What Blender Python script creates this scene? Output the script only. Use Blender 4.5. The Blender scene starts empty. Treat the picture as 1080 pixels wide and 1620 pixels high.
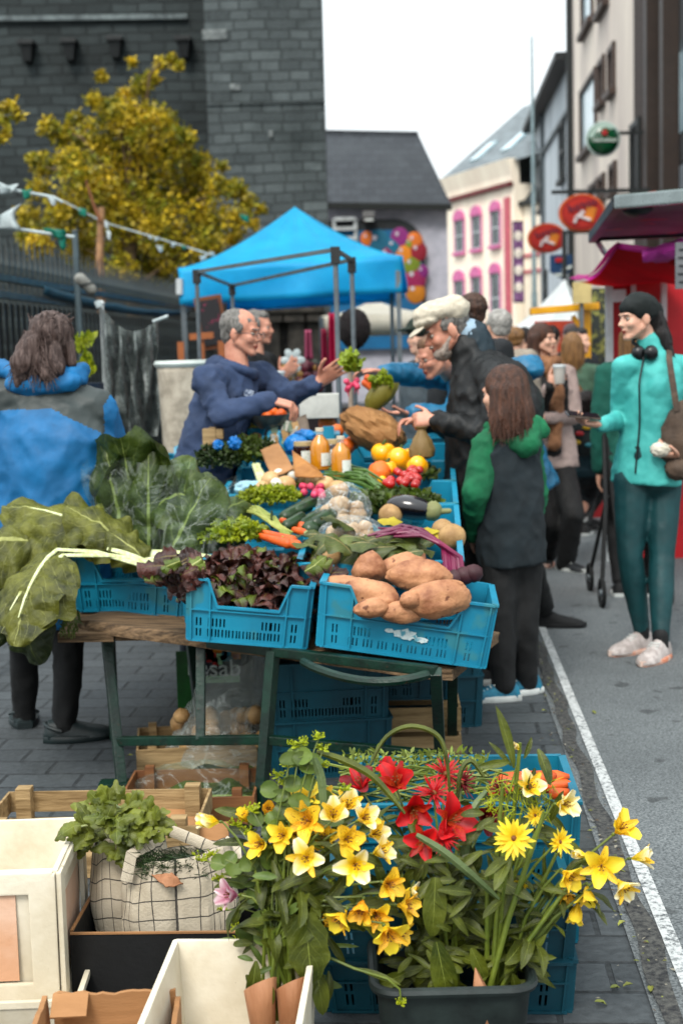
import bpy,bmesh,math,random
import numpy as np
from mathutils import Vector as V,Matrix,noise,Quaternion
R=math.radians; PI=math.pi
random.seed(7)
SC=bpy.context.scene; COL=SC.collection
# ------------------------------------------------------------ camera
EYE=V((0,0,1.45)); PITCH=R(6.46); ROLL=R(1.5); FPX=2250.0
cF=V((0,math.cos(PITCH),-math.sin(PITCH))); cU0=V((0,math.sin(PITCH),math.cos(PITCH)))
cR=V((1,0,0))*math.cos(ROLL)-cU0*math.sin(ROLL)
cU=V((1,0,0))*math.sin(ROLL)+cU0*math.cos(ROLL)
cam=bpy.data.cameras.new('camera'); camo=bpy.data.objects.new('camera',cam); COL.objects.link(camo)
cam.sensor_fit='VERTICAL'; cam.sensor_height=36; cam.lens=50; cam.clip_end=600; cam.clip_start=.05
M3=Matrix((cR,cU,-cF)).transposed().to_4x4(); M3.translation=EYE
camo.matrix_world=M3
cam.dof.use_dof=True; cam.dof.focus_distance=3.5; cam.dof.aperture_fstop=3.8
SC.camera=camo
# ------------------------------------------------------------ sky, sun, exposure
SUN_EL=R(50); SUN_ROT=R(200)
w=bpy.data.worlds.new('World'); SC.world=w; w.use_nodes=True
nt=w.node_tree; nt.nodes.clear()
sk=nt.nodes.new('ShaderNodeTexSky'); sk.sky_type='NISHITA'; sk.sun_disc=False
sk.sun_elevation=SUN_EL; sk.sun_rotation=SUN_ROT; sk.dust_density=4
mx=nt.nodes.new('ShaderNodeMix'); mx.data_type='RGBA'; mx.inputs[0].default_value=.88
mx.inputs[7].default_value=(9.3,9.9,10.1,1)
bg=nt.nodes.new('ShaderNodeBackground'); bg.inputs[1].default_value=.095
out=nt.nodes.new('ShaderNodeOutputWorld')
tcw=nt.nodes.new('ShaderNodeTexCoord'); spw=nt.nodes.new('ShaderNodeSeparateXYZ'); nt.links.new(tcw.outputs['Generated'],spw.inputs[0])
gr=nt.nodes.new('ShaderNodeMapRange'); gr.inputs[1].default_value=-.02; gr.inputs[2].default_value=1; gr.inputs[3].default_value=.74; gr.inputs[4].default_value=1.95; nt.links.new(spw.outputs[2],gr.inputs[0])
vs_=nt.nodes.new('ShaderNodeVectorMath'); vs_.operation='SCALE'; nt.links.new(mx.outputs[2],vs_.inputs[0]); nt.links.new(gr.outputs[0],vs_.inputs['Scale'])
nt.links.new(sk.outputs[0],mx.inputs[6]); nt.links.new(vs_.outputs[0],bg.inputs[0]); nt.links.new(bg.outputs[0],out.inputs[0])
sl=bpy.data.lights.new('sun','SUN'); sl.energy=1.7; sl.angle=R(18); sl.color=(1,.95,.88)
so=bpy.data.objects.new('sun',sl); COL.objects.link(so); so.rotation_euler=(R(40),0,R(-20))
SC.view_settings.view_transform='Standard'; SC.view_settings.look='None'; SC.view_settings.exposure=0.76
SC.view_settings.gamma=1
# ------------------------------------------------------------ placing helpers
def ray(px,py):return cF+cR*((px-540)/FPX)-cU*((py-810)/FPX)
def at(px,py,D):
 d=ray(px,py); return EYE+d*(D/d.y)
def onz(px,py,z=0.0):
 d=ray(px,py); return EYE+d*((z-EYE.z)/d.z)
SDX=math.tan(R(3.6))
def st(x0,D,z=0.0):return V((x0+D*SDX,D,z))
SROT=-R(3.6)
def lerp(a,b,t):return a+(b-a)*t
def rr(a,b):return random.uniform(a,b)
# ------------------------------------------------------------ materials
def H(s,k=1.0):
 c=[int(s[i:i+2],16)/255 for i in(0,2,4)]
 return tuple(((x/12.92 if x<=.04045 else((x+.055)/1.055)**2.4)*k)**1.18 for x in c)
def nmat(name):
 m=bpy.data.materials.new(name); m.use_nodes=True; n=m.node_tree
 return m,n,n.nodes['Principled BSDF'],(lambda t:n.nodes.new(t)),(lambda a,b:n.links.new(a,b))
def mathn(new,link,op,a,b=None,clamp=False):
 m=new('ShaderNodeMath'); m.operation=op; m.use_clamp=clamp
 for i,x in enumerate((a,b)):
  if x is None:continue
  if isinstance(x,(int,float)):m.inputs[i].default_value=x
  else:link(x,m.inputs[i])
 return m.outputs[0]
def mixc(new,link,f,a,b,mode='MIX'):
 m=new('ShaderNodeMix'); m.data_type='RGBA'; m.blend_type=mode
 for i,x in((0,f),(6,a),(7,b)):
  if isinstance(x,(int,float)):m.inputs[i].default_value=x
  elif isinstance(x,tuple):m.inputs[i].default_value=(*x[:3],1)
  else:link(x,m.inputs[i])
 return m.outputs[2]
def ramp(new,link,x,lo,hi):
 m=new('ShaderNodeMapRange'); m.inputs[1].default_value=lo; m.inputs[2].default_value=hi; link(x,m.inputs[0]); return m.outputs[0]
def nz(new,link,scale,det=4,rough=.6,vec=None,dist=0):
 t=new('ShaderNodeTexNoise'); t.inputs['Scale'].default_value=scale; t.inputs['Detail'].default_value=det
 t.inputs['Roughness'].default_value=rough; t.inputs['Distortion'].default_value=dist
 if vec is None:
  c=new('ShaderNodeTexCoord'); vec=c.outputs['Object']
 link(vec,t.inputs['Vector']); return t.outputs[0]
MATS={}
def mat(name,col,col2=None,rough=.6,scale=6,bump=.15,bscale=60,metal=0,spec=.4,rnd=0,trans=0,alpha=1,emit=0,coat=0,sss=0,lo=.38,hi=.62,bd=.01,spots=None,stretch=None):
 if name in MATS:return MATS[name]
 m,n,P,new,link=nmat(name)
 if col2 is None:col2=tuple(c*.72 for c in col)
 vec=None
 if stretch:
  c0=new('ShaderNodeTexCoord'); mp=new('ShaderNodeMapping'); mp.inputs['Scale'].default_value=stretch
  link(c0.outputs['Object'],mp.inputs[0]); vec=mp.outputs[0]
 f=ramp(new,link,nz(new,link,scale,5,.65,vec),lo,hi)
 c=mixc(new,link,f,col,col2)
 if rnd:
  a=new('ShaderNodeAttribute'); a.attribute_name='rnd'
  k=new('ShaderNodeMapRange'); k.inputs[3].default_value=1-rnd; k.inputs[4].default_value=1+rnd
  link(a.outputs['Fac'],k.inputs[0])
  vm=new('ShaderNodeVectorMath'); vm.operation='SCALE'; link(c,vm.inputs[0]); link(k.outputs[0],vm.inputs['Scale']); c=vm.outputs[0]
 if spots:
  s=ramp(new,link,nz(new,link,spots[1],3,.5),spots[2],spots[2]+.05)
  c=mixc(new,link,s,c,spots[0])
 link(c,P.inputs['Base Color'])
 r2=new('ShaderNodeMapRange'); r2.inputs[3].default_value=max(0,rough-.12); r2.inputs[4].default_value=min(1,rough+.15)
 link(nz(new,link,scale*2.3,3),r2.inputs[0]); link(r2.outputs[0],P.inputs['Roughness'])
 P.inputs['Metallic'].default_value=metal; P.inputs['Specular IOR Level'].default_value=spec
 P.inputs['Coat Weight'].default_value=coat
 if sss:
  P.inputs['Subsurface Weight'].default_value=sss; P.inputs['Subsurface Radius'].default_value=(.012,.005,.003); P.inputs['Subsurface Scale'].default_value=1
 if bump:
  b=new('ShaderNodeBump'); b.inputs['Strength'].default_value=bump; b.inputs['Distance'].default_value=bd
  link(nz(new,link,bscale,5,.6,vec),b.inputs['Height']); link(b.outputs[0],P.inputs['Normal'])
 if alpha<1:P.inputs['Alpha'].default_value=alpha
 if emit:
  link(c,P.inputs['Emission Color']); P.inputs['Emission Strength'].default_value=emit
 if trans:
  tr=new('ShaderNodeBsdfTranslucent'); link(c,tr.inputs[0]); ms=new('ShaderNodeMixShader'); ms.inputs[0].default_value=trans
  o=n.nodes['Material Output']; link(P.outputs[0],ms.inputs[1]); link(tr.outputs[0],ms.inputs[2]); link(ms.outputs[0],o.inputs[0])
 MATS[name]=m; return m
def veinmat(name,col,dark,vein,vs=9.0,rough=.42,trans=.22,wid=.035,rnd=.25,edge=None,bump=.5):
 """leaf blade: uv.x across (0..1), uv.y along; pale midrib and slanting side veins"""
 m,n,P,new,link=nmat(name)
 uv=new('ShaderNodeUVMap'); sp=new('ShaderNodeSeparateXYZ'); link(uv.outputs[0],sp.inputs[0])
 u=mathn(new,link,'ABSOLUTE',mathn(new,link,'SUBTRACT',sp.outputs[0],.5))
 nn=nz(new,link,14,3)
 ph=mathn(new,link,'ADD',mathn(new,link,'SUBTRACT',mathn(new,link,'MULTIPLY',sp.outputs[1],vs),mathn(new,link,'MULTIPLY',u,vs*.9)),mathn(new,link,'MULTIPLY',nn,1.6))
 fr=mathn(new,link,'ABSOLUTE',mathn(new,link,'SUBTRACT',mathn(new,link,'FRACT',ph),.5))
 side=mathn(new,link,'LESS_THAN',fr,mathn(new,link,'SUBTRACT',.075,mathn(new,link,'MULTIPLY',u,.11)))
 mid=mathn(new,link,'LESS_THAN',u,mathn(new,link,'MULTIPLY',mathn(new,link,'SUBTRACT',1.15,sp.outputs[1]),wid))
 vn=mathn(new,link,'MAXIMUM',mathn(new,link,'MULTIPLY',side,.26),mid)
 c=mixc(new,link,ramp(new,link,nz(new,link,11,5),.35,.65),col,dark)
 a=new('ShaderNodeAttribute'); a.attribute_name='rnd'
 k=new('ShaderNodeMapRange'); k.inputs[3].default_value=1-rnd; k.inputs[4].default_value=1+rnd; link(a.outputs['Fac'],k.inputs[0])
 vm=new('ShaderNodeVectorMath'); vm.operation='SCALE'; link(c,vm.inputs[0]); link(k.outputs[0],vm.inputs['Scale']); c=vm.outputs[0]
 if edge:c=mixc(new,link,ramp(new,link,mathn(new,link,'ADD',u,mathn(new,link,'MULTIPLY',nn,.3)),.42,.62),c,edge)
 c=mixc(new,link,vn,c,vein)
 link(c,P.inputs['Base Color']); P.inputs['Roughness'].default_value=rough; P.inputs['Specular IOR Level'].default_value=.4
 b=new('ShaderNodeBump'); b.inputs['Strength'].default_value=bump; b.inputs['Distance'].default_value=.012
 hgt=mathn(new,link,'SUBTRACT',nz(new,link,24,6,.65),mathn(new,link,'MULTIPLY',vn,.5))
 link(hgt,b.inputs['Height']); link(b.outputs[0],P.inputs['Normal'])
 tr=new('ShaderNodeBsdfTranslucent'); link(c,tr.inputs[0]); ms=new('ShaderNodeMixShader'); ms.inputs[0].default_value=trans
 o=n.nodes['Material Output']; link(P.outputs[0],ms.inputs[1]); link(tr.outputs[0],ms.inputs[2]); link(ms.outputs[0],o.inputs[0])
 MATS[name]=m; return m
def plastmat(name,col,lo=.06,hi=.55,scale=9,rough=.18,tint=(1,1,1)):
 """crinkled see-through film: clear with pale creases and sharp glints"""
 m,n,P,new,link=nmat(name)
 P.inputs['Base Color'].default_value=(*col,1); P.inputs['Roughness'].default_value=rough; P.inputs['Specular IOR Level'].default_value=.9
 t=nz(new,link,scale,4,.6,None,1.2); rdg=mathn(new,link,'ABSOLUTE',mathn(new,link,'SUBTRACT',t,.5))
 cr=mathn(new,link,'SUBTRACT',1.0,mathn(new,link,'MULTIPLY',rdg,30),True)
 lw=new('ShaderNodeLayerWeight'); lw.inputs[0].default_value=.35
 f=mathn(new,link,'ADD',mathn(new,link,'ADD',mathn(new,link,'MULTIPLY',cr,hi*.6),mathn(new,link,'MULTIPLY',lw.outputs['Facing'],hi*.3)),lo,True)
 b=new('ShaderNodeBump'); b.inputs['Strength'].default_value=1; b.inputs['Distance'].default_value=.03; link(t,b.inputs['Height']); link(b.outputs[0],P.inputs['Normal'])
 tr=new('ShaderNodeBsdfTransparent'); tr.inputs[0].default_value=(*tint,1); ms=new('ShaderNodeMixShader'); link(f,ms.inputs[0]); link(tr.outputs[0],ms.inputs[1]); link(P.outputs[0],ms.inputs[2])
 link(ms.outputs[0],n.nodes['Material Output'].inputs[0]); MATS[name]=m; return m
def brickmat(name,c1,c2,mortar,bw,bh,axis='XZ',rough=.8,msize=.012,bump=.6,rot=0,var=None,mossy=None,off=.5,sq=1.0):
 m,n,P,new,link=nmat(name)
 tc=new('ShaderNodeTexCoord'); sp=new('ShaderNodeSeparateXYZ'); cb=new('ShaderNodeCombineXYZ')
 src=tc.outputs['Object']
 if rot:
  mp=new('ShaderNodeMapping'); mp.inputs['Rotation'].default_value=(0,0,rot); link(src,mp.inputs[0]); src=mp.outputs[0]
 link(src,sp.inputs[0]); ix={'X':0,'Y':1,'Z':2}
 link(sp.outputs[ix[axis[0]]],cb.inputs[0]); link(sp.outputs[ix[axis[1]]],cb.inputs[1])
 nd=new('ShaderNodeTexNoise'); nd.inputs['Scale'].default_value=1.2; nd.inputs['Detail'].default_value=3; link(src,nd.inputs['Vector'])
 ad=new('ShaderNodeVectorMath'); ad.operation='MULTIPLY_ADD'; link(nd.outputs['Color'],ad.inputs[0]); ad.inputs[1].default_value=(bw*(.3 if msize>.013 else .1),)*3; link(cb.outputs[0],ad.inputs[2])
 br=new('ShaderNodeTexBrick'); link(ad.outputs[0],br.inputs['Vector'])
 br.inputs['Scale'].default_value=1; br.inputs['Brick Width'].default_value=bw; br.inputs['Row Height'].default_value=bh
 br.inputs['Mortar Size'].default_value=msize; br.inputs['Mortar Smooth'].default_value=.3; br.offset=off; br.squash=sq; br.squash_frequency=3
 br.inputs['Color1'].default_value=(*c1,1); br.inputs['Color2'].default_value=(*c2,1); br.inputs['Mortar'].default_value=(*mortar,1)
 f=ramp(new,link,nz(new,link,3.0,7,.7,src),.3,.7)
 c=mixc(new,link,mathn(new,link,'MULTIPLY',f,.55),br.outputs['Color'],var or tuple(x*.5 for x in c1))
 f2=ramp(new,link,nz(new,link,40,4,.6,src),.3,.75)
 c=mixc(new,link,mathn(new,link,'MULTIPLY',f2,.35),c,tuple(min(1,x*1.9)for x in c1))
 if mossy:
  f3=ramp(new,link,nz(new,link,.7,5,.6,src),.5,.68); c=mixc(new,link,mathn(new,link,'MULTIPLY',f3,.6),c,mossy)
 link(c,P.inputs['Base Color']); P.inputs['Roughness'].default_value=rough; P.inputs['Specular IOR Level'].default_value=.3
 b=new('ShaderNodeBump'); b.inputs['Strength'].default_value=bump; b.inputs['Distance'].default_value=.02
 hh=mathn(new,link,'ADD',mathn(new,link,'MULTIPLY',br.outputs['Fac'],-1.0),mathn(new,link,'MULTIPLY',nz(new,link,25,5,.6,src),.6))
 link(hh,b.inputs['Height']); link(b.outputs[0],P.inputs['Normal'])
 MATS[name]=m; return m
 # ------------------------------------------------------------ mesh builder
class MB:
 def __init__(s):s.v=[]; s.f=[]; s.m=[]; s.uv=[]; s.r=[]; s.M=Matrix.Identity(4); s.rnd=.5
 def add(s,vs,fs,mi=0,uvs=None,rn=None):
  k=len(s.v)
  for i,p in enumerate(vs):
   s.v.append(s.M@V(p)); s.uv.append(uvs[i]if uvs else(0,0)); s.r.append(s.rnd if rn is None else rn)
  for f in fs:s.f.append([k+i for i in f]); s.m.append(mi)
 def box(s,c,size,rot=None,mi=0,taper=1.0):
  a,b,h=size[0]/2,size[1]/2,size[2]/2; q=rot if rot is not None else Matrix.Identity(3); c=V(c)
  vs=[c+q@V((x*a*(taper if z<0 else 1),y*b*(taper if z<0 else 1),z*h))for z in(-1,1)for x,y in((-1,-1),(1,-1),(1,1),(-1,1))]
  s.add(vs,[(3,2,1,0),(4,5,6,7),(0,1,5,4),(1,2,6,5),(2,3,7,6),(3,0,4,7)],mi)
 def bar(s,a,b,w,h,mi=0,up=V((0,0,1))):
  a,b=V(a),V(b); d=b-a; L=d.length; d.normalize(); x=d.cross(up)
  if x.length<1e-4:x=d.cross(V((0,1,0)))
  x.normalize(); z=x.cross(d); q=Matrix((x,d,z)).transposed()
  s.box((a+b)/2,(w,L,h),q,mi)
 def loft(s,rings,mi=0,cap=True,uvs=False):
  n=len(rings[0]); vs=[p for r in rings for p in r]; fs=[]
  for i in range(len(rings)-1):
   for j in range(n):
    a=i*n+j; b=i*n+(j+1)%n; fs.append((a,b,b+n,a+n))
  if cap:fs.append(tuple(reversed(range(n)))); fs.append(tuple(range((len(rings)-1)*n,len(rings)*n)))
  uv=[(j/n,i/max(1,len(rings)-1))for i in range(len(rings))for j in range(n)]if uvs else None
  s.add(vs,fs,mi,uv)
 def tube(s,pts,rad,n=8,mi=0,flat=1.0,up=None,cap=True):
  pts=[V(p)for p in pts]; k=len(pts); rings=[]; x=None
  if isinstance(rad,(int,float)):rad=[rad]*k
  for i in range(k):
   t=(pts[min(i+1,k-1)]-pts[max(i-1,0)])
   if t.length<1e-9:t=V((0,0,1))
   t.normalize()
   if x is None:
    u=V(up)if up is not None else(V((0,0,1))if abs(t.z)<.9 else V((1,0,0)))
    x=t.cross(u).normalized()
   else:x=(x-t*x.dot(t)).normalized()
   y=t.cross(x)
   rings.append([pts[i]+(x*math.cos(2*PI*j/n)+y*math.sin(2*PI*j/n)*flat)*rad[i]for j in range(n)])
  s.loft(rings,mi,cap,True)
 def cap(s,a,b,r1,r2,n=12,mi=0):
  a,b=V(a),V(b); d=(b-a); L=d.length
  if L<1e-6:return s.ball(a,r1,mi=mi)
  d/=L; pts=[]; rs=[]
  for k in range(4):t=PI/2*k/4; pts.append(a-d*r1*math.cos(t)); rs.append(max(r1*math.sin(t),r1*.03))
  pts.append(a); rs.append(r1); pts.append(b); rs.append(r2)
  for k in range(3,-1,-1):t=PI/2*k/4; pts.append(b+d*r2*math.cos(t)); rs.append(max(r2*math.sin(t),r2*.03))
  s.tube(pts,rs,n,mi)
 def ball(s,c,r,rot=None,mi=0,nu=16,nv=10,fn=None):
  if isinstance(r,(int,float)):r=(r,r,r)
  q=rot if rot is not None else Matrix.Identity(3); c=V(c); rings=[]
  vs=[]; fs=[]; uv=[]
  for i in range(nv+1):
   th=PI*i/nv
   for j in range(nu):
    ph=2*PI*j/nu; d=V((math.sin(th)*math.cos(ph),math.sin(th)*math.sin(ph),math.cos(th)))
    k=fn(d)if fn else 1
    vs.append(c+q@V((d.x*r[0]*k,d.y*r[1]*k,d.z*r[2]*k))); uv.append((j/nu,i/nv))
  for i in range(nv):
   for j in range(nu):
    a=i*nu+j; b=i*nu+(j+1)%nu
    if i==0:fs.append((a,a+nu,b+nu))
    elif i==nv-1:fs.append((a,a+nu,b))
    else:fs.append((a,a+nu,b+nu,b))
  s.add(vs,fs,mi,uv)
 def sheet(s,fn,nu,nv,mi=0,rn=None):
  vs=[]; uv=[]
  for j in range(nv+1):
   for i in range(nu+1):vs.append(fn(i/nu,j/nv)); uv.append((i/nu,j/nv))
  fs=[(j*(nu+1)+i,j*(nu+1)+i+1,(j+1)*(nu+1)+i+1,(j+1)*(nu+1)+i)for j in range(nv)for i in range(nu)]
  s.add(vs,fs,mi,uv,rn)
 def prism(s,pts,o,x,y,n,t,mi=0):
  o,x,y,n=V(o),V(x),V(y),V(n); k=len(pts)
  a=[o+x*p[0]+y*p[1]for p in pts]; b=[p+n*t for p in a]
  s.add(a+b,[tuple(reversed(range(k))),tuple(range(k,2*k))]+[(i,(i+1)%k,k+(i+1)%k,k+i)for i in range(k)],mi)
 def build(s,name,mats,parent=None,smooth=True,bevel=0,solid=0,merge=0,sub=0,auto=40):
  if not isinstance(mats,(list,tuple)):mats=[mats]
  me=bpy.data.meshes.new(name)
  off=V((0,0,0))
  if parent is not None and not getattr(s,'local',False):
   inv=parent_mat(parent).inverted(); vs=[inv@p for p in s.v]
  else:vs=s.v
  me.from_pydata([tuple(p)for p in vs],[],s.f)
  for m in mats:me.materials.append(m)
  me.polygons.foreach_set('material_index',s.m)
  at_=me.attributes.new('rnd','FLOAT','POINT'); at_.data.foreach_set('value',s.r)
  uvl=me.uv_layers.new(name='UVMap'); li=np.zeros(len(me.loops),dtype=np.int32); me.loops.foreach_get('vertex_index',li)
  uvl.data.foreach_set('uv',np.array(s.uv,dtype=np.float32)[li].ravel())
  if bevel or solid or merge or sub:
   bm=bmesh.new(); bm.from_mesh(me)
   if merge:bmesh.ops.remove_doubles(bm,verts=bm.verts,dist=merge)
   if bevel:
    bmesh.ops.recalc_face_normals(bm,faces=bm.faces)
    es=[e for e in bm.edges if len(e.link_faces)==2 and e.calc_face_angle(0)>.5]
    bmesh.ops.bevel(bm,geom=es,offset=bevel,segments=2,affect='EDGES',profile=.7,clamp_overlap=True)
   bm.to_mesh(me); bm.free()
  me.polygons.foreach_set('use_smooth',[smooth]*len(me.polygons)); me.validate(); me.update()
  if smooth and auto:me.set_sharp_from_angle(angle=R(auto))
  ob=bpy.data.objects.new(name,me); COL.objects.link(ob)
  if parent is not None:ob.parent=parent
  if solid:
   md=ob.modifiers.new('s','SOLIDIFY'); md.thickness=solid; md.offset=0
  if sub:
   md=ob.modifiers.new('u','SUBSURF'); md.levels=sub; md.render_levels=sub
  return ob
def parent_mat(p):
 m=p.matrix_basis.copy()
 while p.parent:p=p.parent; m=p.matrix_basis@m
 return m
def tag(o,label=None,cat=None,group=None,kind=None):
 if label:o['label']=label
 if cat:o['category']=cat
 if group:o['group']=group
 if kind:o['kind']=kind
 return o
def T(name,label,cat,loc=(0,0,0),rz=0,group=None,rot=None):
 o=bpy.data.objects.new(name,None); COL.objects.link(o); o.location=loc; o.rotation_euler=rot or(0,0,rz); o.empty_display_size=.1
 o.matrix_basis=Matrix.LocRotScale(V(loc),o.rotation_euler.to_quaternion(),None)
 return tag(o,label,cat,group)
def structure(o):o['kind']='structure'; return o
def copytree(o,parent=None,loc=None,rot=None,label=None,scale=None):
 c=o.copy(); COL.objects.link(c); c.parent=parent
 if parent is None:
  q=rot if rot is not None else o.rotation_euler.to_quaternion()
  if not isinstance(q,Quaternion):q=q.to_quaternion()
  c.matrix_basis=Matrix.LocRotScale(V(loc)if loc is not None else o.location,q,V(scale)if scale is not None else o.scale)
 if label:c['label']=label
 for ch in list(o.children):copytree(ch,c)
 return c
def rotm(*e):
 from mathutils import Euler
 return Euler(e).to_matrix()
def n3(p,f=1.0,s=0.0):return noise.noise(V(p)*f+V((s,s*1.7,-s)))
def text(body,size,mt,M,parent,name='lettering',ext=.002,sx=1.0,align='CENTER'):
 cu=bpy.data.curves.new(name,'FONT'); cu.body=body; cu.size=size; cu.extrude=ext; cu.align_x=align; cu.align_y='CENTER'
 ob=bpy.data.objects.new(name,cu); COL.objects.link(ob)
 dg=bpy.context.evaluated_depsgraph_get(); me=bpy.data.meshes.new_from_object(ob.evaluated_get(dg)); bpy.data.objects.remove(ob)
 me.transform(M@Matrix.Diagonal((sx,1,1,1)))
 if parent is not None:me.transform(parent_mat(parent).inverted())
 me.materials.clear(); me.materials.append(mt)
 o=bpy.data.objects.new(name,me); COL.objects.link(o); o.parent=parent
 return o
def frame(o,x,y):
 x=V(x).normalized(); y=V(y).normalized(); z=x.cross(y)
 m=Matrix((x,y,z)).transposed().to_4x4(); m.translation=V(o); return m
 # ============================================================ GROUND
def pavemat():
 return brickmat('pavers',H('6a7073',.62),H('54595c',.6),H('2b2d2d',.6),.27,.155,'XY',rough=.62,msize=.008,bump=.5,rot=-SROT,var=H('3d4347',.7),mossy=H('4a4c46',.6))
def asphaltmat():
 m,n,P,new,link=nmat('asphalt')
 a=ramp(new,link,nz(new,link,130,3,.7),.35,.68); b=ramp(new,link,nz(new,link,.9,7,.7),.3,.7)
 c=mixc(new,link,a,H('4a5154',.75),H('a3a9aa',.75)); c=mixc(new,link,mathn(new,link,'MULTIPLY',b,.55),c,H('4c5153',.8))
 c=mixc(new,link,mathn(new,link,'MULTIPLY',ramp(new,link,nz(new,link,9,2,.4),.66,.7),.6),c,H('2e3233',.8))
 link(c,P.inputs['Base Color']); P.inputs['Roughness'].default_value=.75
 bb=new('ShaderNodeBump'); bb.inputs['Strength'].default_value=.8; bb.inputs['Distance'].default_value=.006
 link(nz(new,link,150,3,.6),bb.inputs['Height']); link(bb.outputs[0],P.inputs['Normal']); return m
def linemat():
 m,n,P,new,link=nmat('worn white paint')
 a=ramp(new,link,nz(new,link,60,6,.75),.48,.6); b=ramp(new,link,nz(new,link,3,5,.6),.3,.7)
 f=mathn(new,link,'MULTIPLY',a,mathn(new,link,'ADD',b,.45),True)
 c=mixc(new,link,f,H('c9cccb',.85),H('6d7274',.7)); link(c,P.inputs['Base Color']); P.inputs['Roughness'].default_value=.7
 bb=new('ShaderNodeBump'); bb.inputs['Strength'].default_value=.6; bb.inputs['Distance'].default_value=.005
 link(nz(new,link,120,3,.6),bb.inputs['Height']); link(bb.outputs[0],P.inputs['Normal']); return m
def strip(name,x0,x1,d0,d1,z,m,seg=1):
 b=MB()
 b.sheet(lambda u,v:st(lerp(x0,x1,u),lerp(d0,d1,v),z),2,seg); return structure(b.build(name,m,smooth=False))
b=MB(); b.add([(-250,-20,-.03),(250,-20,-.03),(250,500,-.03),(-250,500,-.03)],[(0,1,2,3)])
structure(b.build('ground',mat('far ground',H('555a5a',.7),rough=.9),smooth=False))
strip('pavement',-9,.47,-4,120,0,pavemat())
strip('road',.462,5.6,-4,120,.006,asphaltmat())
strip('road_marking',.543,.58,-4,90,.011,linemat())
# gutter grit between paving and line
gm=mat('gutter grit',H('34363a',.75),H('6a6a66',.8),scale=60,bump=1,bscale=90,rough=.9)
b=MB()
b.sheet(lambda u,v:st(.478+.02*n3((3,v*90,0))+u*(.05+.02*n3((0,v*70,0))),lerp(1,30,v),.012+.003*n3((u*3,v*200,0))),3,500)
structure(b.build('gutter',gm))
strip('far_pavement',5.6,9,-4,120,.1,pavemat())
# ============================================================ BUILDINGS
stone_d=brickmat('dark wall stone',H('4c5556',.85),H('283031',.8),H('171c1d',.8),.42,.16,'XZ',msize=.018,var=H('15201f',.9),mossy=H('141c1c',.9),bump=1)
stone_l=brickmat('tower stone',H('666e6f',1.0),H('3c4345',.95),H('262d2e',.9),.3,.15,'XZ',sq=1.6,msize=.015,var=H('232b2c',.9),mossy=H('2a3434',.9),bump=1)
def px_on(px,py,D):return at(px,py,D)
# stone tower
t=T('stone_tower','tall square tower of dark grey coursed stone beside the sky','tower',at(416,560,24)*V((1,1,0)).length if False else(at(416,560,22).x,23.5,0))
b=MB(); x0=at(322,0,22).x; x1=at(511.5,100,22).x
b.box(((x0+x1)/2,23.5,7),(x1-x0,3,14.4)); b.build('tower_wall',stone_l,t,smooth=False)
for(px,py,w_,h_)in((340,55,.38,.15),(428,212,.07,.1),(372,138,.16,.1)):
 p=at(px,py,21.99); b=MB(); b.box(p,(w_,.03,h_)); b.build('pale_stone',mat('lime stain',H('8d9392',.9),H('5a6162',.9),scale=20),t,smooth=False,bevel=.02)
b=MB()
for k in range(2):b=MB(); b.box((lerp(x0,x1,.5),21.985,5.2+k*3.1),(x1-x0,.03,.05)); b.build('string_course',stone_l,t,smooth=False)
# church wall
t=T('church_wall','long dark stone church wall with corbels behind the golden tree','wall',(-7,25,0))
b=MB(); b.box((-8,24.4,7),(12.6,1.2,14.4)); b.build('wall',stone_d,t,smooth=False)
b=MB(); p=at(160,31,23.8); b.bar((-14,23.76,p.z+.17),(-2.28,23.76,p.z),.09,.08)
b.build('ledge',mat('ledge stone',H('7a8586',.9),H('4c5557'),scale=5),t,smooth=False)
for px,py in((45,86),(112,84),(184,80),(292,80)):
 p=at(px,py,23.7); b=MB(); b.box(p,(.2,.35,.26),taper=.6); b.box(p+V((0,-.02,.16)),(.26,.38,.07)); b.build('corbel',mat('corbel stone',H('22282a',.8)),t,smooth=False,bevel=.01)
 # lilac walled slate roofed house with balloon mural
D=40; t=T('slate_roofed_house','lilac walled house with a grey slate roof and a balloon mural','house',(at(610,560,D).x,D,0))
lil=mat('lilac render',H('c2c2cc',.98),H('b2b3be',.96),scale=3,rough=.85,bump=.1)
slate=brickmat('roof slate',H('4c5157',.9),H('3b4046',.9),H('23272a'),.35,.22,'XZ',msize=.012,var=H('30353a'),mossy=H('555b60',.8),bump=.6)
e0=at(500,322,D); e1=at(707,325,D); r0=at(500,209,D+3); r1=at(661,212,D+3)
b=MB(); b.box(((e0.x+e1.x)/2,D+3,(e0.z)/2),(e1.x-e0.x,5.9,e0.z)); b.build('wall',lil,t,smooth=False)
b=MB(); b.add([e0+V((0,-.25,0)),e1+V((0.1,-.25,-.02)),r1,r0,e0+V((0,6,0)),e1+V((.1,6.2,0))],[(0,1,2,3),(1,5,2),(3,2,5,4),(0,4,5,1)])
rf=b.build('roof',slate,t,smooth=False)
b=MB(); b.bar(e0+V((0,-.32,-.08)),e1+V((0.1,-.32,-.08)),.12,.16); b.build('gutter',mat('dark gutter',H('1d2422')),t,smooth=False)
b=MB(); b.bar(r0,r1,.2,.12); b.build('ridge',slate,t,smooth=False)
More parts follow.
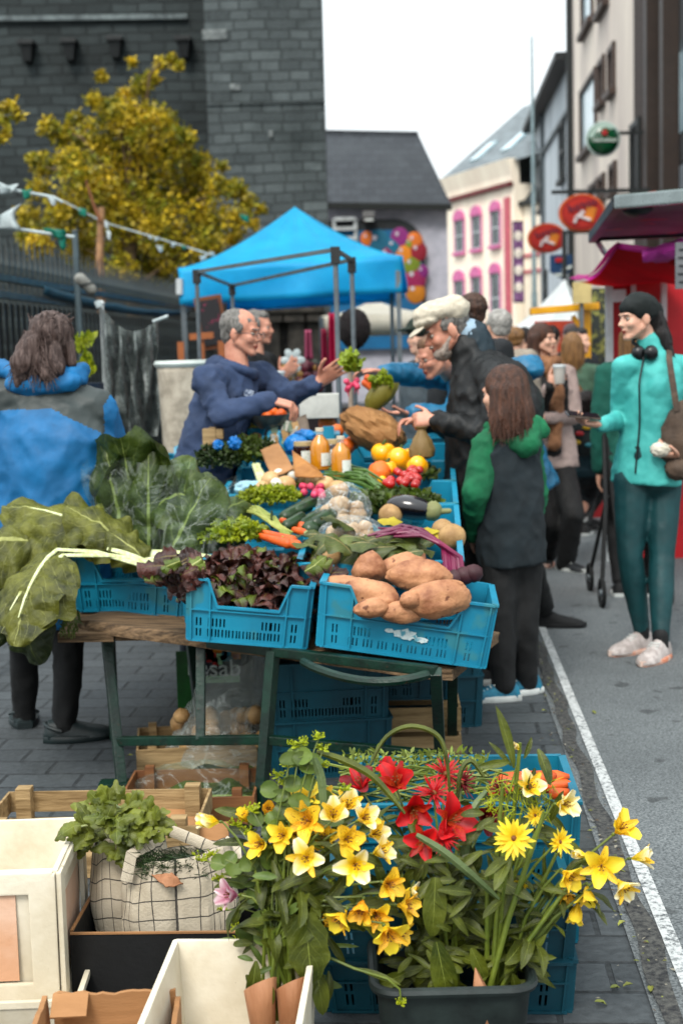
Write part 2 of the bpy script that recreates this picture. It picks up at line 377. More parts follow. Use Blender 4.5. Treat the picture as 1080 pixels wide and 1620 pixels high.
# mural: dark arched surround, blue field, balloons
def mpt(px,py,dy=0):return at(px,py,D-dy)
o=mpt(500,480,.06); xr=mpt(673,480,.06); ux=V((1,0,0)); uz=V((0,0,1))
ww=xr.x-o.x; ht=mpt(600,347,.06).z-o.z
def arch(w0,w1,h0,h1,r,n=10):
 pts=[(w0,h0),(w1,h0),(w1,h1-r)]+[(w1-r+r*math.cos(a*PI/2/n),h1-r+r*math.sin(a*PI/2/n))for a in range(1,n+1)]+[(w0,h1)]
 return pts
b=MB(); b.prism(arch(0,ww,-.3,ht,.85),o,ux,uz,V((0,-1,0)),.05); b.build('mural_surround',mat('mural surround',H('31383c',.8)),t,smooth=False)
b=MB(); b.prism(arch(.2,ww-.09,-1.3,ht-.3,.7),o,ux,uz,V((0,-1,0)),.075); b.build('mural_panel',mat('mural blue',H('1178a8',.9),H('0d6b97',.9),scale=1),t,smooth=False)
bl=[(581,378,10,'e8862e'),(598,383,16,'1f7f9e'),(632,376,13,'a13a8f'),(655,382,12,'e8862e'),(622,390,11,'1c86a5'),(638,402,13,'ef9a22'),(661,398,13,'a3233c'),(612,404,12,'a8346f'),(651,420,13,'8a9c2b'),(656,441,16,'b02a6a'),(668,430,9,'97308a'),(657,463,14,'e79a25'),(585,402,8,'c9c06a'),(648,385,7,'93a83a')]
for px,py,r,c in bl:
 p=mpt(px,py,.14); s=r*D/FPX*1.1; bb=MB()
 hsv=H(c,.95); bb.ball(p,(s,.03,s*1.12)); o2=bb.build('painted_balloon',mat('balloon '+c,hsv,tuple(x*.45 for x in hsv),scale=.9,rough=.7,lo=.3,hi=.7),t)
 bb=MB(); bb.ball(p+V((-s*.3,-.032,s*.4)),(s*.2,.008,s*.22)); bb.build('painted_highlight',mat('painted white',H('d9d2dc',.9)),t)
b=MB()
wf=mat('white frame',H('c9cfd0',.9),rough=.5)
p0,p1=mpt(528,347,.2),mpt(563,392,.2)
for x in(p0.x,p1.x):b.bar((x,p0.y,p0.z),(x,p0.y,p1.z),.09,.09)
for k in range(4):z=lerp(p0.z,p1.z,k/3.0); b.bar((p0.x,p0.y-.05,z),(p1.x,p0.y-.05,z),.09,.09)
b.build('white_rack',wf,t,smooth=False)
b=MB(); p=mpt(583,343,.4); b.box(p,(.32,.3,.2),rotm(R(-25),0,0)); b.bar(p,p+V((0,.4,.15)),.05,.05); fl=b.build('floodlight',mat('black metal',H('16191b'),rough=.4),t,smooth=False,bevel=.01)
b=MB(); b.box(p+V((0,-.13,-.06)),(.24,.02,.13),rotm(R(-25),0,0)); b.build('lens',mat('lamp lens',H('b8bfbd'),rough=.2),fl,smooth=False)
# generic facade window
glass=mat('window glass',H('5c6b72',.6),H('2b363b',.6),scale=1.3,rough=.12,bump=0,spec=.8)
glassl=mat('sky lit glass',H('c5dbe2',.9),H('9db7c0',.9),scale=.8,rough=.15,bump=0,spec=.8)
def window(parent,o,x,w_,h_,frm,gl=None,name='window',bars=1,deep=.12,fw=.07,sill=None):
 """o lower left corner on the wall, x unit direction along wall; the wall's outward normal is x cross z"""
 x=V(x); z=V((0,0,1)); nrm=x.cross(z); o=V(o)
 b=MB(); A=lambda u,v,k=0:o+x*u+z*v+nrm*k
 for u in(0,w_):b.bar(A(u,-fw/2,.012),A(u,h_+fw/2,.012),fw,fw,0,nrm)
 for i in range(bars+2):v=h_*i/(bars+1); b.bar(A(fw/2,v,.008),A(w_-fw/2,v,.008),fw*.9,fw,0,nrm)
 f=b.build(name,frm,parent,smooth=False)
 b=MB(); b.add([A(0,0,.004),A(w_,0,.004),A(w_,h_,.004),A(0,h_,.004)],[(0,1,2,3)]); b.build('pane',gl or glass,f,smooth=False)
 if sill:b=MB(); b.bar(A(-.12,-.1,.08),A(w_+.12,-.1,.08),.2,.14,0); b.build('sill',sill,f,smooth=False)
 return f
 # cream and pink building
pinkm=mat('pink paint',H('d880ac',.95),H('c4689a',.95),scale=4); cream=mat('cream render',H('fbf1df',1),H('efe2d0',1),scale=1.2,rough=.85,stretch=(1,1,.2))
A0=st(0,0); PL=at(690,300,65.6); PR=at(812,266,58); PL.z=0; PR.z=0
ux=(PR-PL).normalized(); nrm=ux.cross(V((0,0,1))); Wd=(PR-PL).length
t=T('cream_and_pink_building','cream three storey building with pink window surrounds and slate roof','building',PL)
Hc=at(812,290,58).z
def onf(px,py):
 d=ray(px,py); k=(PL-EYE).dot(nrm)/d.dot(nrm); return EYE+d*k
b=MB(); back=-nrm*9
b.add([PL,PR,PR+V((0,0,Hc)),PL+V((0,0,Hc)),PL+back,PR+back,PR+back+V((0,0,Hc)),PL+back+V((0,0,Hc))],[(0,1,2,3),(1,5,6,2),(5,4,7,6),(4,0,3,7)])
b.build('wall',cream,t,smooth=False)
zt=onf(812,250).z
b=MB(); q=nrm*.25
b.add([PL+V((0,0,Hc))+nrm*.05,PR+V((0,0,Hc))+nrm*.05,PR+V((0,0,Hc+.35))+nrm*.1,PL+V((0,0,Hc+.35))+nrm*.1,PR+V((0,0,zt))+nrm*.3,PL+V((0,0,zt))+nrm*.3,PR+V((0,0,zt))-q,PL+V((0,0,zt))-q,PR+V((0,0,Hc))-q,PL+V((0,0,Hc))-q],[(0,1,2,3),(3,2,4,5),(5,4,6,7),(1,8,6,4,2),(0,3,5,7,9)])
b.build('cornice',cream,t,smooth=False)
b=MB(); b.bar(PL+V((0,0,Hc))+nrm*.12,PR+V((0,0,Hc))+nrm*.12,.18,.16); b.build('red_moulding',mat('dark red trim',H('7c2626',.9)),t,smooth=False)
b=MB(); b.bar(PR-ux*.55+nrm*.06+V((0,0,0)),PR-ux*.55+nrm*.06+V((0,0,Hc-.5)),.1,.45,0,ux); b.build('pink_pilaster',mat('salmon paint',H('d4717f',.9)),t,smooth=False)
slate2=mat('grey slate roofing',H('6f7a7e',.95),H('566064',.95),scale=2.5,rough=.5,stretch=(1,.2,1),bump=.4,bscale=20)
zr=at(835,200,60).z+.3
b=MB(); a0=PL+V((0,0,zt-.1))-ux*.3; a1=PR+V((0,0,zt-.1))+ux*3.4; rb=-nrm*4.5+V((0,0,3.6))
b.add([a0,a1,a1+rb,a0+rb,a0+back,a1+back],[(0,1,2,3),(3,2,5,4),(1,5,2),(0,3,4)]); b.build('roof',slate2,t,smooth=False)
for k in(.22,.62):
 p=lerp(a0,a1-ux*3.6,k)+rb*.22; b=MB(); b.prism([(0,0),(.85,0),(.85,1.3),(0,1.3)],p,ux,rb.normalized(),ux.cross(rb).normalized(),.08); b.build('skylight',glassl,t,smooth=False)
for wx,t0,b0,t1,b1 in((727,347,399,443,520),(754,340,394,437,516),(784,332,388,431,512)):
 for(ty,by)in((t0,b0),(t1,b1)):
  o_=onf(wx-5.5,by); p_=onf(wx+6.5,ty); w_=(V((p_.x,p_.y,0))-V((o_.x,o_.y,0))).length; h_=p_.z-o_.z
  f=window(t,o_,ux,w_,h_,wf,glass,sill=pinkm)
  b=MB(); b.bar(o_-ux*.1+nrm*.03,o_-ux*.1+nrm*.03+V((0,0,h_)),.07,.08,0,ux); b.bar(o_+ux*(w_+.1)+nrm*.03,o_+ux*(w_+.1)+nrm*.03+V((0,0,h_)),.07,.08,0,ux)
  cx=o_+ux*w_/2+V((0,0,h_)); b.prism([(-w_*.64,0),(w_*.64,0)]+[(w_*.62*math.cos(a),.1+w_*.4*math.sin(a))for a in[PI*k/8 for k in range(9)]],cx,ux,V((0,0,1)),nrm,.12)
  b.build('surround',pinkm,f,smooth=False)
b=MB(); p=onf(786,520)
for k in range(60):b.ball(p+ux*rr(-.6,.6)+nrm*rr(.1,.4)+V((0,0,rr(-.1,.4))),rr(.05,.12),nu=5,nv=4,mi=random.choice((0,0,1,2)))
b.build('flower_box',[mat('box leaves',H('3a4a22')),mat('box red',H('a03a2a')),mat('box orange',H('b9752a'))],t)
# side wing with hanging vertical lettered sign
W0=PR+ux*.02; b=MB(); wq=ux*2.6
zz=onf(832,318).z
b.add([W0-nrm*.4,W0+wq-nrm*.4,W0+wq-nrm*.4+V((0,0,zz)),W0-nrm*.4+V((0,0,zz))],[(0,1,2,3)]); b.build('side_wall',cream,t,smooth=False)
b=MB(); b.add([W0-nrm*.3+V((0,0,zz)),W0+wq+V((0,0,zz))-nrm*.3,W0+wq-nrm*3+V((0,0,zz+3.2)),W0-nrm*3+V((0,0,zz+3.2))],[(0,1,2,3)]); b.build('side_roof',mat('dark slate',H('3e4a4d',.9),H('2d3739'),scale=4),t,smooth=False)
b=MB(); b.bar(W0+V((0,0,zz))-nrm*.25,W0+wq+V((0,0,zz))-nrm*.25,.15,.2); b.build('side_gutter',mat('dark gutter',H('1d2422')),t,smooth=False)
for yy in(402,428):
 b=MB(); z_=onf(834,yy).z; b.bar(W0+V((0,0,z_))-nrm*.36,W0+wq+V((0,0,z_))-nrm*.36,.06,.12); b.build('pink_band',mat('salmon paint',H('d4717f',.9)),t,smooth=False)
s0=at(810,350,56); s1=at(827,350,56); zb=at(818,479,56).z
t=T('hanging_sign','tall narrow purple letter sign on the corner of the cream building','sign',(s0.x,56,zb))
b=MB(); b.box(((s0.x+s1.x)/2,56,(s0.z+zb)/2),(s1.x-s0.x,.15,s0.z-zb)); b.build('board',mat('purple board',H('4a3a48',.9)),t,smooth=False)
hh=s0.z-zb
for i,ch in enumerate('BAMMS'):
 z_=s0.z-hh*(.08+i*.21); o_=V(((s0.x+s1.x)/2,55.9,z_))
 b=MB(); b.box(o_+V((0,.01,0)),(.34,.02,.36)); b.build('letter_tile',mat('mauve tile',H('a77aa8',.9)),t,smooth=False)
 text(ch,.42,mat('purple ink',H('5a2a5e')),frame(o_+V((0,-.02,0)),(1,0,0),(0,0,1)),t)
 if i<4:b=MB(); b.ball(o_+V((0,0,-hh*.105)),(.16,.03,.2)); b.build('dot',mat('pale dot',H('e6ddd0')),t)
 # right hand terrace: facades along the street
def facade(name,label,X0,d0,d1,hz,m,roofm=None,depth=8):
 t=T(name,label,'building',st(X0,d0)); b=MB()
 a,c,e,g=st(X0,d1),st(X0,d0),st(X0+depth,d0),st(X0+depth,d1); u=V((0,0,hz))
 b.add([a,c,e,g,a+u,c+u,e+u,g+u],[(0,1,5,4),(1,2,6,5),(2,3,7,6),(3,0,4,7),(4,5,6,7)]); b.build('wall',m,t,smooth=False); return t
XF=4.5
def onx(px,py,X0=XF):
 n_=V((math.cos(SROT),math.sin(SROT),0)); n_=V((1,-SDX,0)).normalized(); d=ray(px,py); k=(st(X0,0)-EYE).dot(n_)/d.dot(n_); return EYE+d*k
def dy_of(px,X0=XF):return X0/((px-540)/FPX-SDX)
xs=-V((SDX,1,0)).normalized()
greyw=mat('pale grey render',H('ccd2d6',.95),H('a9b1b6',.92),scale=.9,rough=.85,stretch=(1,1,.15),lo=.3,hi=.7)
trim=mat('dark trim',H('2a3031',.9)); brn=mat('brown window frame',H('54433a',.9))
da,db_=onx(905,300).y,onx(846,300).y
t=facade('pale_grey_terrace_house','pale grey rendered house with a sloping eave along the street',XF,da,db_,onx(905,82).z,greyw)
z0=onx(905,84).z
b=MB(); b.bar(st(XF-.25,db_,z0),st(XF-.25,da,z0),.5,.22); b.build('eave',trim,t,smooth=False)
b=MB(); b.add([st(XF-.5,da,z0),st(XF-.5,db_,z0),st(XF+5,db_,z0+2),st(XF+5,da,z0+2)],[(0,1,2,3)]); b.build('roof',slate2,t,smooth=False)
b=MB(); zb_=onx(900,175).z; b.bar(st(XF-.06,db_,zb_),st(XF-.06,da,zb_),.1,.12)
for px in(868,):d_=dy_of(px); b.bar(st(XF-.08,d_,0),st(XF-.08,d_,z0),.12,.12)
b.build('drainpipe',mat('grey pipe',H('5f686c')),t,smooth=False)
def wwin(t,px0,px1,pyt,pyb,frm,gl,bars=0,sill=None):
 a=onx(px0,pyb); c=onx(px1,pyb); o_=a; w_=abs(a.y-c.y)/abs(xs.y); h_=onx((px0+px1)/2,pyt).z-onx((px0+px1)/2,pyb).z
 o_=V((a.x,a.y,onx((px0+px1)/2,pyb).z)); return window(t,o_,xs,w_,h_,frm,gl,bars=bars,sill=sill,fw=.14)
wwin(t,887,894,196,282,trim,glass,1,trim)
wwin(t,855,860,250,330,trim,glass,1,trim)
wwin(t,862,866,430,490,trim,glass,1)
dc=onx(1002,300).y
t=facade('tall_cream_building','tall cream plastered building with brown framed windows above the oval signs',XF,dc,da,24,mat('aged cream plaster',H('e9dfd2',.97),H('c4b9b2',.95),scale=.7,rough=.9,stretch=(1,1,.2),lo=.3,hi=.7))
for a_ in((920,944,128,232),(949,957,96,160),(965,973,76,142),(934,947,292,330),(950,957,280,310),(967,975,262,300),(922,938,-40,40),(948,962,-60,10)):
 wwin(t,*a_,brn,glassl if a_[0]in(920,922)else glass,0,brn)
b=MB(); b.bar(st(XF-.08,da-.3,0),st(XF-.08,da-.3,24),.2,.2); b.build('drainpipe',trim,t,smooth=False)
de=22.5
brick=brickmat('brown brick',H('4f3d35',.85),H('3a2c26',.85),H('2a2322'),.25,.08,'YZ',msize=.012,bump=.5)
t=facade('brown_brick_building','narrow brown brick building with a dark slot window',XF,onx(1030,300).y,dc,16.5,brick)
for a_ in((1001,1013,196,322),):wwin(t,*a_,trim,mat('black opening',H('0c0d0e')),0)
t=T('dark_panel_building','modern dark brown building with grey panels and tall windows','building',st(XF,15))
d1_=onx(1030,300).y; b=MB(); a,c,e,g=st(XF-.15,d1_),st(XF-.15,12),st(XF+8,12),st(XF+8,d1_); u=V((0,0,24))
b.add([a,c,e,g,a+u,c+u,e+u,g+u],[(0,1,5,4),(1,2,6,5),(2,3,7,6),(3,0,4,7),(4,5,6,7)]); b.build('wall',mat('dark brown cladding',H('2f2724',.9),rough=.5),t,smooth=False)
XP=XF-.18
for k,(pa,pb)in enumerate(((1034,1048),(1060,1076),(1086,1108))):
 d0_,d1p=dy_of(pa,XP),dy_of(pb,XP)
 for(ta,tb,mm,nm)in((-260,120-k*25,mat('grey panel',H('565b5f',.8),rough=.35),'grey_panel'),(122-k*36,205-k*2,glassl,'window'),(207-k*2,290-k*20,mat('charcoal panel',H('33383c',.8),rough=.4),'charcoal_panel'),(292-k*20,420,mat('pale panel',H('868f96',.8),rough=.4),'pale_panel')):
  z1_,z0_=onx((pa+pb)/2,ta,XP).z,onx((pa+pb)/2,tb,XP).z
  b=MB(); b.bar(st(XP-.05,(d0_+d1p)/2,z0_+.01),st(XP-.05,(d0_+d1p)/2,z1_-.01),.1,abs(d0_-d1p),0,xs); b.build(nm,mm,t,smooth=False)
b=MB()
for pp in(1054,1081):dd=dy_of(pp,XP); b.bar(st(XP-.2,dd,0),st(XP-.2,dd,24),.3,.35,0,xs)
b.build('fin',mat('brown fin',H('3b2c22',.9)),t,smooth=False,bevel=.01)
# flag pole
p=at(843,300,42); t=T('flag_pole','thin pale flag pole rising in front of the grey terrace','pole',(p.x,42,0))
b=MB(); zt_=at(840,57,42).z; b.tube([(p.x,42,0),(p.x,42,3)],.09,8); b.build('lower_pole',mat('pole paint',H('9fb4ba',.9)),t)
b=MB(); b.tube([(p.x,42,3),(p.x,42,zt_)],[.07,.035],8); b.build('upper_pole',mat('pole paint',H('9fb4ba',.9)),t)
# round green projecting sign with red star
c=at(953,220,27); t=T('round_bar_sign','round green and white glossy bar sign with red star projecting from the cream building','sign',c)
s=24.5/FPX*27; b=MB(); b.ball(c,(s,.16,s),nu=32,nv=20); b.build('disc',mat('sign green',H('14603a',.9),rough=.2,spec=.7),t)
b=MB(); b.tube([c+V((s*1.0*math.cos(a),0,s*1.0*math.sin(a)))for a in[2*PI*k/32 for k in range(33)]],.03,6); b.build('rim',mat('sign rim',H('b9cac4')),t)
b=MB(); pts=[((.2 if k%2==0 else .09)*s*1.3*math.sin(PI*k/5),(.2 if k%2==0 else .09)*s*1.3*math.cos(PI*k/5))for k in range(10)]
b.prism(pts,c+V((0,-.15,s*.33)),V((1,0,0)),V((0,0,1)),V((0,-1,0)),.04); b.build('star',mat('star red',H('c0202a')),t,smooth=False)
text('Heineken',s*.42,mat('sign white',H('dfe8e2')),frame(c+V((0,-.172,-s*.12)),(1,0,0),(0,0,1)),t)
b=MB(); b.bar(c+V((s,0,.1)),V((st(XF,27).x,27,c.z+.1)),.06,.06); b.build('bracket',trim,t,smooth=False)
# glare on the sign dome, painted as a pale upper crescent
b=MB(); b.prism([(s*.93*math.cos(a),s*.93*math.sin(a))for a in[PI*k/16+.75 for k in range(0,13)]],c+V((0,-.1,0)),V((1,0,0)),V((0,0,1)),V((0,-1,0)),.02); b.build('glare_crescent',mat('sign glare',H('b8cfc5')),t,smooth=False)
# two oval signs
def oval(cx,cy,rx,ry,D,label):
 c=at(cx,cy,D); sx,sz=rx/FPX*D,ry/FPX*D
 t=T('oval_sign',label,'sign',c,group='oval red shop signs')
 for k,mm,dy,nm in((1,mat('sign orange',H('d8702a',.95)),0,'board'),(.9,mat('sign red',H('b3281c',.9)),.03,'red_field')):
  b=MB(); b.prism([(sx*k*math.cos(a),sz*k*math.sin(a))for a in[2*PI*j/36 for j in range(36)]],c+V((0,-dy,0)),V((1,0,0)),V((0,0,1)),V((0,-1,0)),.05); b.build(nm,mm,t,smooth=False)
 b=MB(); b.prism([(sx*.78*math.cos(a),sz*.74*math.sin(a))for a in[2*PI*j/36 for j in range(36)]],c+V((0,-.06,0)),V((1,0,0)),V((0,0,1)),V((0,-1,0)),.03); b.build('crimson_panel',mat('sign crimson',H('c4341f',.95),H('a8241c',.95),scale=2),t,smooth=False)
 b=MB()
 for(u,v,a,l,w_)in((-.12,-.12,40,.5,.16),(.12,-.3,-20,.5,.13),(-.3,-.38,70,.3,.14)):
  b.box(c+V((u*sx,-.11,v*sz)),(l*sx,.02,w_*sx),rotm(0,-R(a),0))
 b.build('white_motif',mat('motif white',H('dccfd0')),t,smooth=False,bevel=.02)
 b=MB(); b.box(c+V((sx*.33,-.1,-sz*.08)),(sx*.42,.02,sz*.75),rotm(0,R(20),0)); b.build('orange_motif',mat('sign amber',H('dd8a28')),t,smooth=False,bevel=.02)
 b=MB()
 for k in range(9):b.box(c+V((sx*(-.58+.14*k),-.11,sz*(.12+.05*k+(.1 if k in(0,4)else 0)))),(sx*.08,.02,sz*(.26 if k%3 else .38)),rotm(0,-R(15),0))
 b.build('lettering',mat('sign lettering',H('5d2440')),t,smooth=False)
 return t,c,sx,sz
t,c,sx,sz=oval(919,337,36,29,25,'larger red and orange oval sign, the upper right of the two')
b=MB(); bz=at(919,303,25).z; b.bar(V((at(872,305,25).x,25,bz)),V((at(992,300,25).x+.4,25,bz)),.07,.06)
for dx in(-.2,.2):b.bar(c+V((dx,0,sz*.8)),V((c.x+dx,25,bz)),.02,.02)
b.bar(c+V((-.3,0,-sz*.9)),c+V((-.3,0,-sz*.9-1.4)),.07,.07); b.build('bracket',trim,t,smooth=False)
t,c,sx,sz=oval(864,377,30.5,23,29,'smaller red and orange oval sign, the lower left of the two')
b=MB(); b.bar(c+V((sx,0,.1)),c+V((sx+1.2,0,.1)),.05,.05); b.build('bracket',trim,t,smooth=False)
c=at(886,421,27); s=17/FPX*27
t=T('shield_sign','small blue shield shaped sign below the red oval signs','sign',c)
b=MB(); b.prism([(-s,s),(-.2*s,s*1.05),(s,s),(s*1.02,-.3*s),(.1*s,-1.15*s),(-s,-.5*s)],c,V((1,0,0)),V((0,0,1)),V((0,-1,0)),.08); b.build('board',mat('sign blue',H('1b4f7a',.9)),t,smooth=False)
b=MB(); b.box(c+V((-.05,-.1,s*.55)),(.12,.02,.08)); b.build('red_mark',mat('star red',H('c0202a')),t,smooth=False)
b=MB(); b.box(c+V((.1,-.1,-.05)),(.2,.02,.05),rotm(0,-.4,0)); b.box(c+V((-.05,-.1,-.16)),(.14,.02,.04)); b.build('white_mark',mat('sign white',H('dfe8e2')),t,smooth=False)
# ============================================================ FENCE, TREE, LINES
iron=mat('black iron',H('4c5555',.9),H('262d2d',.9),rough=.4,scale=10)
dpick=9.0; t=T('iron_railing','tall black iron spear topped railing running back beside the golden tree','fence',st(-3,9),SROT)
pk=MB(); pk.box((0,0,1.03),(.017,.017,2.05)); pk.loft([[V((x*s,y*s,z))for x,y in((-1,-1),(1,-1),(1,1),(-1,1))]for s,z in((.009,2.05),(.019,2.12),(.012,2.2),(.001,2.34))]); pk.local=True
p0=pk.build('picket',iron,t,smooth=False); k=0
d=.0
while d<11:
 if k:c=p0.copy(); COL.objects.link(c); c.parent=t; c.location=(0,d,0)
 k+=1; d+=.15
b=MB()
for z in(.25,2.0):b.bar(st(-2.97,8.5,z),st(-2.97,20,z),.05,.05)
b.build('rail',iron,t,smooth=False)if False else None
for z in(.25,1.9,2.02):b=MB(); b.bar(st(-2.965,8.5,z),st(-2.965,20,z),.06,.045); b.build('rail',iron,t,smooth=False)
b=MB(); b.bar(st(-3.16,8.5,.97),st(-3.16,20,.97),.03,1.8); b.build('backing_board',mat('dark backing',H('0e1112',.7),H('060808')),t,smooth=False)
b=MB()
b.sheet(lambda u,v:st(-2.9+.02*math.sin(v*40),lerp(10.9,17.5,u),lerp(1.93,2.0,v)-.07*math.sin(u*PI)+.02*n3((u*9,v,1))),40,2)
tag(b.build('tarpaulin_strip',mat('teal tarp',H('12566b',.8)),solid=.004),'long narrow teal tarpaulin strip rolled along the top rail of the black railing','tarpaulin')
t=T('rolled_cloth','grey white rolled cloth tied on top of the black railing','cloth',at(134,448,10.6)); p=at(134,450,10.6); b=MB()
b.cap(p+V((-.03,0,.04)),p+V((.05,0,-.04)),.045,.04); b.build('roll',mat('dirty cloth',H('9a9a94',.9),H('6c6c66')),t)
b=MB(); b.tube([p+V((.01+.05*math.cos(a),.05*math.sin(a),.01*math.cos(a)))for a in[2*PI*k/12 for k in range(13)]],.006,5); b.build('tie',iron,t)
t=T('steel_post','short grey steel post standing up above the railing','post',st(-3.1,10.4)); b=MB(); p=at(119,366,10.95); b.tube([(p.x,p.y,0),(p.x,p.y,p.z)],.024,8); b.build('post',mat('galvanised',H('66757a',.9),metal=.3,rough=.45),t)
b=MB(); b.ball((p.x,p.y,p.z),(.03,.03,.012),nu=10,nv=6); b.build('end_cap',iron,t)
# golden tree
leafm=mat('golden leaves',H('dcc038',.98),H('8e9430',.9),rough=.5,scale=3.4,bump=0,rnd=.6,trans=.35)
bark=mat('bark',H('8a7656',.9),H('5d4c38'),rough=.9,scale=14,bump=.6)
t=T('golden_tree','bushy golden leaved tree behind the black railing','tree',(at(215,560,19).x,19,0))
tb=V((at(215,560,19).x,19,0)); b=MB()
b.tube([tb,tb+V((.03,0,1.2)),at(205,430,19),at(210,330,19),at(230,200,19.1)],[.13,.11,.09,.06,.02],8)
blobs=[(255,100,9),(272,92,7),(283,103,6),(240,122,13),(210,98,6),(222,138,16),(196,150,12),(162,120,8),(150,158,14),(176,176,22),(200,186,30),(120,185,12),(78,200,16),(100,215,20),(235,200,38),(268,195,18),(290,215,14),(150,225,36),(270,240,36),(200,250,48),(110,255,24),(68,262,20),(52,250,8),(310,262,24),(300,215,9),(140,290,44),(230,300,52),(300,300,36),(345,292,16),(350,262,8),(372,300,16),(392,318,14),(412,330,8),(60,300,18),(45,345,22),(100,340,34),(175,345,44),(255,355,46),(325,345,36),(375,345,22),(400,352,9),(60,385,24),(130,390,34),(210,400,40),(280,400,36),(330,385,26),(370,378,10),(40,372,14),(190,430,26),(250,430,22)]
for px,py,r in blobs[::3]:
 b.tube([at(210+(px-210)*.15,max(300,py+60),19),at(lerp(210,px,.6),py+18,19+rr(-.3,.3)),at(px,py,19+rr(-.3,.3))],[.035,.022,.006],5)
b.build('trunk',bark,t)
def leaves(b,c,r,n,s,mi=0,flat=.8,shell=.55):
 for _ in range(n):
  d=V((random.gauss(0,1),random.gauss(0,1),random.gauss(0,1))).normalized()*r*(random.random()**shell); d.y*=.8
  p=c+d; a=V((rr(-1,1),rr(-1,1),rr(-1,.6))).normalized(); u=a.cross(V((rr(-1,1),rr(-1,1),rr(-1,1)))).normalized(); k=s*rr(.6,1.3); w_=u*k*.38
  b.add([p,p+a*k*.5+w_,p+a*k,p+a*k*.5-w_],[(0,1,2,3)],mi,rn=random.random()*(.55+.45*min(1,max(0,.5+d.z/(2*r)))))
b=MB()
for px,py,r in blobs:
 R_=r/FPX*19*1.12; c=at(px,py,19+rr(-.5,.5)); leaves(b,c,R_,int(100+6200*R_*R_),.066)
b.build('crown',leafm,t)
t=T('overhanging_tree','golden leafed tree reaching in at the left picture edge','tree',(-3.6,12,0)); b=MB()
b.tube([(-3.6,12,0),(-3.55,12,2),(-3.3,12,3.2),at(2,190,12)],[.08,.07,.04,.012],7); b.build('trunk',bark,t)
b=MB()
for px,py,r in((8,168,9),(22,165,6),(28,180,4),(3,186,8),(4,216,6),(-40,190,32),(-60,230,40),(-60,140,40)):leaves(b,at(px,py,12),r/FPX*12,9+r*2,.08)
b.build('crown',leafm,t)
t=T('wooden_stake','bare wooden stake with a forked twig standing before the golden tree','stake',at(158,415,14.5)); b=MB()
p=at(158,415,14.5); b.tube([(p.x,14.5,0),p,at(161,328,14.5)],[.045,.04,.035],7); b.build('stake',mat('pale wood stake',H('b08a64',.9),H('7a5b40'),scale=9),t)
b=MB(); b.tube([at(159,350,14.45),at(148,322,14.45),at(136,285,14.45)],[.02,.016,.008],6); b.build('twig',mat('twig',H('8a5a38')),t)
# clothes line with pennants
cloth_w=mat('white plastic',H('cfd9da',.9),H('a9b5b6'),rough=.4,trans=.2); cloth_t=mat('teal plastic',H('12907a',.9),rough=.4,trans=.2)
def bunting(label,pts,D,flags):
 t=T('bunting',label,'bunting',at(*pts[0],D)); b=MB(); b.tube([at(x,y,D)for x,y in pts],.012 if D<12 else .008,5); b.build('cord',cloth_w,t)
 for px,py,w_,h_,mm in flags:
  b=MB(); c=at(px,py,D-.02); sx_,sz_=w_/FPX*D,h_/FPX*D; ph=rr(0,6)
  b.sheet(lambda u,v:c+V(((u-.5)*sx_*(1-.45*v)+v*sx_*.15*math.sin(ph),.05*math.sin(u*5+ph)*sx_*4,-v*sz_+.15*sz_*math.sin(u*4+ph))),5,4); b.build('pennant',mm,t,solid=.003)
bunting('white cord with teal scrap at the left edge above the railing',[(-20,282),(20,300),(52,306),(85,312),(100,320)],10.5,[(15,293,30,12,cloth_w),(42,299,16,14,cloth_t),(82,312,14,12,cloth_w)])
bunting('white cord with a big white and a teal rag tied along the railing top',[(-20,358),(40,364),(80,370),(118,375)],10.3,[(85,362,38,14,cloth_t),(96,368,16,24,cloth_t)])
b=MB(); b.sheet(lambda u,v:at(lerp(-6,34-10*math.sin(v*PI),u),lerp(322-u*0,362,v)+(1-u)*(1-v)*22,10.25+.04*math.sin(u*6)),8,8)
tag(b.build('plastic_pennant',cloth_w,solid=.004),'large white curled plastic pennant at the left edge on the railing top','pennant')
bunting('string of small white and green flags across the lower golden tree',[(100,318),(165,352),(240,374),(300,392),(355,410)],15.5,[(130,330,16,12,cloth_t),(168,350,8,12,cloth_w),(172,366,7,14,cloth_w),(237,372,7,6,cloth_w),(248,375,7,6,cloth_w),(252,388,11,10,cloth_w),(275,384,8,6,cloth_w),(290,388,8,6,cloth_t),(322,404,11,8,cloth_w),(335,398,8,6,cloth_w),(386,340,16,10,cloth_t)])
# hanging plastic sheet
pm,n_,P_,new_,link_=nmat('dirty clear plastic');
f_=ramp(new_,link_,nz(new_,link_,9,6,.7),.4,.62); link_(mixc(new_,link_,f_,H('4c5552',.8),H('8f9694',.9)),P_.inputs['Base Color'])
al=new_('ShaderNodeMapRange'); al.inputs[3].default_value=.55; al.inputs[4].default_value=.92; link_(f_,al.inputs[0]); link_(al.outputs[0],P_.inputs['Alpha']); P_.inputs['Roughness'].default_value=.25
b=MB()
def sheetf(u,v):
 xa=lerp(155,172,v); xb=lerp(250,252,v); sag=34*math.sin(u*PI)*(1-v)*.9
 return at(lerp(xa,xb,u)+5*math.sin(v*9+u*20)*v,lerp(478+u*28+sag,690,v),8.4+.05*math.sin(u*26+v*5)+.03*math.sin(u*50))
b.sheet(sheetf,60,30); t=T('plastic_sheet','hanging dirty clear plastic sheet tied up in front of the railing','sheet',at(200,700,8.4)); b.build('sheet',pm,t)
b=MB(); b.tube([at(250+8*u,506-3*u,8.4)for u in(-1,0,1,2)],.01,5); b.tube([at(154,476,8.4),at(158,486,8.4)],.02,6); b.build('tie',cloth_w,t)
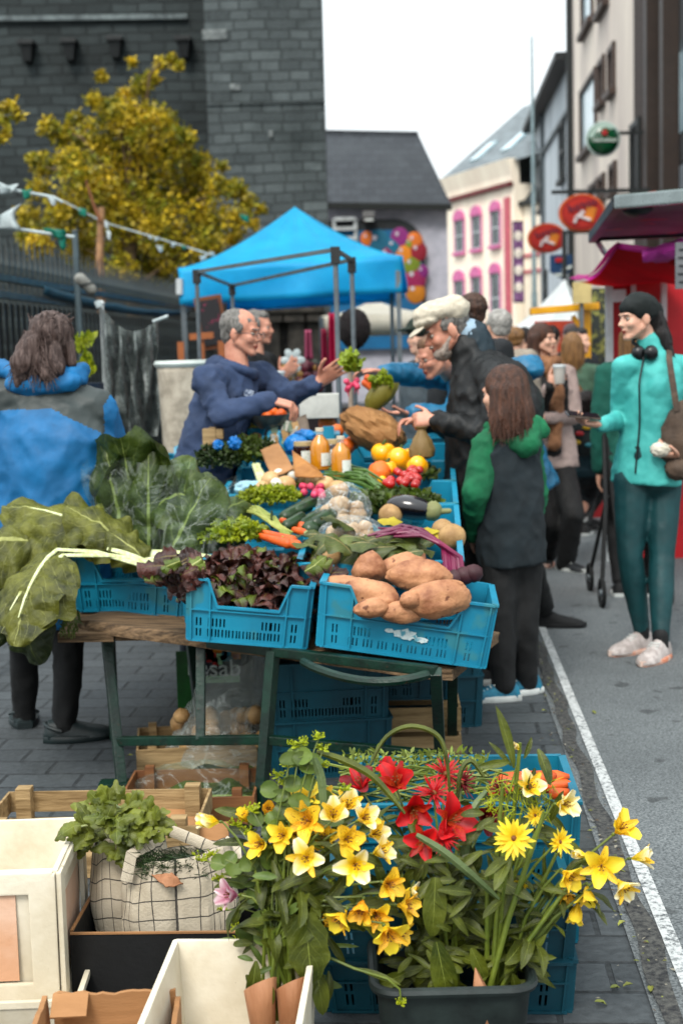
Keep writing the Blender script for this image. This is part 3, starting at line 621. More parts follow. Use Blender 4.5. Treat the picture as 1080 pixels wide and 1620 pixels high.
t=T('white_pole','thin white upright pole left of the plastic sheet','pole',onz(163,700,.0)); p=at(161,480,8.5); b=MB(); b.tube([(p.x,8.5,.0),(p.x,8.5,p.z)],.014,6); b.build('pole',wf,t); b=MB(); b.ball((p.x,8.5,p.z),.018,nu=8,nv=6); b.build('pole_tip',wf,t)
# cream canvas trolley bag behind the vendor
t=T('canvas_trolley_bag','tall cream canvas bag with rolled rim behind the vendor','bag',at(285,700,7.8)); cv=mat('cream canvas',H('bdb5a6',.9),H('9c9486',.9),scale=14,rough=.8)
rings=[]
for v,xa,xb in((0,275,330),(.5,262,335),(.95,252,335),(1,250,336)):
 y_=lerp(860,575,v); L_,R2=at(xa,y_,7.8),at(xb,y_,7.8); rings.append([(L_+R2)/2+V((math.cos(a)*abs(math.cos(a))**-.4*(R2.x-L_.x)/2 if abs(math.cos(a))>.05 else 0,math.sin(a)*.22,0))for a in[2*PI*k/28+.05 for k in range(28)]])
b=MB(); b.loft(rings,cap=False); b.build('canvas',cv,t,solid=.01)
b=MB(); b.tube(rings[-1]+rings[-1][:1],.02,6); b.build('rim',mat('pale rim',H('c6cfca',.9)),t)
# ============================================================ TENTS AND STALLS
bluec=mat('blue canopy cloth',H('2cc6ee',1),H('22b6e2',1),rough=.5,scale=2,bump=.1,bscale=5,trans=.5,bd=.05)
tube_m=mat('grey tube',H('7f878b',.9),H('62696d'),metal=.4,rough=.4)
TD=14.5; FL=at(283,424,TD); FR=at(635,404,TD+.1); zt_=(FL.z+FR.z)/2
BLc=V((FL.x+.25,TD+2.9,FL.z)); BRc=V((FR.x+.04,TD+2.9,FR.z)); PKt=at(466,327,TD+1.45)
t=T('blue_canopy_tent','bright blue peaked canopy tent on grey legs','tent',((FL.x+FR.x)/2,TD+1.4,0))
cs=[FL,FR,BRc,BLc]; b=MB()
for i in range(4):
 a,c=cs[i],cs[(i+1)%4]
 def rf_(u,v,a=a,c=c):
  base=lerp(a,c,u); q=lerp(base,PKt,v); hh_=lerp(base.z,PKt.z,v**1.35 if v<1 else 1); q.z=hh_-.06*math.sin(u*PI)*(1-v)**2+.012*math.sin(u*30)*(1-v)*v*3
  return q
 b.sheet(rf_,24,20)
b.build('roof_cloth',bluec,t,merge=.001)
for i in(0,1,2,3):
 a,c=cs[i],cs[(i+1)%4]; nr=(c-a).cross(V((0,0,1))).normalized(); b=MB()
 b.sheet(lambda u,v:lerp(a,c,u)+nr*(.01+.035*math.sin(u*11+v*2)*v+.02*math.sin(u*23+1)*v)+V((0,0,-v*.37)),50,6); b.build('valance',bluec,t,solid=.004)
for px,c in((0,FL),(1,FR),(2,BRc),(3,BLc)):
 b=MB(); b.box((c.x+(.03 if px in(0,3)else-.04),c.y+.03,c.z/2),(.05,.05,c.z)); b.build('leg',tube_m,t,smooth=False)
b=MB(); b.bar(FL+V((.03,.05,-.04)),FR+V((-.03,.05,-.04)),.03,.03); b.bar(FL+V((.03,.05,-.3)),FR+V((-.03,.05,-.3)),.03,.03); b.build('crossbar',tube_m,t,smooth=False)
b=MB(); b.tube([at(284,441,TD-.05),at(284,466,TD-.05)],.035,8); b.build('white_tie',wf,t)
# bare steel frame in front
t=T('bare_canopy_frame','bare grey steel canopy frame without cover in front of the blue tent','frame',onz(440,660,.2)); zf=1.98
A_,B_,E_,C_=[onz(x,y,zf)for x,y in((311,430),(530,395),(556,411),(367,452))]
fm=mat('dark steel tube',H('70797c',.9),metal=.4,rough=.4)
for a,c in((A_,B_),(B_,E_),(A_,C_),(C_,E_)):b=MB(); b.bar(a,c,.016,.022); b.build('rail',fm,t,smooth=False)
for a in(A_,B_,E_,C_):
 b=MB(); b.tube([a,V((a.x,a.y,0))],.014,8); g=b.build('leg',tube_m,t); b=MB(); b.box(a+V((0,0,-.03)),(.05,.05,.09)); b.build('joint',mat('dark joint',H('2c2e2e')),g,smooth=False,bevel=.004)
def marquee(name,label,pk,cs,val,m,legs=True):
 t=T(name,label,'tent',V((sum(c.x for c in cs)/4,sum(c.y for c in cs)/4,0))); b=MB()
 for i in range(4):b.sheet(lambda u,v,a=cs[i],c=cs[(i+1)%4]:lerp(lerp(a,c,u),pk,v)+V((0,0,-.04*math.sin(v*PI))),8,8)
 b.build('roof_cloth',m,t,merge=.001)
 for i in range(4):
  a,c=cs[i],cs[(i+1)%4]; b=MB(); b.sheet(lambda u,v:lerp(a,c,u)+V((0,0,-v*val)),10,2); b.build('valance',m,t,solid=.004)
 for c in cs:b=MB(); b.box((c.x,c.y,(c.z-.01)/2),(.05,.05,c.z-.01)); b.build('leg',tube_m,t,smooth=False)
whc=mat('white tent cloth',H('f2f5f4',.97),H('ccd2d0'),rough=.5,scale=2,trans=.35); crc=mat('cream tent cloth',H('e6e2d4',.93),H('cfcabb'),rough=.5,scale=2,trans=.35)
a=at(508,500,18); c=at(690,505,18); marquee('cream_marquee','low cream marquee seen beneath the blue canopy',at(590,474,19.3),[V((a.x,18,a.z)),V((c.x,18,a.z)),V((c.x+.2,20.6,a.z)),V((a.x+.2,20.6,a.z))],.24,crc)
a=at(798,528,15); c=at(962,505,13.2); marquee('white_marquee','white peaked marquee above the crowd on the right',at(893,441,15),[V((a.x,15,a.z)),V((c.x-.2,13.4,a.z)),V((c.x+.5,16,a.z)),V((a.x+.6,17.5,a.z))],.2,whc)
# yellow food stall
ye=mat('yellow paint',H('d9a516',.95),H('c08c10'),rough=.4); org=mat('orange cloth',H('b8431c',.9),H('8a2f16'),rough=.6)
t=T('yellow_food_stall','yellow framed food stall with orange inside behind the brunette','stall',at(890,620,12.5)*V((1,1,0))if False else V((at(890,620,12.5).x,12.5,0)))
a,c=at(838,493,12),at(946,484,12); b=MB(); b.bar(a,c,.12,.06); b.build('roof_beam',ye,t,smooth=False,bevel=.01)
b=MB(); b.bar(at(926,492,12.02),V((at(926,600,12.02).x,12.02,0)),.07,.07); b.bar(at(905,500,12.02),at(926,530,12.02),.04,.04); b.build('post',ye,t,smooth=False)
b=MB(); a2,c2=at(846,498,12.9),at(924,494,12.9); b.box(((a2.x+c2.x)/2,12.95,1.32),(c2.x-a2.x,.06,.7)); b.build('orange_back',org,t,smooth=False)
b=MB(); b.box((at(936,545,12.3).x,12.3,1.55),(.22,.05,.75)); b.build('menu_board',mat('dark menu',H('28302c'),H('8a8a4a'),scale=16,lo=.5,hi=.6),t,smooth=False)
b=MB(); b.box((a2.x*.5+c2.x*.5,12.1,.5),(1.1,.5,1.0)); b.build('counter',mat('red panel',H('a3141f',.9),H('8c0f1a'),rough=.5),t,smooth=False)
t=T('cream_board','small cream board on a stick above the yellow stall','sign',V((at(920,460,11.8).x,11.8,0))); p=at(920,463,11.8); b=MB(); b.box(p,(.15,.03,.17)); b.build('board',mat('cream card',H('cdbb85',.9)),t,smooth=False)
b=MB(); b.bar((p.x,11.83,0),(p.x,11.83,p.z),.03,.03); b.build('stick',tube_m,t,smooth=False)
# red stall with magenta canopy
redp=mat('red stall cloth',H('c00a20',.92),H('a80a1c',.9),rough=.55,scale=2,bump=.15,bscale=6,bd=.03); mag=mat('magenta cloth',H('e04cb4',.95),H('c83a9c'),rough=.5,trans=.6)
t=T('red_stall','red stall with magenta edged canopy behind the woman in teal','stall',V((at(1030,600,9.4).x,9.4,0)))
A1,B1,C1,D1=at(975,394,8.3),at(1110,414,7.6),at(1110,452,9.2),at(912,444,10.0)
b=MB(); b.sheet(lambda u,v:lerp(lerp(A1,B1,u),lerp(D1,C1,u),v)+V((0,0,-.07*math.sin(v*PI)-.03*math.sin(u*7)*v)),12,10); b.build('canopy_lining',mat('red canopy lining',H('e01030',1),H('c80c28',1),rough=.6,scale=2,trans=.7),t)
b=MB(); b.sheet(lambda u,v:lerp(lerp(A1,B1,u),lerp(D1,C1,u),v)+V((0,0,.025-.07*math.sin(v*PI)-.03*math.sin(u*7)*v)),12,10); b.build('canopy_cover',mag,t)
b=MB(); b.sheet(lambda u,v:lerp(A1,D1,u)+V((-.06*v,-.05,.04-.05*v*(1-.5*u)-.07*math.sin(u*PI))),12,3); b.sheet(lambda u,v:lerp(A1,B1,u)+V((0,-.02,.035-.035*v)),10,2); b.build('canopy_trim',mag,t,solid=.004)
xw0,xw1=at(962,560,9.5).x,at(1120,560,9.5).x; b=MB(); b.box(((xw0+xw1)/2,9.5,1.0),(xw1-xw0,.05,2.0)); b.build('wall',redp,t,smooth=False)
for px,w_ in((963,.045),(1001,.03),(1049,.035)):b=MB(); x_=at(px,560,9.42).x; b.bar((x_,9.42,0),(x_,9.42,1.98),w_,.04); b.build('white_post',wf,t,smooth=False)
p=at(977,468,9.4); b=MB(); b.box(p,(.1,.02,.08)); b.build('white_label',wf,t,smooth=False)
b=MB()
def pc(u,v):
 q=at(lerp(1016,1100,u),lerp(380+22*(1-u)**2,412,v),8.0-.3*math.sin(v*PI)); return q+V((0,0,.03*n3((u*5,v*5,3))))
b.sheet(pc,12,8); tag(b.build('pink_cloth',mat('pink cloth',H('d452b4',.95),H('b33a98'),trans=.2),solid=.02),'bunched bright pink cloth on top of the red stall canopy','cloth')
t=T('price_board','grey printed board hanging at the right edge over the red stall','sign',at(1090,420,7.2)); p=at(1088,420,7.2); b=MB(); b.box(p,(.13,.02,.23)); b.build('board',mat('grey card',H('7d7f82',.9)),t,smooth=False)
b=MB()
for k in range(5):b.box(p+V((-.01,-.015,.08-.04*k)),(.08+.01*(k%2),.004,.006))
b.build('printed_lines',mat('dark ink',H('2b2c30')),t,smooth=False)
# truck hatch
P1,P2,P3,P4=at(936,377,9.3),at(976,320,7.4),at(1110,308,7.0),at(1110,369,8.8)
t=T('food_truck_hatch','raised chrome edged serving hatch of a food truck with mirror reflections painted on its underside','hatch',P2)
b=MB(); nn=(P2-P1).cross(P3-P2).normalized(); nn=nn if nn.z>0 else-nn
b.add([P1,P2,P3,P4]+[q+nn*.04 for q in(P1,P2,P3,P4)],[(0,1,2,3),(7,6,5,4),(0,4,5,1),(1,5,6,2),(2,6,7,3),(3,7,4,0)])
mm,n_,P_,new_,link_=nmat('painted hatch reflections'); c_=mixc(new_,link_,ramp(new_,link_,nz(new_,link_,2.2,2,.4,None),.45,.6),H('646c60',.8),H('33503f',.8))
c_=mixc(new_,link_,ramp(new_,link_,nz(new_,link_,4.2,2,.4,None,.6),.6,.66),c_,H('a84a26',.9)); link_(c_,P_.inputs['Base Color']); P_.inputs['Roughness'].default_value=.55  # green and orange mottling paints the mirror's reflections into the panel colour
b.build('panel',mm,t,smooth=False)
chrome=mat('chrome edge',H('9fa9a9',.9),metal=.6,rough=.25,bump=0)
b=MB(); b.bar(P2,P3,.06,.07); b.build('chrome_rail',chrome,t,smooth=False,bevel=.01)
b=MB(); b.bar(P1,P2,.05,.06); b.bar(P1,P4,.03,.04); b.build('dark_rail',mat('black metal',H('16191b')),t,smooth=False,bevel=.008)
b=MB(); q=lerp(P2,P3,.4)+V((0,.3,-.02)); b.ball(q,(.08,.08,.04)); b.build('lamp',mat('black metal',H('16191b')),t)
b=MB(); b.tube([lerp(P1,P4,.05)+V((0,0,-.02)),at(956,400,9.4),at(975,405,9.3),at(990,398,9.2)],.02,6); b.build('gas_strut',chrome,t)
# dark stone memorial wall below the tent
t=T('stone_memorial','dim carved stone wall with square pilasters beneath the blue tent','wall',V((at(440,560,21).x,21,0)))
ms_=mat('dim carved stone',H('5a5650',.8),H('3a3834',.8),scale=5,rough=.85,bump=.6,bscale=20)
xa,xb=at(300,560,21).x,at(515,560,21).x; b=MB(); b.box(((xa+xb)/2,21.3,1.1),(xb-xa,.3,2.2)); b.build('wall',ms_,t,smooth=False)
for px in(345,390,430,470,500):b=MB(); x_=at(px,560,21).x; b.box((x_,21.05,.95),(.24,.2,1.9)); b.box((x_,21.0,1.95),(.34,.3,.12)); b.build('pilaster',ms_,t,smooth=False,bevel=.01)
b=MB(); b.box(((xa+xb)/2,21.05,2.1),(xb-xa,.5,.16)); b.build('cornice',ms_,t,smooth=False,bevel=.02)
# craft stall below the tent
t=T('craft_stall','craft stall table with dark cloth below the blue tent','stall',V((at(470,620,11).x,11,0)))
xa,xb=at(395,600,11).x,at(560,600,11).x
b=MB(); b.box(((xa+xb)/2,11.3,1.0),(xb-xa,.8,.04)); b.build('table_top',mat('dark wood',H('3a2e26')),t,smooth=False)
b=MB(); b.box(((xa+xb)/2,11.3,.49),(xb-xa,.8,.97)); b.build('cloth',mat('dark maroon cloth',H('2a1820'),H('1a1016'),rough=.8),t,smooth=False)
mar=mat('maroon things',H('6a1030',.8),H('3a0a20'),scale=20);
for px,py,w_,h_,c,nm,lb in((525,545,8,100,'c01858','pink_scarf','bright pink scarf hanging left of the near tent pole'),(512,560,6,80,'9a1448','pink_scarf','narrow dark pink scarf hanging left of the brighter one'),(487,545,7,46,'c8688a','pink_scarf','short pale pink scarf above the white flower windmill')):
 p=at(px,py-h_/2,10.7); b=MB(); W_,H_=w_/FPX*10.7*1.3,h_/FPX*10.7
 b.sheet(lambda u,v:p+V(((u-.5)*W_*(1+.4*v),.03*math.sin(u*9+px),-v*H_)),8,8); tag(b.build(nm,mat('scarf '+c,H(c,.9),trans=.2),solid=.006),lb,'scarf')
p=at(463,570,10.6); t=T('flower_windmill','white flower shaped garden windmill on the craft stall','ornament',p); b=MB()
for k in range(6):
 a=k*PI/3; b.ball(p+V((math.cos(a)*.055,0,math.sin(a)*.055)),(.038,.008,.028),rotm(0,-a,0),nu=12,nv=8)
b.build('petals',cloth_w,t); b=MB(); b.ball(p+V((0,-.01,0)),.018,nu=10,nv=6); b.build('hub',mat('black metal',H('16191b')),t); b=MB(); b.tube([p,V((p.x,10.62,1.02))],.006,5); b.build('stick',tube_m,t)
b=MB()
for k in range(60):q=at(rr(445,512),rr(575,615),rr(10.8,11.4)); b.ball(q,(rr(.02,.05),)*3,nu=6,nv=5,mi=random.choice((0,0,1,2)))
tag(b.build('dried_flowers',[mar,mat('ochre',H('8a6a30')),mat('dark green',H('1e2a1a'))]),'dark maroon and ochre dried flowers heaped on the craft stall','dried flowers',kind='stuff')
# dark round topiary ball on a pale stand
p=at(560,518,9.3); t=T('topiary_ball','rough dark purple ball on a pale stick between the frame poles','ornament',V((p.x,9.3,0))); b=MB(); q=at(560,520,9.3)
b.ball(q,(.105,.1,.13),nu=40,nv=28,fn=lambda d:1+.09*n3(d,7)+.05*n3(d,22)); b.build('ball',mat('dark plush',H('241418',.8),H('120a0d',.8),rough=.95,scale=40,bump=1,bscale=120),t)
b=MB(); b.tube([q+V((0,0,-.1)),at(553,556,9.3),V((q.x-.02,9.3,.0))],[.035,.02,.018],8); b.build('stand',mat('pale stand',H('a99a8c')),t)
# easel with framed picture, left of the tent
p=at(335,510,11.5); t=T('framed_picture','dark picture in a brown frame leaning behind the vendor','picture',p); b=MB(); q_=rotm(0,R(-8),0)
b.box(p,(.22,.03,.42),q_); b.build('frame',mat('brown frame',H('7a4a2a')),t,smooth=False); b=MB(); b.box(p+V((0,-.02,0)),(.17,.02,.36),q_); b.build('picture',mat('dark picture',H('1c1a20'),H('9a2a58'),scale=14,lo=.58,hi=.66),t,smooth=False)
t=T('wooden_stand','orange wooden display stand behind the vendor','stand',at(315,560,11.3)); b=MB()
for dx in(-.16,0,.16):b.bar(at(318,540,11.3)+V((dx,0,0)),V((at(318,540,11.3).x+dx,11.3,.0)),.05,.04)
b.bar(at(300,533,11.28),at(338,530,11.28),.05,.05); b.build('frame',mat('orange wood',H('a8683a',.9)),t,smooth=False)
# ============================================================ CRATES AND TABLES
bl1=mat('blue crate plastic',H('1c9cba',.8),H('148caa',.78),rough=.42,scale=3,bump=.08,bscale=14,spec=.45,spots=(H('3f93a2',.75),7,.6))
bl_shade=mat('shaded teal crate plastic',H('0c6c7e',.7),H('085464',.7),rough=.45,scale=3,bump=.08,bscale=14)  # crate colour darkened: shade under and behind things put into the colour
def crate_mesh(L=.53,W=.39,Hh=.2,low=.115,dipL=True,dipW=False,slots=True,th=.008,m=None,taper=.95):
 b=MB()
 def wall(o,x,nrm,Ln,dip,kind):
  g=[]
  if slots:
   rows=((.05,.077),(.017,.042))if kind=='L' else((.047,.074),(.017,.042))
   for ri,(v0,v1)in enumerate(rows):
    cl=(([.1,.9]if False else[])+([.085,.205,.27,.66,.735,.895]if ri==0 else[.085,.2,.285,.37,.46,.545,.63,.715,.8,.895]if False else[.085,.2,.29,.38,.47,.56,.65,.74,.895]))if kind=='L' else[.36,.66]
    for c in cl:
     nS=2 if c in(.085,.895)else 3
     if kind=='W':nS=5
     for s_ in range(nS):
      u=c*Ln+(s_-(nS-1)/2)*.0125; g.append((u-.0028,u+.0028,v0,v1))
  us=sorted({0,Ln,round(.16*Ln,5),round(.24*Ln,5),round(.76*Ln,5),round(.84*Ln,5),*[round(a,5)for w_ in g for a in w_[:2]]})
  vs=sorted({0,low-.015,*[round(a,5)for w_ in g for a in w_[2:]]})+[9]
  def top(u):
   if not dip:return Hh
   f=u/Ln
   if f<=.16 or f>=.84:return Hh
   if f<.24:return lerp(Hh,low,(f-.16)/.08)
   if f>.76:return lerp(Hh,low,(.84-f)/.08)
   return low
  cells={}
  for i in range(len(us)-1):
   for j in range(len(vs)-1):
    cu,cvv=(us[i]+us[i+1])/2,(vs[j]+vs[j+1])/2 if j<len(vs)-2 else 9
    cells[i,j]=not any(a<cu<c and e<cvv<f_ for a,c,e,f_ in g)
  def P(i,j,k):
   u=us[i]; v=vs[j]if j<len(vs)-1 else top(u); tp=lerp(taper,1,v/Hh)
   q=o+x*((u-Ln/2)*tp); q=V((q.x,q.y,0))+nrm*(-(1-tp)*.35*.5-k*th); q.z=v; return q
  for(i,j),ok in cells.items():
   if not ok:continue
   a=[P(i,j,0),P(i+1,j,0),P(i+1,j+1,0),P(i,j+1,0)]; c=[P(i,j,1),P(i+1,j,1),P(i+1,j+1,1),P(i,j+1,1)]
   b.add(a,[(0,1,2,3)]); b.add(c,[(3,2,1,0)])
   for(di,dj,e0,e1)in((0,-1,0,1),(1,0,1,2),(0,1,2,3),(-1,0,3,0)):
    if not cells.get((i+di,j+dj),False):b.add([a[e0],a[e1],c[e1],c[e0]],[(1,0,3,2)])
  def W3(u,v,k):
   tp=lerp(taper,1,v/Hh); q=o+x*((u-Ln/2)*tp); q=V((q.x,q.y,0))+nrm*(-(1-tp)*.175+k); q.z=v; return q
  for f in((.02,.18,.5,.82,.98)if kind=='L' else(.02,.2,.8,.98)):
   if f==.5 and kind=='L':continue
   u=f*Ln; b.bar(W3(u,.004,.004),W3(u,top(u)-.004,.004),.005,.011,0,nrm)
  b.bar(W3(.01*Ln,low-.012,.004),W3(.99*Ln,low-.012,.004),.011,.004)
  b.bar(W3(.0,.003,.003),W3(Ln,.003,.003),.008,.006)
  for f in((.3,.7)if kind=='L' else(.3,.55,.78))if kind=='W' else():
   q0,q1=W3(f*Ln,.004,.006),W3(f*Ln,.05,.004); b.bar(q0,q1,.014,.012,0,nrm)
  cuts=((0,.16),(.16,.24),(.24,.76),(.76,.84),(.84,1))if dip else((0,1),)
  for a,c in cuts:b.bar(W3(a*Ln,top(a*Ln),.002),W3(c*Ln,top(c*Ln),.002),.02,.007)
 wall(V((0,-W/2,0)),V((1,0,0)),V((0,-1,0)),L,dipL,'L'); wall(V((0,W/2,0)),V((-1,0,0)),V((0,1,0)),L,dipL,'L')
 wall(V((L/2,0,0)),V((0,1,0)),V((1,0,0)),W,dipW,'W'); wall(V((-L/2,0,0)),V((0,-1,0)),V((-1,0,0)),W,dipW,'W')
 b.box((0,0,.006),(L*.95,W*.93,.01)); b.local=True
 o=b.build('plastic_crate',m or bl1,None,smooth=False); return o
PROTO={}
def crate(key,loc,rz,label,group=None,tilt=0,z=None,mat2=None,name='plastic_crate',**kw):
 if key not in PROTO:
  o=crate_mesh(**kw); PROTO[key]=o.data; bpy.data.objects.remove(o)
 o=bpy.data.objects.new(name,PROTO[key]); COL.objects.link(o)
 o.rotation_mode='XYZ'; o.location=loc; o.rotation_euler=(tilt,0,rz); tag(o,label,'crate',group); return o
def crate_px(key,pl,pr,zl_,zr_,dep,label,**kw):
 a,c=onz(*pl,zl_),onz(*pr,zr_); x=(c-a).normalized(); y=V((-x.y,x.x,0)).normalized(); mid=(a+c)/2; z=x.cross(y)
 q=Matrix((x,y,z)).transposed().to_quaternion(); o=crate(key,mid+y*dep/2,0,label,**kw); o.rotation_euler=q.to_euler(); print('crate',key,(c-a).length,a,c); return o
ZT=.545
GREEN=mat('green painted steel',H('0c4232',.75),H('082c22',.75),rough=.38,scale=12,spots=(H('4a3a26',.6),60,.66),bump=.25)
plank=mat('weathered plank',H('8d7559',.85),H('54432f',.85),rough=.8,scale=5,stretch=(1.2,14,14),bump=.7,bscale=6)
t=T('trestle_table','low plank topped trestle table with green steel legs in front','table',onz(420,1180,0))
fl_,fr_=onz(118,985,.556),onz(712,1066,.458); dx_=(fr_-fl_).normalized(); dyy=V((-dx_.y,dx_.x,0))
for k in range(3):
 b=MB(); o_=fl_+dyy*(.1+.212*k)+V((0,0,-.008)); L_=(fr_-fl_).length; N=24; rings=[]
 for i in range(N+1):
  u=i/N; c=o_+dx_*(u*L_+(.015*math.sin(k*9)if i in(0,N)else 0)); w_=.104 if k else .104; j=.006*n3((u*9,k,0)); e=.75 if i in(0,N)else 1
  rings.append([c+dyy*(-w_*e+j)+V((0,0,.004)),c+dyy*(-w_+.012+j)+V((0,0,.02*e)),c+dyy*(w_-.008)+V((0,0,.02*e)),c+dyy*w_*e+V((0,0,.004)),c+dyy*w_*e+V((0,0,-.016)),c+dyy*(-w_*e+j)+V((0,0,-.018+.004*n3((u*14,5,k))))])
 b.loft(rings); b.build('plank',plank,t)
def leg(a,c,w_=.034):b=MB(); b.bar(a,c,w_,w_); return b.build('leg',GREEN,t,smooth=False,bevel=.004)
zl=.51
def legpx(tp,ft):leg(onz(*tp,zl),onz(*ft,0.0))
legpx((167,995),(193,1243)); legpx((432,1030),(411,1290)); legpx((689,1062),(699,1262))
lt,lf=onz(167,995,zl),onz(193,1243,0); mt,mf=onz(432,1030,zl),onz(411,1290,0); rt,rf2=onz(689,1062,zl),onz(699,1262,0)
j1,j2,j3=lerp(lf,lt,.28),lerp(mf,mt,.46),lerp(rf2,rt,.36)
b=MB(); b.bar(j1,j2,.026,.03); b.build('lower_rail',GREEN,t,smooth=False,bevel=.004); b=MB(); b.bar(j2,j3,.026,.03); b.build('lower_rail',GREEN,t,smooth=False,bevel=.004)
b=MB(); b.bar(onz(318,1012,zl),lerp(j1,j2,.58),.03,.03); b.build('upright',GREEN,t,smooth=False,bevel=.004)
b=MB(); b.bar(lt,mt,.03,.03); b.bar(mt,rt,.03,.03); b.build('top_rail',GREEN,t,smooth=False,bevel=.004)
b=MB(); b.tube([onz(lerp(480,690,u),1047+24*math.sin(u*PI)**.8+u*14,.505-.02*math.sin(u*PI))for u in[k/14 for k in range(15)]],.014,8); b.build('curved_brace',GREEN,t)
b=MB(); b.box(lf+V((-.02,0,.008)),(.11,.07,.016)); b.build('foot_plate',GREEN,t,smooth=False,bevel=.003)
leg(lt+dyy*.6,lf+dyy*.6); leg(rt+dyy*.5-dx_*.1,rf2+dyy*.5-dx_*.12)
def bed(D):return .545+.125*max(0,min(D,6.85)-4.55)
def onbed(px,py,dz=0.0):
 lo,hi=3.6,12
 for _ in range(40):
  m_=(lo+hi)/2; p=at(px,py,m_)
  if p.z>bed(m_)+.2+dz:lo=m_
  else:hi=m_
 return at(px,py,lo)
 # raised rear display table, sloping up
t=T('display_table','long raised display table carrying the rows of produce crates','table',st(-.7,6.6))
b=MB()
for x0 in[-1.27+.195*k for k in range(7)]:
 b.bar(st(x0+.1,4.72,bed(4.72)-.055),st(x0+.1,6.85,bed(6.85)-.055),.19,.03); b.bar(st(x0+.1,6.86,bed(6.9)-.055),st(x0+.1,8.9,bed(8.9)-.055),.19,.03)
b.build('board_top',plank,t,smooth=False)
for x0,d in((-1.22,5.3),(.05,5.5),(-1.22,6.9),(.05,6.9),(-1.22,8.8),(.05,8.8)):b=MB(); b.bar(st(x0,d,0),st(x0,d,bed(d)-.04),.035,.035); b.build('leg',GREEN,t,smooth=False,bevel=.004)
# front crates
lon=dict(L=.53,W=.39,Hh=.2); sho=dict(L=.53,W=.39,Hh=.2,dipL=True)
c1=crate_px('long',(62,960),(292,979),.575,.54,.39,'blue crate spilling big chard leaves, at the left end of the trestle table')
c2=crate_px('lett',(290,1013),(488,1029),.556,.516,.5,'blue crate heaped with dark red lettuce, middle of the table front',L=.385,W=.5,Hh=.2)
c3=crate_px('long',(503,1023),(764,1059),.545,.468,.39,'blue crate full of sweet potatoes at the front right of the table')
# torn paper label on it
lab=MB(); q=c3.rotation_euler.to_matrix(); fx,fy=q@V((1,0,0)),q@V((0,-1,0)); o_=V(c3.location)+fy*.1925
def torn(cx,cz,w_,h_,s):
 pts=[(cx+w_*math.cos(a)*(.8+.35*n3((math.cos(a)*3,math.sin(a)*3,s))),cz+h_*math.sin(a)*(.8+.35*n3((math.cos(a)*3,math.sin(a)*3,s+4))))for a in[2*PI*k/22 for k in range(22)]]
 lab.prism(pts,o_,fx,q@V((0,0,1)),fy,.0015)
torn(.005,.075,.045,.02,1); torn(-.045,.08,.018,.008,3); torn(.055,.064,.026,.011,6)
lb_=lab.build('torn_label',mat('label paper',H('c9d6d6',.9),H('5fa0b0',.9),scale=40,lo=.52,hi=.6),None,smooth=False)
mw=Matrix.LocRotScale(V(c3.location),c3.rotation_euler.to_quaternion(),None)
lb_.data.transform(mw.inverted()); lb_.parent=c3
# crates behind, row after row up the display
mp={0:'right hand row',1:'middle row',2:'left hand row'}
GC='blue crates packed along the display table'
k=0
nth=['nearest','second nearest','third','fourth','fifth','sixth','seventh','eighth','ninth','farthest']
for cidx,x0,pitch,nr_,d0 in((0,-.17,.405,10,4.83),(1,-.645,.545,7,5.0),(2,-1.05,.545,6,5.18)):
 for r_ in range(nr_):
  d=d0+pitch*r_; tl=math.atan(.125)if d<6.7 else 0
  lb='%s blue crate of the %s on the display table'%(nth[r_],mp[cidx])
  crate('row%d'%(cidx>0),st(x0+(.02*n3((r_,cidx,0))),d,bed(d)+(.002,-.03,-.03)[cidx]),SROT+.05*n3((r_,cidx,4)),lb,GC,tilt=tl,L=(.53,.39,.39)[cidx],W=(.38,.53,.53)[cidx],Hh=.2,dipW=cidx>0)
  # stack below the table
g0=onz(484,1212,0);
wood=mat('pale crate wood',H('b89f76',.85),H('8c744f',.85),rough=.75,scale=4,stretch=(1,9,9),bump=.4,bscale=12)
def slat_crate(loc,rz,L,W,Hh,label,nsl=2,gap=.018,name='wooden_crate',m=None,posts=.03,group=None):
 t=T(name,label,'crate',loc,rz,group); b0=Matrix.LocRotScale(V(loc),Quaternion((0,0,1),rz),None); m=m or wood; hs=(Hh-gap*(nsl-1))/nsl
 for sy in(-1,1):
  for k in range(nsl):b=MB(); b.M=b0; b.box((0,sy*W/2,hs/2+k*(hs+gap)),(L,.008,hs)); b.build('slat',m,t,smooth=False,bevel=.001)
 for sx in(-1,1):
  for k in range(nsl):b=MB(); b.M=b0; b.box((sx*(L/2-.004),0,hs/2+k*(hs+gap)),(.008,W-.012,hs)); b.build('slat',m,t,smooth=False,bevel=.001)
  for sy in(-1,1):b=MB(); b.M=b0; b.box((sx*(L/2-.055),sy*(W/2-.02),Hh/2+.01),(posts,posts,Hh+.02)); b.build('corner_post',m,t,smooth=False,bevel=.001)
 b=MB(); b.M=b0; b.box((0,0,.006),(L-.02,W-.02,.006)); b.build('base',m,t,smooth=False)
 return t
p=onz(610,1205,0); slat_crate((p.x,p.y+.2,.001),-.03,.55,.38,.19,'pale slatted wooden crate under the table below the blue crates',2)
crate('teal',(p.x-.05,p.y+.22,.215),-.03,'teal crate on the pale wooden crate under the table',m=bl_shade,L=.6,W=.39,Hh=.2)
crate('teal',(p.x+.08,p.y+.62,.0),.02,'teal crate on the ground behind the wooden crate',m=bl_shade); crate('teal',(p.x+.08,p.y+.62,.2),.0,'teal crate on top at the back under the table',m=bl_shade)
p2=onz(440,1240,0)
crate('teal2',(p2.x+.16,p2.y+.3,.0),.1,'shaded teal crate on the ground behind the middle table leg',m=bl_shade,L=.4,W=.5,Hh=.2,dipL=False)
crate('teal2',(p2.x+.16,p2.y+.3,.2),.08,'shaded teal crate stacked behind the middle table leg',m=bl_shade)
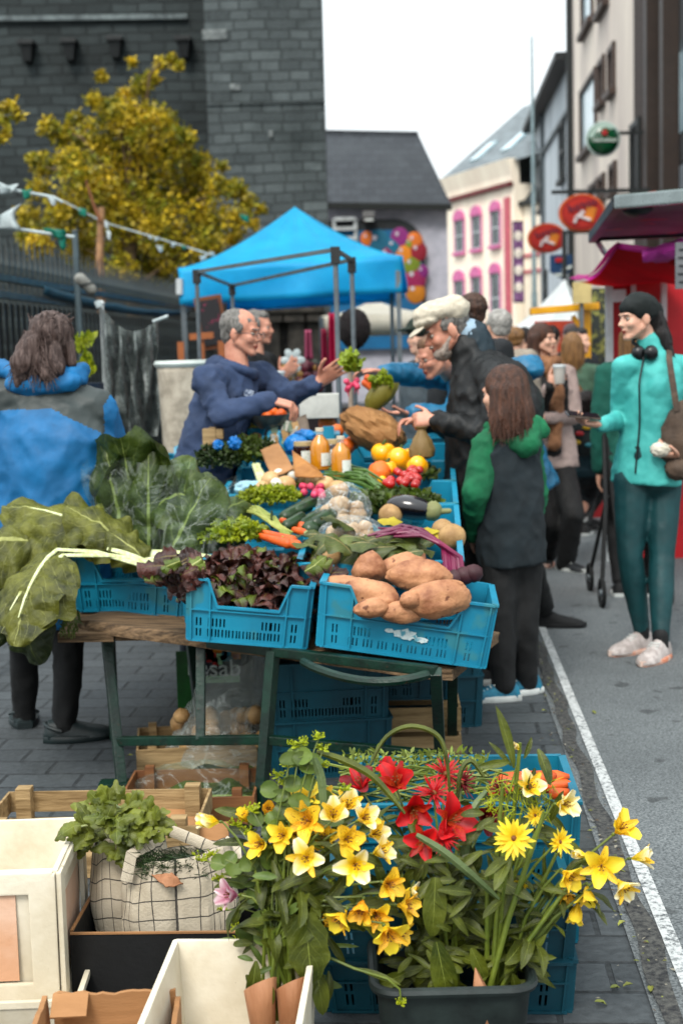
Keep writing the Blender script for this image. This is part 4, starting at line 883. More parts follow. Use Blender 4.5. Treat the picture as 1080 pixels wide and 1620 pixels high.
# ============================================================ foreground crates, box, bucket
def stack(key,xr,dn,zs,hh,labs,**kw):
 for z_,lb in zip(zs,labs):
  x_=xr-.265*math.cos(SROT); crate(key,V((xr-.27,dn+.2,z_)),SROT+rr(-.015,.015),lb,**kw)
stack('fg',onz(924,1567,0).x+.04,3.33,(0.001,.175),.18,('lower teal crate of the pair under the carrots and red flowers','teal crate holding carrots and greens, top of the pair by the road line'),m=mat('shaded turquoise crate plastic',H('128aa4',.75),H('0c7086',.74),rough=.42,scale=3,bump=.08,bscale=14),L=.54,W=.4,Hh=.18,dipL=False,low=.1)  # turquoise darkened to put the foreground stack's shade into its colour
stack('fg2',at(912,1440,2.97).x,2.95,(0.001,.12),.12,('lowest teal crate right behind the black bucket','shallow teal crate on the lowest one behind the black bucket'),m=bl_shade,L=.54,W=.36,Hh=.12,dipL=False,low=.085)
# black plastic bucket (square flower bucket)
bk=mat('black bucket plastic',H('3a4644',.75),H('262f2e',.75),rough=.45,scale=6,bump=.1)
def rbox(cx,cy,hx,hy,r,z,n=6):
 return[V((cx+sx*(hx-r)+r*math.cos(a0+k*PI/2/n),cy+sy*(hy-r)+r*math.sin(a0+k*PI/2/n),z))for sx,sy,a0 in((1,1,0),(-1,1,PI/2),(-1,-1,PI),(1,-1,1.5*PI))for k in range(n+1)]
bc=V(((onz(590,1600,.17).x+onz(862,1600,.17).x)/2,2.86,0)); hx=(onz(862,1600,.17).x-onz(590,1600,.17).x)/2
t=T('flower_bucket','rounded rectangular black bucket holding the red and tall bouquets','bucket',bc); b=MB()
b.loft([rbox(bc.x,bc.y,hx*.86,.11,.04,.002),rbox(bc.x,bc.y,hx*.95,.13,.045,.165),rbox(bc.x,bc.y,hx*.91,.125,.04,.165),rbox(bc.x,bc.y,hx*.82,.105,.035,.012)]); b.build('tub',bk,t)
b=MB(); rg=rbox(bc.x,bc.y,hx*.97,.138,.048,.168); b.tube(rg+rg[:1],.011,8); b.build('rim',bk,t)
b=MB(); b.add([V((q.x,q.y,.06))for q in rbox(bc.x,bc.y,hx*.88,.117,.04,.06)],[tuple(range(28))]); b.build('water',mat('dark water',H('0c0f0d',.5),rough=.08,bump=0,spec=.8),t)
# white plastic boxes
whp=mat('ivory crate plastic',H('e8e2d2',.95),H('d2c8b2',.93),rough=.45,scale=3,bump=.12,spots=(H('8a7a60',.8),60,.74))
whp2=mat('peach stained plastic',H('c98f62',.85),H('c08355',.85),rough=.55,scale=3)
def openbox(name,label,cat,c,rz,L,W,Hh,th,m,min_=None,taper=.93,rim=.012,group=None,bevel=.004):
 t=T(name,label,cat,c,rz,group); b=MB(); b.M=Matrix.LocRotScale(V(c),Quaternion((0,0,1),rz),None)
 h=L/2; k=W/2; o=[V((x,y,0))for x,y in((-h,-k),(h,-k),(h,k),(-h,k))]
 def ring(s,z,ins):return[V((q.x*s-math.copysign(ins,q.x),q.y*s-math.copysign(ins,q.y),z))for q in o]
 b.loft([ring(taper,0,0),ring(1,Hh,0)],cap=False); b.loft([ring(1,Hh,0),ring(1,Hh,th)],cap=False); b.loft([ring(1,Hh,th),ring(taper,th,th)],1,cap=False)
 b.add(ring(taper,0,0),[(3,2,1,0)]); b.add(ring(taper,th,th),[(0,1,2,3)],1)
 b.build('body',[m,min_ or m],t,smooth=False,merge=.0005,bevel=bevel)
 if rim:
  b2=MB(); b2.M=b.M; r_=ring(1,Hh-rim*.6,-rim*.5)
  for i in range(4):b2.bar(r_[i],r_[(i+1)%4],rim,rim*1.3)
  b2.build('rim',m,t,smooth=False,bevel=.002)
 return t,b.M
a0,a1=onz(-60,1395,.3),onz(84,1392,.3)
t,Mx=openbox('ivory_crate','tall ivory plastic crate with peach recessed sides at the lower left edge','crate',(at(84,1392,3.0).x-.26,3.0+.2,0.03),0.03,.52,.36,.3,.012,whp)
b=MB(); b.M=Mx; b.box((-.02,-.1815,.15),(.37,.004,.2)); b.box((.2525,0,.15),(.004,.24,.2)); b.build('recessed_panel',mat('peach panel',H('e6cbb8',.92),H('d6a988',.88),scale=2),t,smooth=False)
b=MB(); b.M=Mx
for x_ in(-.245,.225):b.box((x_,-.186,.15),(.06,.014,.29),taper=.95)
b.box((0,-.186,.275),(.5,.014,.05)); b.box((0,-.184,.02),(.5,.014,.05))
for y_ in(-.16,.15):b.box((.262,y_,.15),(.012,.05,.29))
b.box((.262,0,.28),(.012,.3,.03)); b.build('frame',whp,t,smooth=False,bevel=.004)
openbox('ivory_tray','shallow ivory plastic tray under the tall ivory crate','tray',(at(84,1392,3.0).x-.25,3.17,0.0),0.03,.6,.46,.065,.012,whp)
p=at(385,1517,2.83)
openbox('ivory_box','open ivory plastic box under the yellow bouquet at the bottom edge','crate',(at(380,1517,2.83).x+.0,2.63,.0),-.06,.3,.4,.245,.012,whp,taper=.9)
# cardboard box
card=mat('cardboard',H('b58a60',.88),H('a07850',.88),rough=.85,scale=3,bump=.15,bscale=50,stretch=(1,1,6)); cardin=card
cc=onz(190,1562,.2); t=T('cardboard_box','open brown cardboard box with torn flaps at the bottom edge','box',(cc.x,cc.y-.17,0),.05)
M_=Matrix.LocRotScale(V((cc.x,cc.y-.17,0)),Quaternion((0,0,1),.05),None)
def cpanel(a,c,h,z0=0,jag=.006,lean=V((0,0,0)),nm='side'):
 b=MB(); b.M=M_; a,c=V(a),V(c); d_=(c-a); nr=V((-d_.y,d_.x,0)).normalized()*.005; N=20; vs=[];
 for i in range(N+1):
  u=i/N; q=a+d_*u; hh2=h+jag*n3((u*9,h*9,a.x*30))*1.6; vs+=[q-nr,q+nr,q-nr+V((0,0,hh2))+lean,q+nr+V((0,0,hh2))+lean]
 fs=[]
 for i in range(N):k_=i*4; fs+=[(k_,k_+4,k_+6,k_+2),(k_+1,k_+3,k_+7,k_+5),(k_+2,k_+6,k_+7,k_+3)]
 fs+=[(0,2,3,1),(4*N,4*N+1,4*N+3,4*N+2)]; b.add(vs,fs); return b.build(nm,card,t,smooth=False)
cpanel((-.12,.15,0),(.12,.15,0),.2); cpanel((-.125,-.2,0),(-.125,.15,0),.2,lean=V((-.012,0,0))); cpanel((.125,-.2,0),(.125,.15,0),.19); cpanel((-.12,-.2,0),(.12,-.2,0),.18)
b=MB(); b.M=M_; b.box((0,-.02,.004),(.25,.35,.006)); b.build('base',card,t,smooth=False)
b=MB(); b.M=M_; b.sheet(lambda u,v:V((-.12+.07*u-.0*v,.145-.05*v,.2+.003-.025*v)),3,3); b.build('flap',card,t,smooth=False,solid=.005)
b=MB(); b.M=M_; b.tube([(-.02,.05,.01),(-.03,.06,.12),(0,.06,.135),(.035,.05,.11),(.045,.05,.02)],.0015,5); b.build('string',mat('string',H('b08a5a')),t)
# black lined box holding the totes
bb_=mat('black card',H('16181a',.8),H('0c0d0e',.8),rough=.8); p=onz(270,1500,.1)
t,Mx=openbox('black_box','low black cardboard box holding the two checked bags','box',(at(262,1500,3.1).x,3.28,.0),-.04,.42,.37,.15,.006,bb_,taper=1,rim=0)
b=MB(); b.M=Mx; b.bar((-.208,-.184,.1515),(.208,-.184,.1515),.007,.004); b.bar((-.208,-.17,.1515),(-.208,.17,.1515),.007,.004); b.build('torn_edge',mat('raw card edge',H('a98058')),t,smooth=False)
# wooden crates behind the totes
p=onz(170,1300,.16); slat_crate((at(150,1290,3.95).x,4.02,0.001),-.03,.62,.34,.145,'pale wooden crate with slatted sides behind the checked bags',2,gap=.02,posts=.045)
p=onz(340,1275,0); t2=slat_crate((at(250,1320,4.3).x+.1,4.42,.001),-.02,.42,.3,.09,'low reddish wooden crate behind the pale one beside the green bag',1,m=mat('reddish wood',H('94683f',.8),H('6f4a2c'),scale=4,stretch=(1,9,9)))
# ============================================================ LEAF, PETAL AND LUMP BUILDERS
def blade(b,p0,d,n,L,Wd,bend=.6,cup=.15,ruf=.08,rf=3.0,nu=6,nv=10,prof=None,mi=0,twist=0,seed=0,rn=None,crk=0):
 d=V(d).normalized(); s=d.cross(V(n)).normalized(); n=s.cross(d).normalized(); k=bend if abs(bend)>1e-3 else 1e-3; p0=V(p0)
 pf=prof or(lambda v:math.sin(PI*min(1,v*.97+.03))**.7)
 def f(u,v):
  a=k*v; pos=p0+d*(L*math.sin(a)/k)-n*(L*(1-math.cos(a))/k); nn=n*math.cos(a)+d*math.sin(a)
  t=(u-.5)*2; w_=Wd*pf(v)*.5; th=twist*v; ss=s*math.cos(th)+nn*math.sin(th); n2=nn*math.cos(th)-s*math.sin(th)
  r=ruf*L*(abs(t)**1.5)*(math.sin(v*rf*6.3+seed+(2 if t>0 else 0))*.6+n3((v*rf,t,seed),1.6)*.9)
  q=pos+ss*(w_*t)+n2*(cup*w_*t*t*2+r*pf(v))
  if crk:q+=n2*crk*(n3(q,22,seed)+1.3*(.35-abs(n3(q,13,seed+3)))+.5*n3(q,50,seed))
  return q
 b.sheet(f,nu,nv,mi,rn=random.random()if rn is None else rn)
def rdir(up=0.0):
 v=V((random.gauss(0,1),random.gauss(0,1),random.gauss(0,1)+up)); return v.normalized()
def lump(b,c,r,rot=None,amp=.1,f=2.2,seed=0,nu=24,nv=16,mi=0,taper=0):
 b.ball(c,r,rot,mi,nu,nv,fn=lambda d:(1+amp*n3(d,f,seed)+amp*.4*n3(d,f*3,seed))*(1-taper*d.x*d.x*(d.x>0)))
def one(name,label,cat,mt,fn,group=None,**kw):
 b=MB(); fn(b); return tag(b.build(name,mt,None,**kw),label,cat,group)
chard=veinmat('chard leaf',H('84862e',.8),H('434a14',.78),H('b8ba76',.82),7,rough=.5,wid=.035,trans=.2,bump=1)
cabb=veinmat('cabbage leaf',H('5c6e28',.8),H('30461a',.75),H('8f9c58',.8),6,rough=.42,wid=.03,trans=.2,bump=.8)
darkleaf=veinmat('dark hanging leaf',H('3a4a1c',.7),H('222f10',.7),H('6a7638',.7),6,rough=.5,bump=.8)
rib_w=mat('white stalk',H('dfe3bd',.9),H('b9c285',.9),rough=.4,scale=8,stretch=(8,8,1),bump=.2,bscale=40)
lettd=veinmat('red lettuce',H('6c4038',.8),H('2c1818',.8),H('8a7a48',.75),8,rough=.3,wid=.03,trans=.12,rnd=.5,bump=1)
lettg=veinmat('green lettuce heart',H('8a9a3a',.75),H('5f7426',.75),H('c2c880',.8),8,rough=.4,trans=.25,edge=H('5a3a34',.7))
frisee=mat('frilly lettuce green',H('b3bb2e',.85),H('7f9222',.8),rough=.45,scale=20,bump=.2,rnd=.4,trans=.35)
greenm=mat('leaf green',H('6c7f2c',.75),H('45571d',.75),rough=.5,scale=10,bump=.1,rnd=.4,trans=.25)
dgreen=mat('deep leaf green',H('4c6126',.75),H('2c3f17',.75),rough=.5,scale=10,bump=.1,rnd=.4,trans=.2)
sweetp=mat('sweet potato skin',H('c4946e',.9),H('986546',.86),rough=.6,scale=9,bump=.9,bscale=24,spots=(H('7a4c30',.85),30,.63),bd=.008)
potm=mat('potato skin',H('c2a070',.8),H('a17f52',.8),rough=.6,scale=14,bump=.4,bscale=40)
cmf=plastmat('clear bag',H('dfe7e8',.9),.05,.6,16)
cmg=plastmat('green tinted bag',H('dfe8e2',.95),.01,.2,6,rough=.1,tint=(.92,.98,.95))
carm=mat('carrot orange',H('df6e2a',.9),H('c2561c',.9),rough=.5,scale=9,bump=.3,bscale=50)
tomm=mat('tomato red',H('c41f1c',.9),H('a5160f',.9),rough=.2,bump=0,coat=.4)
orm=mat('orange peel',H('e87d1e',.9),H('d9651a',.9),rough=.4,bump=.4,bscale=90)
yel=mat('yellow pepper',H('fcc01c',1),H('f4a814',1),rough=.2,bump=0,coat=.4)
cou=mat('courgette green',H('3c5a33',.7),H('22401f',.7),rough=.35,scale=20,bump=.1,stretch=(1,1,1))
aub=mat('aubergine skin',H('1c1420',.7),rough=.15,bump=0,coat=.5)
onim=mat('onion skin',H('d9b789',.85),H('c29a66',.85),rough=.4,scale=8)
whitev=mat('white bulb',H('e5e2d5',.9),rough=.4)
radm=mat('radish pink',H('c22850',.9),H('d9577a',.9),rough=.35)
purp=mat('magenta stalk',H('8a1450',.85),H('6a0f45',.85),rough=.35,bump=.1)
paperb=mat('brown paper',H('b08758',.88),H('936b40',.88),rough=.8,scale=4,bump=.8,bscale=9,bd=.02)
# ---- chard crate at the left end
def chard_leaf(label,base,tip,n,Wd,stalk,mt=chard,bend=1.1,ruf=.1,group='chard leaves in the left crate',cup=-.25,seed=1):
 base,tip=V(base),V(tip); t=T('chard_leaf',label,'leaf',base,group=group); d=(tip-base); L=d.length*1.18
 b=MB(); blade(b,base+d*.12,d+V(n)*.35*d.length,n,L*.95,Wd*1.18,bend,cup,ruf*1.2,2.6,26,36,lambda v:(math.sin(PI*min(1,v*.93+.05))**.5),seed=seed,crk=.013); b.build('blade',mt,t)
 if stalk is not None:
  b=MB(); dd=(d+V(n)*.35*d.length).normalized(); nn=dd.cross(V(n)).normalized().cross(dd).normalized()
  pts=[base+(V(stalk)-base)*k for k in(1,.66,.33)]+[base+d*.12]
  for v in(.15,.3,.45,.6,.75):a=bend*v; pts.append(base+d*.12+dd*(L*math.sin(a)/bend)-nn*(L*(1-math.cos(a))/bend)+nn*.004)
  b.tube(pts,[.012,.013,.012,.01,.008,.006,.005,.004,.002],8,flat=.55,up=nn); b.build('stalk',rib_w,t)
  return t
 return t
P_=at
UPc=V((0,-.55,.85))
chard_leaf('big chard leaf hanging over the far left end of the crate with a white rib',P_(112,868,4.72),P_(10,960,4.52),V((-.45,-.75,.6)),.27,P_(300,900,4.8),bend=1.0,seed=2)
chard_leaf('chard leaf in front drooping to the lower left of the crate',P_(100,858,4.76),P_(20,960,4.46),V((-.2,-.8,.55)),.2,P_(262,905,4.74),bend=1.2,seed=5)
chard_leaf('broad chard leaf arching over the left crate in front of the blue jacket',P_(110,840,4.95),P_(10,850,4.85),V((0,-.5,.9)),.24,None,bend=1.2,seed=7)
chard_leaf('wide crinkled chard leaf lying across the top of the left crate',P_(215,872,4.9),P_(40,800,4.95),V((.1,-.6,.8)),.23,P_(330,905,4.85),bend=.9,seed=9,ruf=.14)
chard_leaf('crinkled chard leaf behind the white stalks',P_(235,895,4.86),P_(130,812,4.9),V((.3,-.7,.7)),.19,None,bend=.9,seed=12,ruf=.16)
chard_leaf('frilled chard leaf edge beside the cabbage bags',P_(240,900,4.82),P_(185,850,4.82),V((.3,-.8,.6)),.13,None,bend=.8,seed=15,ruf=.2)
chard_leaf('dark shaded chard leaf low behind the crate end',P_(150,880,5.0),P_(30,880,4.95),V((-.1,-.7,.7)),.24,None,bend=1.0,seed=33,ruf=.12)
chard_leaf('chard leaf bulging at the far left in front of the blue jacket',P_(60,850,4.85),P_(-60,870,4.75),V((-.1,-.7,.7)),.24,None,bend=1.1,seed=35,ruf=.12)
chard_leaf('topmost chard leaf with a pale folded edge beside the cabbage bag',P_(190,850,5.0),P_(80,796,5.0),V((.1,-.5,.9)),.2,None,bend=1.3,seed=39,ruf=.16)
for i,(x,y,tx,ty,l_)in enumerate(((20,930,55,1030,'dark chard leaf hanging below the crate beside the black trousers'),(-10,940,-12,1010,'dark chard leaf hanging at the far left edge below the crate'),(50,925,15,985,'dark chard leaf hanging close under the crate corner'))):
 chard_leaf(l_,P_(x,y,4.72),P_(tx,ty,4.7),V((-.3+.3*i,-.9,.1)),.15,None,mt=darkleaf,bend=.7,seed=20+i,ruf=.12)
for i,(x0,y0,x1,y1,D_,r_)in enumerate(((205,878,335,885,4.86,.02),(215,888,330,893,4.82,.016),(170,868,260,905,4.78,.012))):
 def stf(b):b.tube([P_(lerp(x0,x1,k),lerp(y0,y1,k)-5*math.sin(k*PI),D_)for k in(0,.25,.5,.75,1)],[r_*.7,r_,r_,r_*1.1,r_],10,flat=.6,up=(0,-.5,1))
 one('chard_stalk',['thick white chard stalk end lying toward the lettuce crate, uppermost','white chard stalk just below the uppermost one','thin pale chard stalk lying lowest over the crate dip'][i],'stalk',rib_w,stf)
def dillish(b):
 for _ in range(60):
  p=P_(rr(95,125),rr(965,1000),4.7); b.tube([p,p+V((rr(-.02,.02),rr(-.02,.01),rr(-.04,-.01)))],[.0025,.001],4)
one('herb_fronds','small feathery green fronds hanging beneath the left crate','herb',greenm,dillish)
# ---- cabbages in clear bags
def cabbage(label,c,r,leavesl,seed,bagf=None):
 t=T('bagged_cabbage',label,'cabbage',c); random.seed(seed)
 for i,(ox,oy,oz,dx,dy,dz,nx,ny,nz_,L,Wd,bd_)in enumerate(leavesl):
  b=MB(); blade(b,V(c)+V((ox,oy,oz)),(dx,dy,dz),(nx,ny,nz_),L,Wd*1.12,bd_,-.45,.14,2.0,24,30,lambda v:math.sin(PI*min(1,v*.86+.1))**.5,seed=seed+i,crk=.014); b.build('leaf',cabb,t)
 if bagf:b=MB(); bagf(b); b.build('plastic_wrap',cmg,t)
 return t
c=P_(225,800,5.15)
def bag1(b):
 N=30; rings=[]
 for k in range(9):
  v=k/8; cc=c+V((.01*math.sin(v*5),0,-.24+.4*v)); R_=(.165+.04*v)*(1-.25*(1-v)**2)
  rings.append([cc+V((math.cos(a)*R_*(1+.12*n3((math.cos(a)*2,math.sin(a)*2,v*3))),math.sin(a)*R_*.7,.03*n3((a,v*2,5))))for a in[2*PI*j/N for j in range(N)]])
 b.loft(rings,cap=False)
cabbage('big bagged cabbage with upright dark outer leaves, in front of the blue jacket',c,.2,[(-.05,-.04,-.15,-.25,-.1,1,-.3,-.9,.2,.4,.24,.45),(.03,-.08,-.17,.02,-.05,1,.05,-1,.1,.38,.22,.5),(-.02,0,-.12,-.1,.1,1,0,-.8,.3,.4,.26,-.7),(.08,0,-.14,.35,.1,.9,.3,-.9,.2,.36,.24,.7),(0,.05,-.1,.1,.2,1,.1,.9,.4,.36,.26,.8),(-.1,.02,-.13,-.5,0,.9,-.6,-.6,.3,.34,.22,.9),(.03,-.05,-.02,.5,-.35,.55,0,-.5,.9,.3,.2,1.5)],31,bag1)
c2_=P_(300,828,5.0)
def bag2(b):
 def f(u,v):
  a=(u-.5)*2.6+.2; R_=.15*(1.2-.45*v)*(1+.1*n3((u*5,v*4,2)))
  return c2_+V((math.sin(a)*R_+.06*v,-math.cos(a)*R_*.6-.01,-.17+.33*v+.02*n3((u*4,v*4,9))))
 b.sheet(f,40,24)
cabbage('second bagged cabbage leaning right with a folded dark outer leaf',c2_,.2,[(-.1,-.03,-.17,.4,0,.9,-.35,-.9,.3,.38,.22,.35),(-.02,-.02,-.17,.35,.1,1,.1,-1,.25,.36,.22,.5),(.04,.04,-.05,.6,.05,.75,.3,-.6,.7,.3,.2,1.7),(.1,.05,-.1,.4,.1,.8,.9,-.3,.3,.32,.18,1.3),(-.06,.04,-.1,.1,.1,1,-.4,-.8,.4,.3,.2,.4)],47,bag2)
one('orange_bottle_tip','bright orange squeeze bottle nozzle poking up behind the cabbage bags','bottle',[orm,whitev],lambda b:(b.tube([P_(291,765,5.5),P_(291,742,5.5),P_(292,728,5.5)],[.028,.018,.012],12),b.tube([P_(292,728,5.5),P_(292,722,5.5)],[.012,.009],10,1)))
# ---- red lettuce heads in the middle crate
M2=Matrix.LocRotScale(V(c2.location),c2.rotation_euler.to_quaternion(),None)
def lettuce(label,c,R_,n,seed,mats_,name='lettuce',cat='lettuce',group=None,L=.13,Wd=.11,ruf=.22,flatz=.7):
 random.seed(seed); b=MB(); c=V(c)
 for i in range(n):
  ph=i*2.4+rr(-.3,.3); el=(i/n)**.8*1.35; d=V((math.cos(ph)*math.cos(el),math.sin(ph)*math.cos(el),math.sin(el)+.12)); base=c+d*R_*.25; nrm_=V((-math.cos(ph)*math.sin(el),-math.sin(ph)*math.sin(el),math.cos(el)+.2))
  k=1-.35*(i/n); blade(b,base,d,nrm_,L*k*rr(.8,1.15),Wd*k*rr(.8,1.1),rr(.4,1.3),-.3,ruf,rr(2.5,4),12,12,lambda v:.25+.75*math.sin(PI*min(1,.12+v*.7))**.8,seed=rr(0,9),mi=1 if random.random()<.16 else 0,crk=.01)
 return tag(b.build(name,mats_),label,cat,group)
LG='red lettuce heads in the middle crate'
for i,(x,y,z,l)in enumerate(((-.12,-.1,.13,'left front of the crate'),(.06,-.12,.11,'right front of the crate'),(-.09,.04,.16,'left middle'),(.09,.03,.15,'right middle'),(-.06,.17,.16,'left rear'),(.1,.17,.15,'right rear'))):
 lettuce('dark red lettuce head at the %s'%l,M2@V((x,y,z)),.09,34,60+i,[lettd,lettg],group=LG,L=.13,Wd=.1,ruf=.26)
random.seed(5)
lv=P_(268,905,4.4)
def sidel(b):
 for k in range(26):blade(b,P_(rr(270,325),888+rr(-12,16),4.42+rr(-.03,.05)),V((-1,rr(-.3,.1),rr(-.7,.25))),V((0,-.8,rr(.2,.8))),rr(.06,.13),rr(.05,.09),rr(.3,1.2),-.3,.28,3,10,10,lambda v:.3+.7*math.sin(PI*min(1,.15+v*.7)),seed=k,mi=1 if k%6==4 else 0,crk=.008)
one('lettuce','dark red lettuce head spilling over the left side of its crate','lettuce',[lettd,lettg],sidel,LG)
def backl(b):
 for k in range(12):blade(b,P_(rr(480,515),rr(895,930),4.5),V((rr(.2,1),-.3,rr(-.4,.5))),V((0,-.7,.7)),rr(.07,.11),.08,rr(.3,1),-.3,.25,2.4,8,8,seed=k,mi=k%3==0)
one('lettuce','dark red lettuce leaves hanging between the lettuce and sweet potato crates','lettuce',[lettd,lettg],backl,LG)
# ---- sweet potatoes
SG='sweet potatoes in the front crate'
for i,(px,py,D_,a,c_,rz,ty,l)in enumerate(((586,898,4.52,.063,.052,.3,-.5,'round upright sweet potato at the back left'),(668,912,4.42,.118,.052,-.12,.06,'long pale sweet potato lying on top in the middle'),(640,898,4.56,.1,.05,.2,-.2,'sweet potato half hidden behind the top one'),(694,947,4.28,.125,.058,.1,-.1,'biggest sweet potato with a knobbly left end, front right'),(590,943,4.34,.105,.052,-.3,.22,'sweet potato with a crease at the front left'),(590,962,4.25,.06,.03,.15,-.1,'small sweet potato peeping over the crate dip'),(545,930,4.42,.075,.04,-.2,.0,'sweet potato in the rear left corner'),(640,968,4.27,.08,.035,.1,0,'low sweet potato between the two front ones'))):
 def spf(b):
  lump(b,P_(px,py,D_),(a,c_*.95,c_),rotm(0,ty,rz),.13,1.7,i*3.3,40,28,taper=.22)
  if i==3:lump(b,P_(px-45,py+2,D_-.04),(.034,.028,.026),rotm(0,0,.3),.15,3,4,18,12)
 one('sweet_potato',l,'sweet potato',sweetp,spf,SG)
 # ---- beet leaves and magenta stalks
def beetleaf(b):
 random.seed(11)
 for k in range(34):
  p=onbed(rr(520,690),rr(838,880),rr(-.02,.06)); d=V((rr(-1,-.2),rr(-.5,.3),rr(-.1,.5))); blade(b,p,d,V((0,-.3,1)),rr(.12,.2),rr(.06,.1),rr(.5,1.3),-.2,.14,2,8,10,seed=k)
t=T('beetroot_bunch','beetroot bunch with wilting green leaves and magenta stalks','beetroot',onbed(660,870,.05)); b=MB(); beetleaf(b); b.build('leaves',veinmat('beet leaf',H('75813f',.8),H('4a5826',.75),H('b0a070',.8),7,rough=.4),t)
b=MB(); random.seed(3)
for k in range(13):
 a0=onbed(rr(580,640),rr(835,850),.07); mid_=at(668+k*3.4,838+k*2.5,4.75-k*.012); e=at(705+k*2.2,912+rr(-6,4),4.55)
 m2=lerp(mid_,e,.5)+V((.03-.001*k,0,.012)); b.tube([a0,lerp(a0,mid_,.55)+V((0,0,.02)),mid_,m2,e],[.004,.006,.007,.0075,.009],7)
b.build('stalk',purp,t)
for k in range(3):b=MB(); lump(b,at(720+k*14,915-k*4,4.55),(.032,.03,.03),None,.1,2,k,16,12); b.build('root',mat('beet root',H('5a2a34',.8),H('3d1a22'),rough=.6),t)
def yl(b):
 for px,py in((597,823),(655,838),(668,845)):blade(b,at(px,py,4.9),V((1,-.2,.2)),V((0,-.4,1)),.09,.05,.6,-.2,.1,2,6,8,seed=px)
one('yellow_leaf','small bright yellow leaves lying on the beetroot tops','leaf',mat('yellow leaf',H('cdbb3a',.9),H('a99a25'),trans=.2),yl)
def loose(kind,label,pts,rad,mt,cat,group=None,amp=.06,dz=.0,el=1.0,seed=0):
 for i,q in enumerate(pts):
  px,py=q[0],q[1]; r_=q[2]if len(q)>2 else rad
  def f(b):lump(b,onbed(px,py,dz+r_*.2),(r_*el,r_,r_*.95),rotm(rr(-.5,.5),rr(-.5,.5),rr(0,3)),amp,2,i+seed,18,12)
  one(kind,label(i),cat,mt,f,group)
def ordn(k):return['first','second','third','fourth','fifth','sixth','seventh','eighth','ninth','tenth','11th','12th','13th','14th','15th','16th','17th','18th','19th','20th','21st','22nd','23rd','24th','25th','26th','27th','28th','29th','30th'][k]
random.seed(21)
loose('potato',lambda i:['brown potato at the right rim beside the beetroot stalks','brown potato half behind the right rim one','brown potato between the aubergine and the beetroot leaves','pale potato beneath the mushroom bags','pale potato left of the beetroot leaves'][i],[(714,850,.05),(700,838,.04),(617,815,.045),(536,858,.045),(520,880,.04)],.05,potm,'potato')
# mushrooms in clear bags
mush=mat('mushroom',H('c9b294',.85),H('a98e6e',.85),rough=.6,scale=20)
def bag(label,c,R_,n,r0,seed,m_in,name='produce_bag',inner='potato',mt=None,ez=.75):
 random.seed(seed); t=T(name,label,'bag',c); c=V(c)
 for k in range(n):
  d=rdir()*(random.random()**.4)*.82; q=c+V((d.x*(R_[0]-r0*.6),d.y*(R_[1]-r0*.6),d.z*(R_[2]-r0*.6)-R_[2]*.12)); b=MB(); lump(b,q,r0*rr(.8,1.15),None,.12,2,k,12,9); b.build(inner,m_in,t)
 b=MB(); b.ball(c,R_,None,0,48,30,fn=lambda d:1+.12*n3(d,2.2,seed)+.07*abs(n3(d,6,seed))+(.18*max(0,d.z)**3)); b.build('plastic_film',mt or cmf,t); return t
bag('clear bag of button mushrooms standing upright, the taller of two',onbed(543,808,.05),(.1,.085,.085),26,.03,3,mush,inner='mushroom')
bag('clear bag of mushrooms lying flat in front of the taller bag',onbed(556,842,.04),(.105,.075,.05),22,.026,5,mush,inner='mushroom')
# aubergine
c=onbed(655,803,.03); t=T('aubergine','glossy dark aubergine with pale green end above the beetroot','aubergine',c); q_=rotm(0,R(10),R(-12))
b=MB(); b.ball(c+V((-.015,0,0)),(.092,.047,.046),q_,0,30,20); b.build('fruit',aub,t)
b=MB(); b.ball(c+q_@V((.07,-.004,0)),(.035,.037,.037),q_,0,16,12,fn=lambda d:1+.15*n3(d,4)); b.cap(c+q_@V((.09,0,0)),c+q_@V((.13,0,.01)),.012,.01); b.build('calyx',mat('calyx',H('9aa070',.8),H('7a7a50')),t)
# courgettes
for i,(x0,y0,x1,y1,r_,l)in enumerate(((452,818,498,790,.027,'courgette lying at the upper left of the pile'),(470,808,525,782,.024,'slim courgette on top of the pile'),(478,832,535,798,.03,'long courgette across the middle of the pile'),(490,838,520,812,.032,'short fat courgette at the right of the pile'),(455,832,476,818,.024,'small courgette end at the lower left'),(500,828,540,806,.028,'courgette half under the mushroom bag'))):
 def cf(b):a,c=onbed(x0,y0,.0+.008*i),onbed(x1,y1,.01+.008*i); b.cap(a,c,r_,r_*.85,14)
 def cf2(b):
  a,c=onbed(x0,y0,.0+.008*i),onbed(x1,y1,.01+.008*i); dd=(a-c).normalized(); b.cap(a,c,r_,r_*.85,14,0); b.cap(a,a+dd*(r_+.012),.009,.008,8,1)
 one('courgette',l,'courgette',[cou,mat('calyx',H('9aa070',.8))],cf2,'courgettes heaped in a crate')
 # carrots bunch with green stalks
t=T('carrot_bunch','bunch of carrots with pale tied stalks beside the courgettes','carrots',onbed(440,845,.02))
for x0,y0,x1,y1,r_ in((404,840,462,856,.02),(446,824,478,834,.02),(412,848,455,860,.018),(455,836,482,842,.016),(430,852,470,862,.017)):b=MB(); b.cap(onbed(x0,y0,.02),onbed(x1,y1,.02),r_*.6,r_,12); b.build('carrot',carm,t)
b=MB(); random.seed(9)
for k in range(16):b.tube([onbed(378+rr(-4,10),800+rr(-6,10),.03),onbed(405+rr(-4,4),806+rr(-6,8),.07),onbed(432+rr(-4,4),824+rr(-7,7),.05),onbed(455+rr(-8,8),846+rr(-5,5),.03)],[.004,.005,.005,.004],6)
b.build('stalks',mat('pale stalk green',H('b3b56a',.85),H('8b9648',.85)),t)
b=MB(); q0=onbed(430,822,.05); b.tube([q0+V((.0,.03*math.cos(a),.03*math.sin(a)))for a in[2*PI*k/12 for k in range(13)]],.004,5); b.build('tie',dgreen,t)
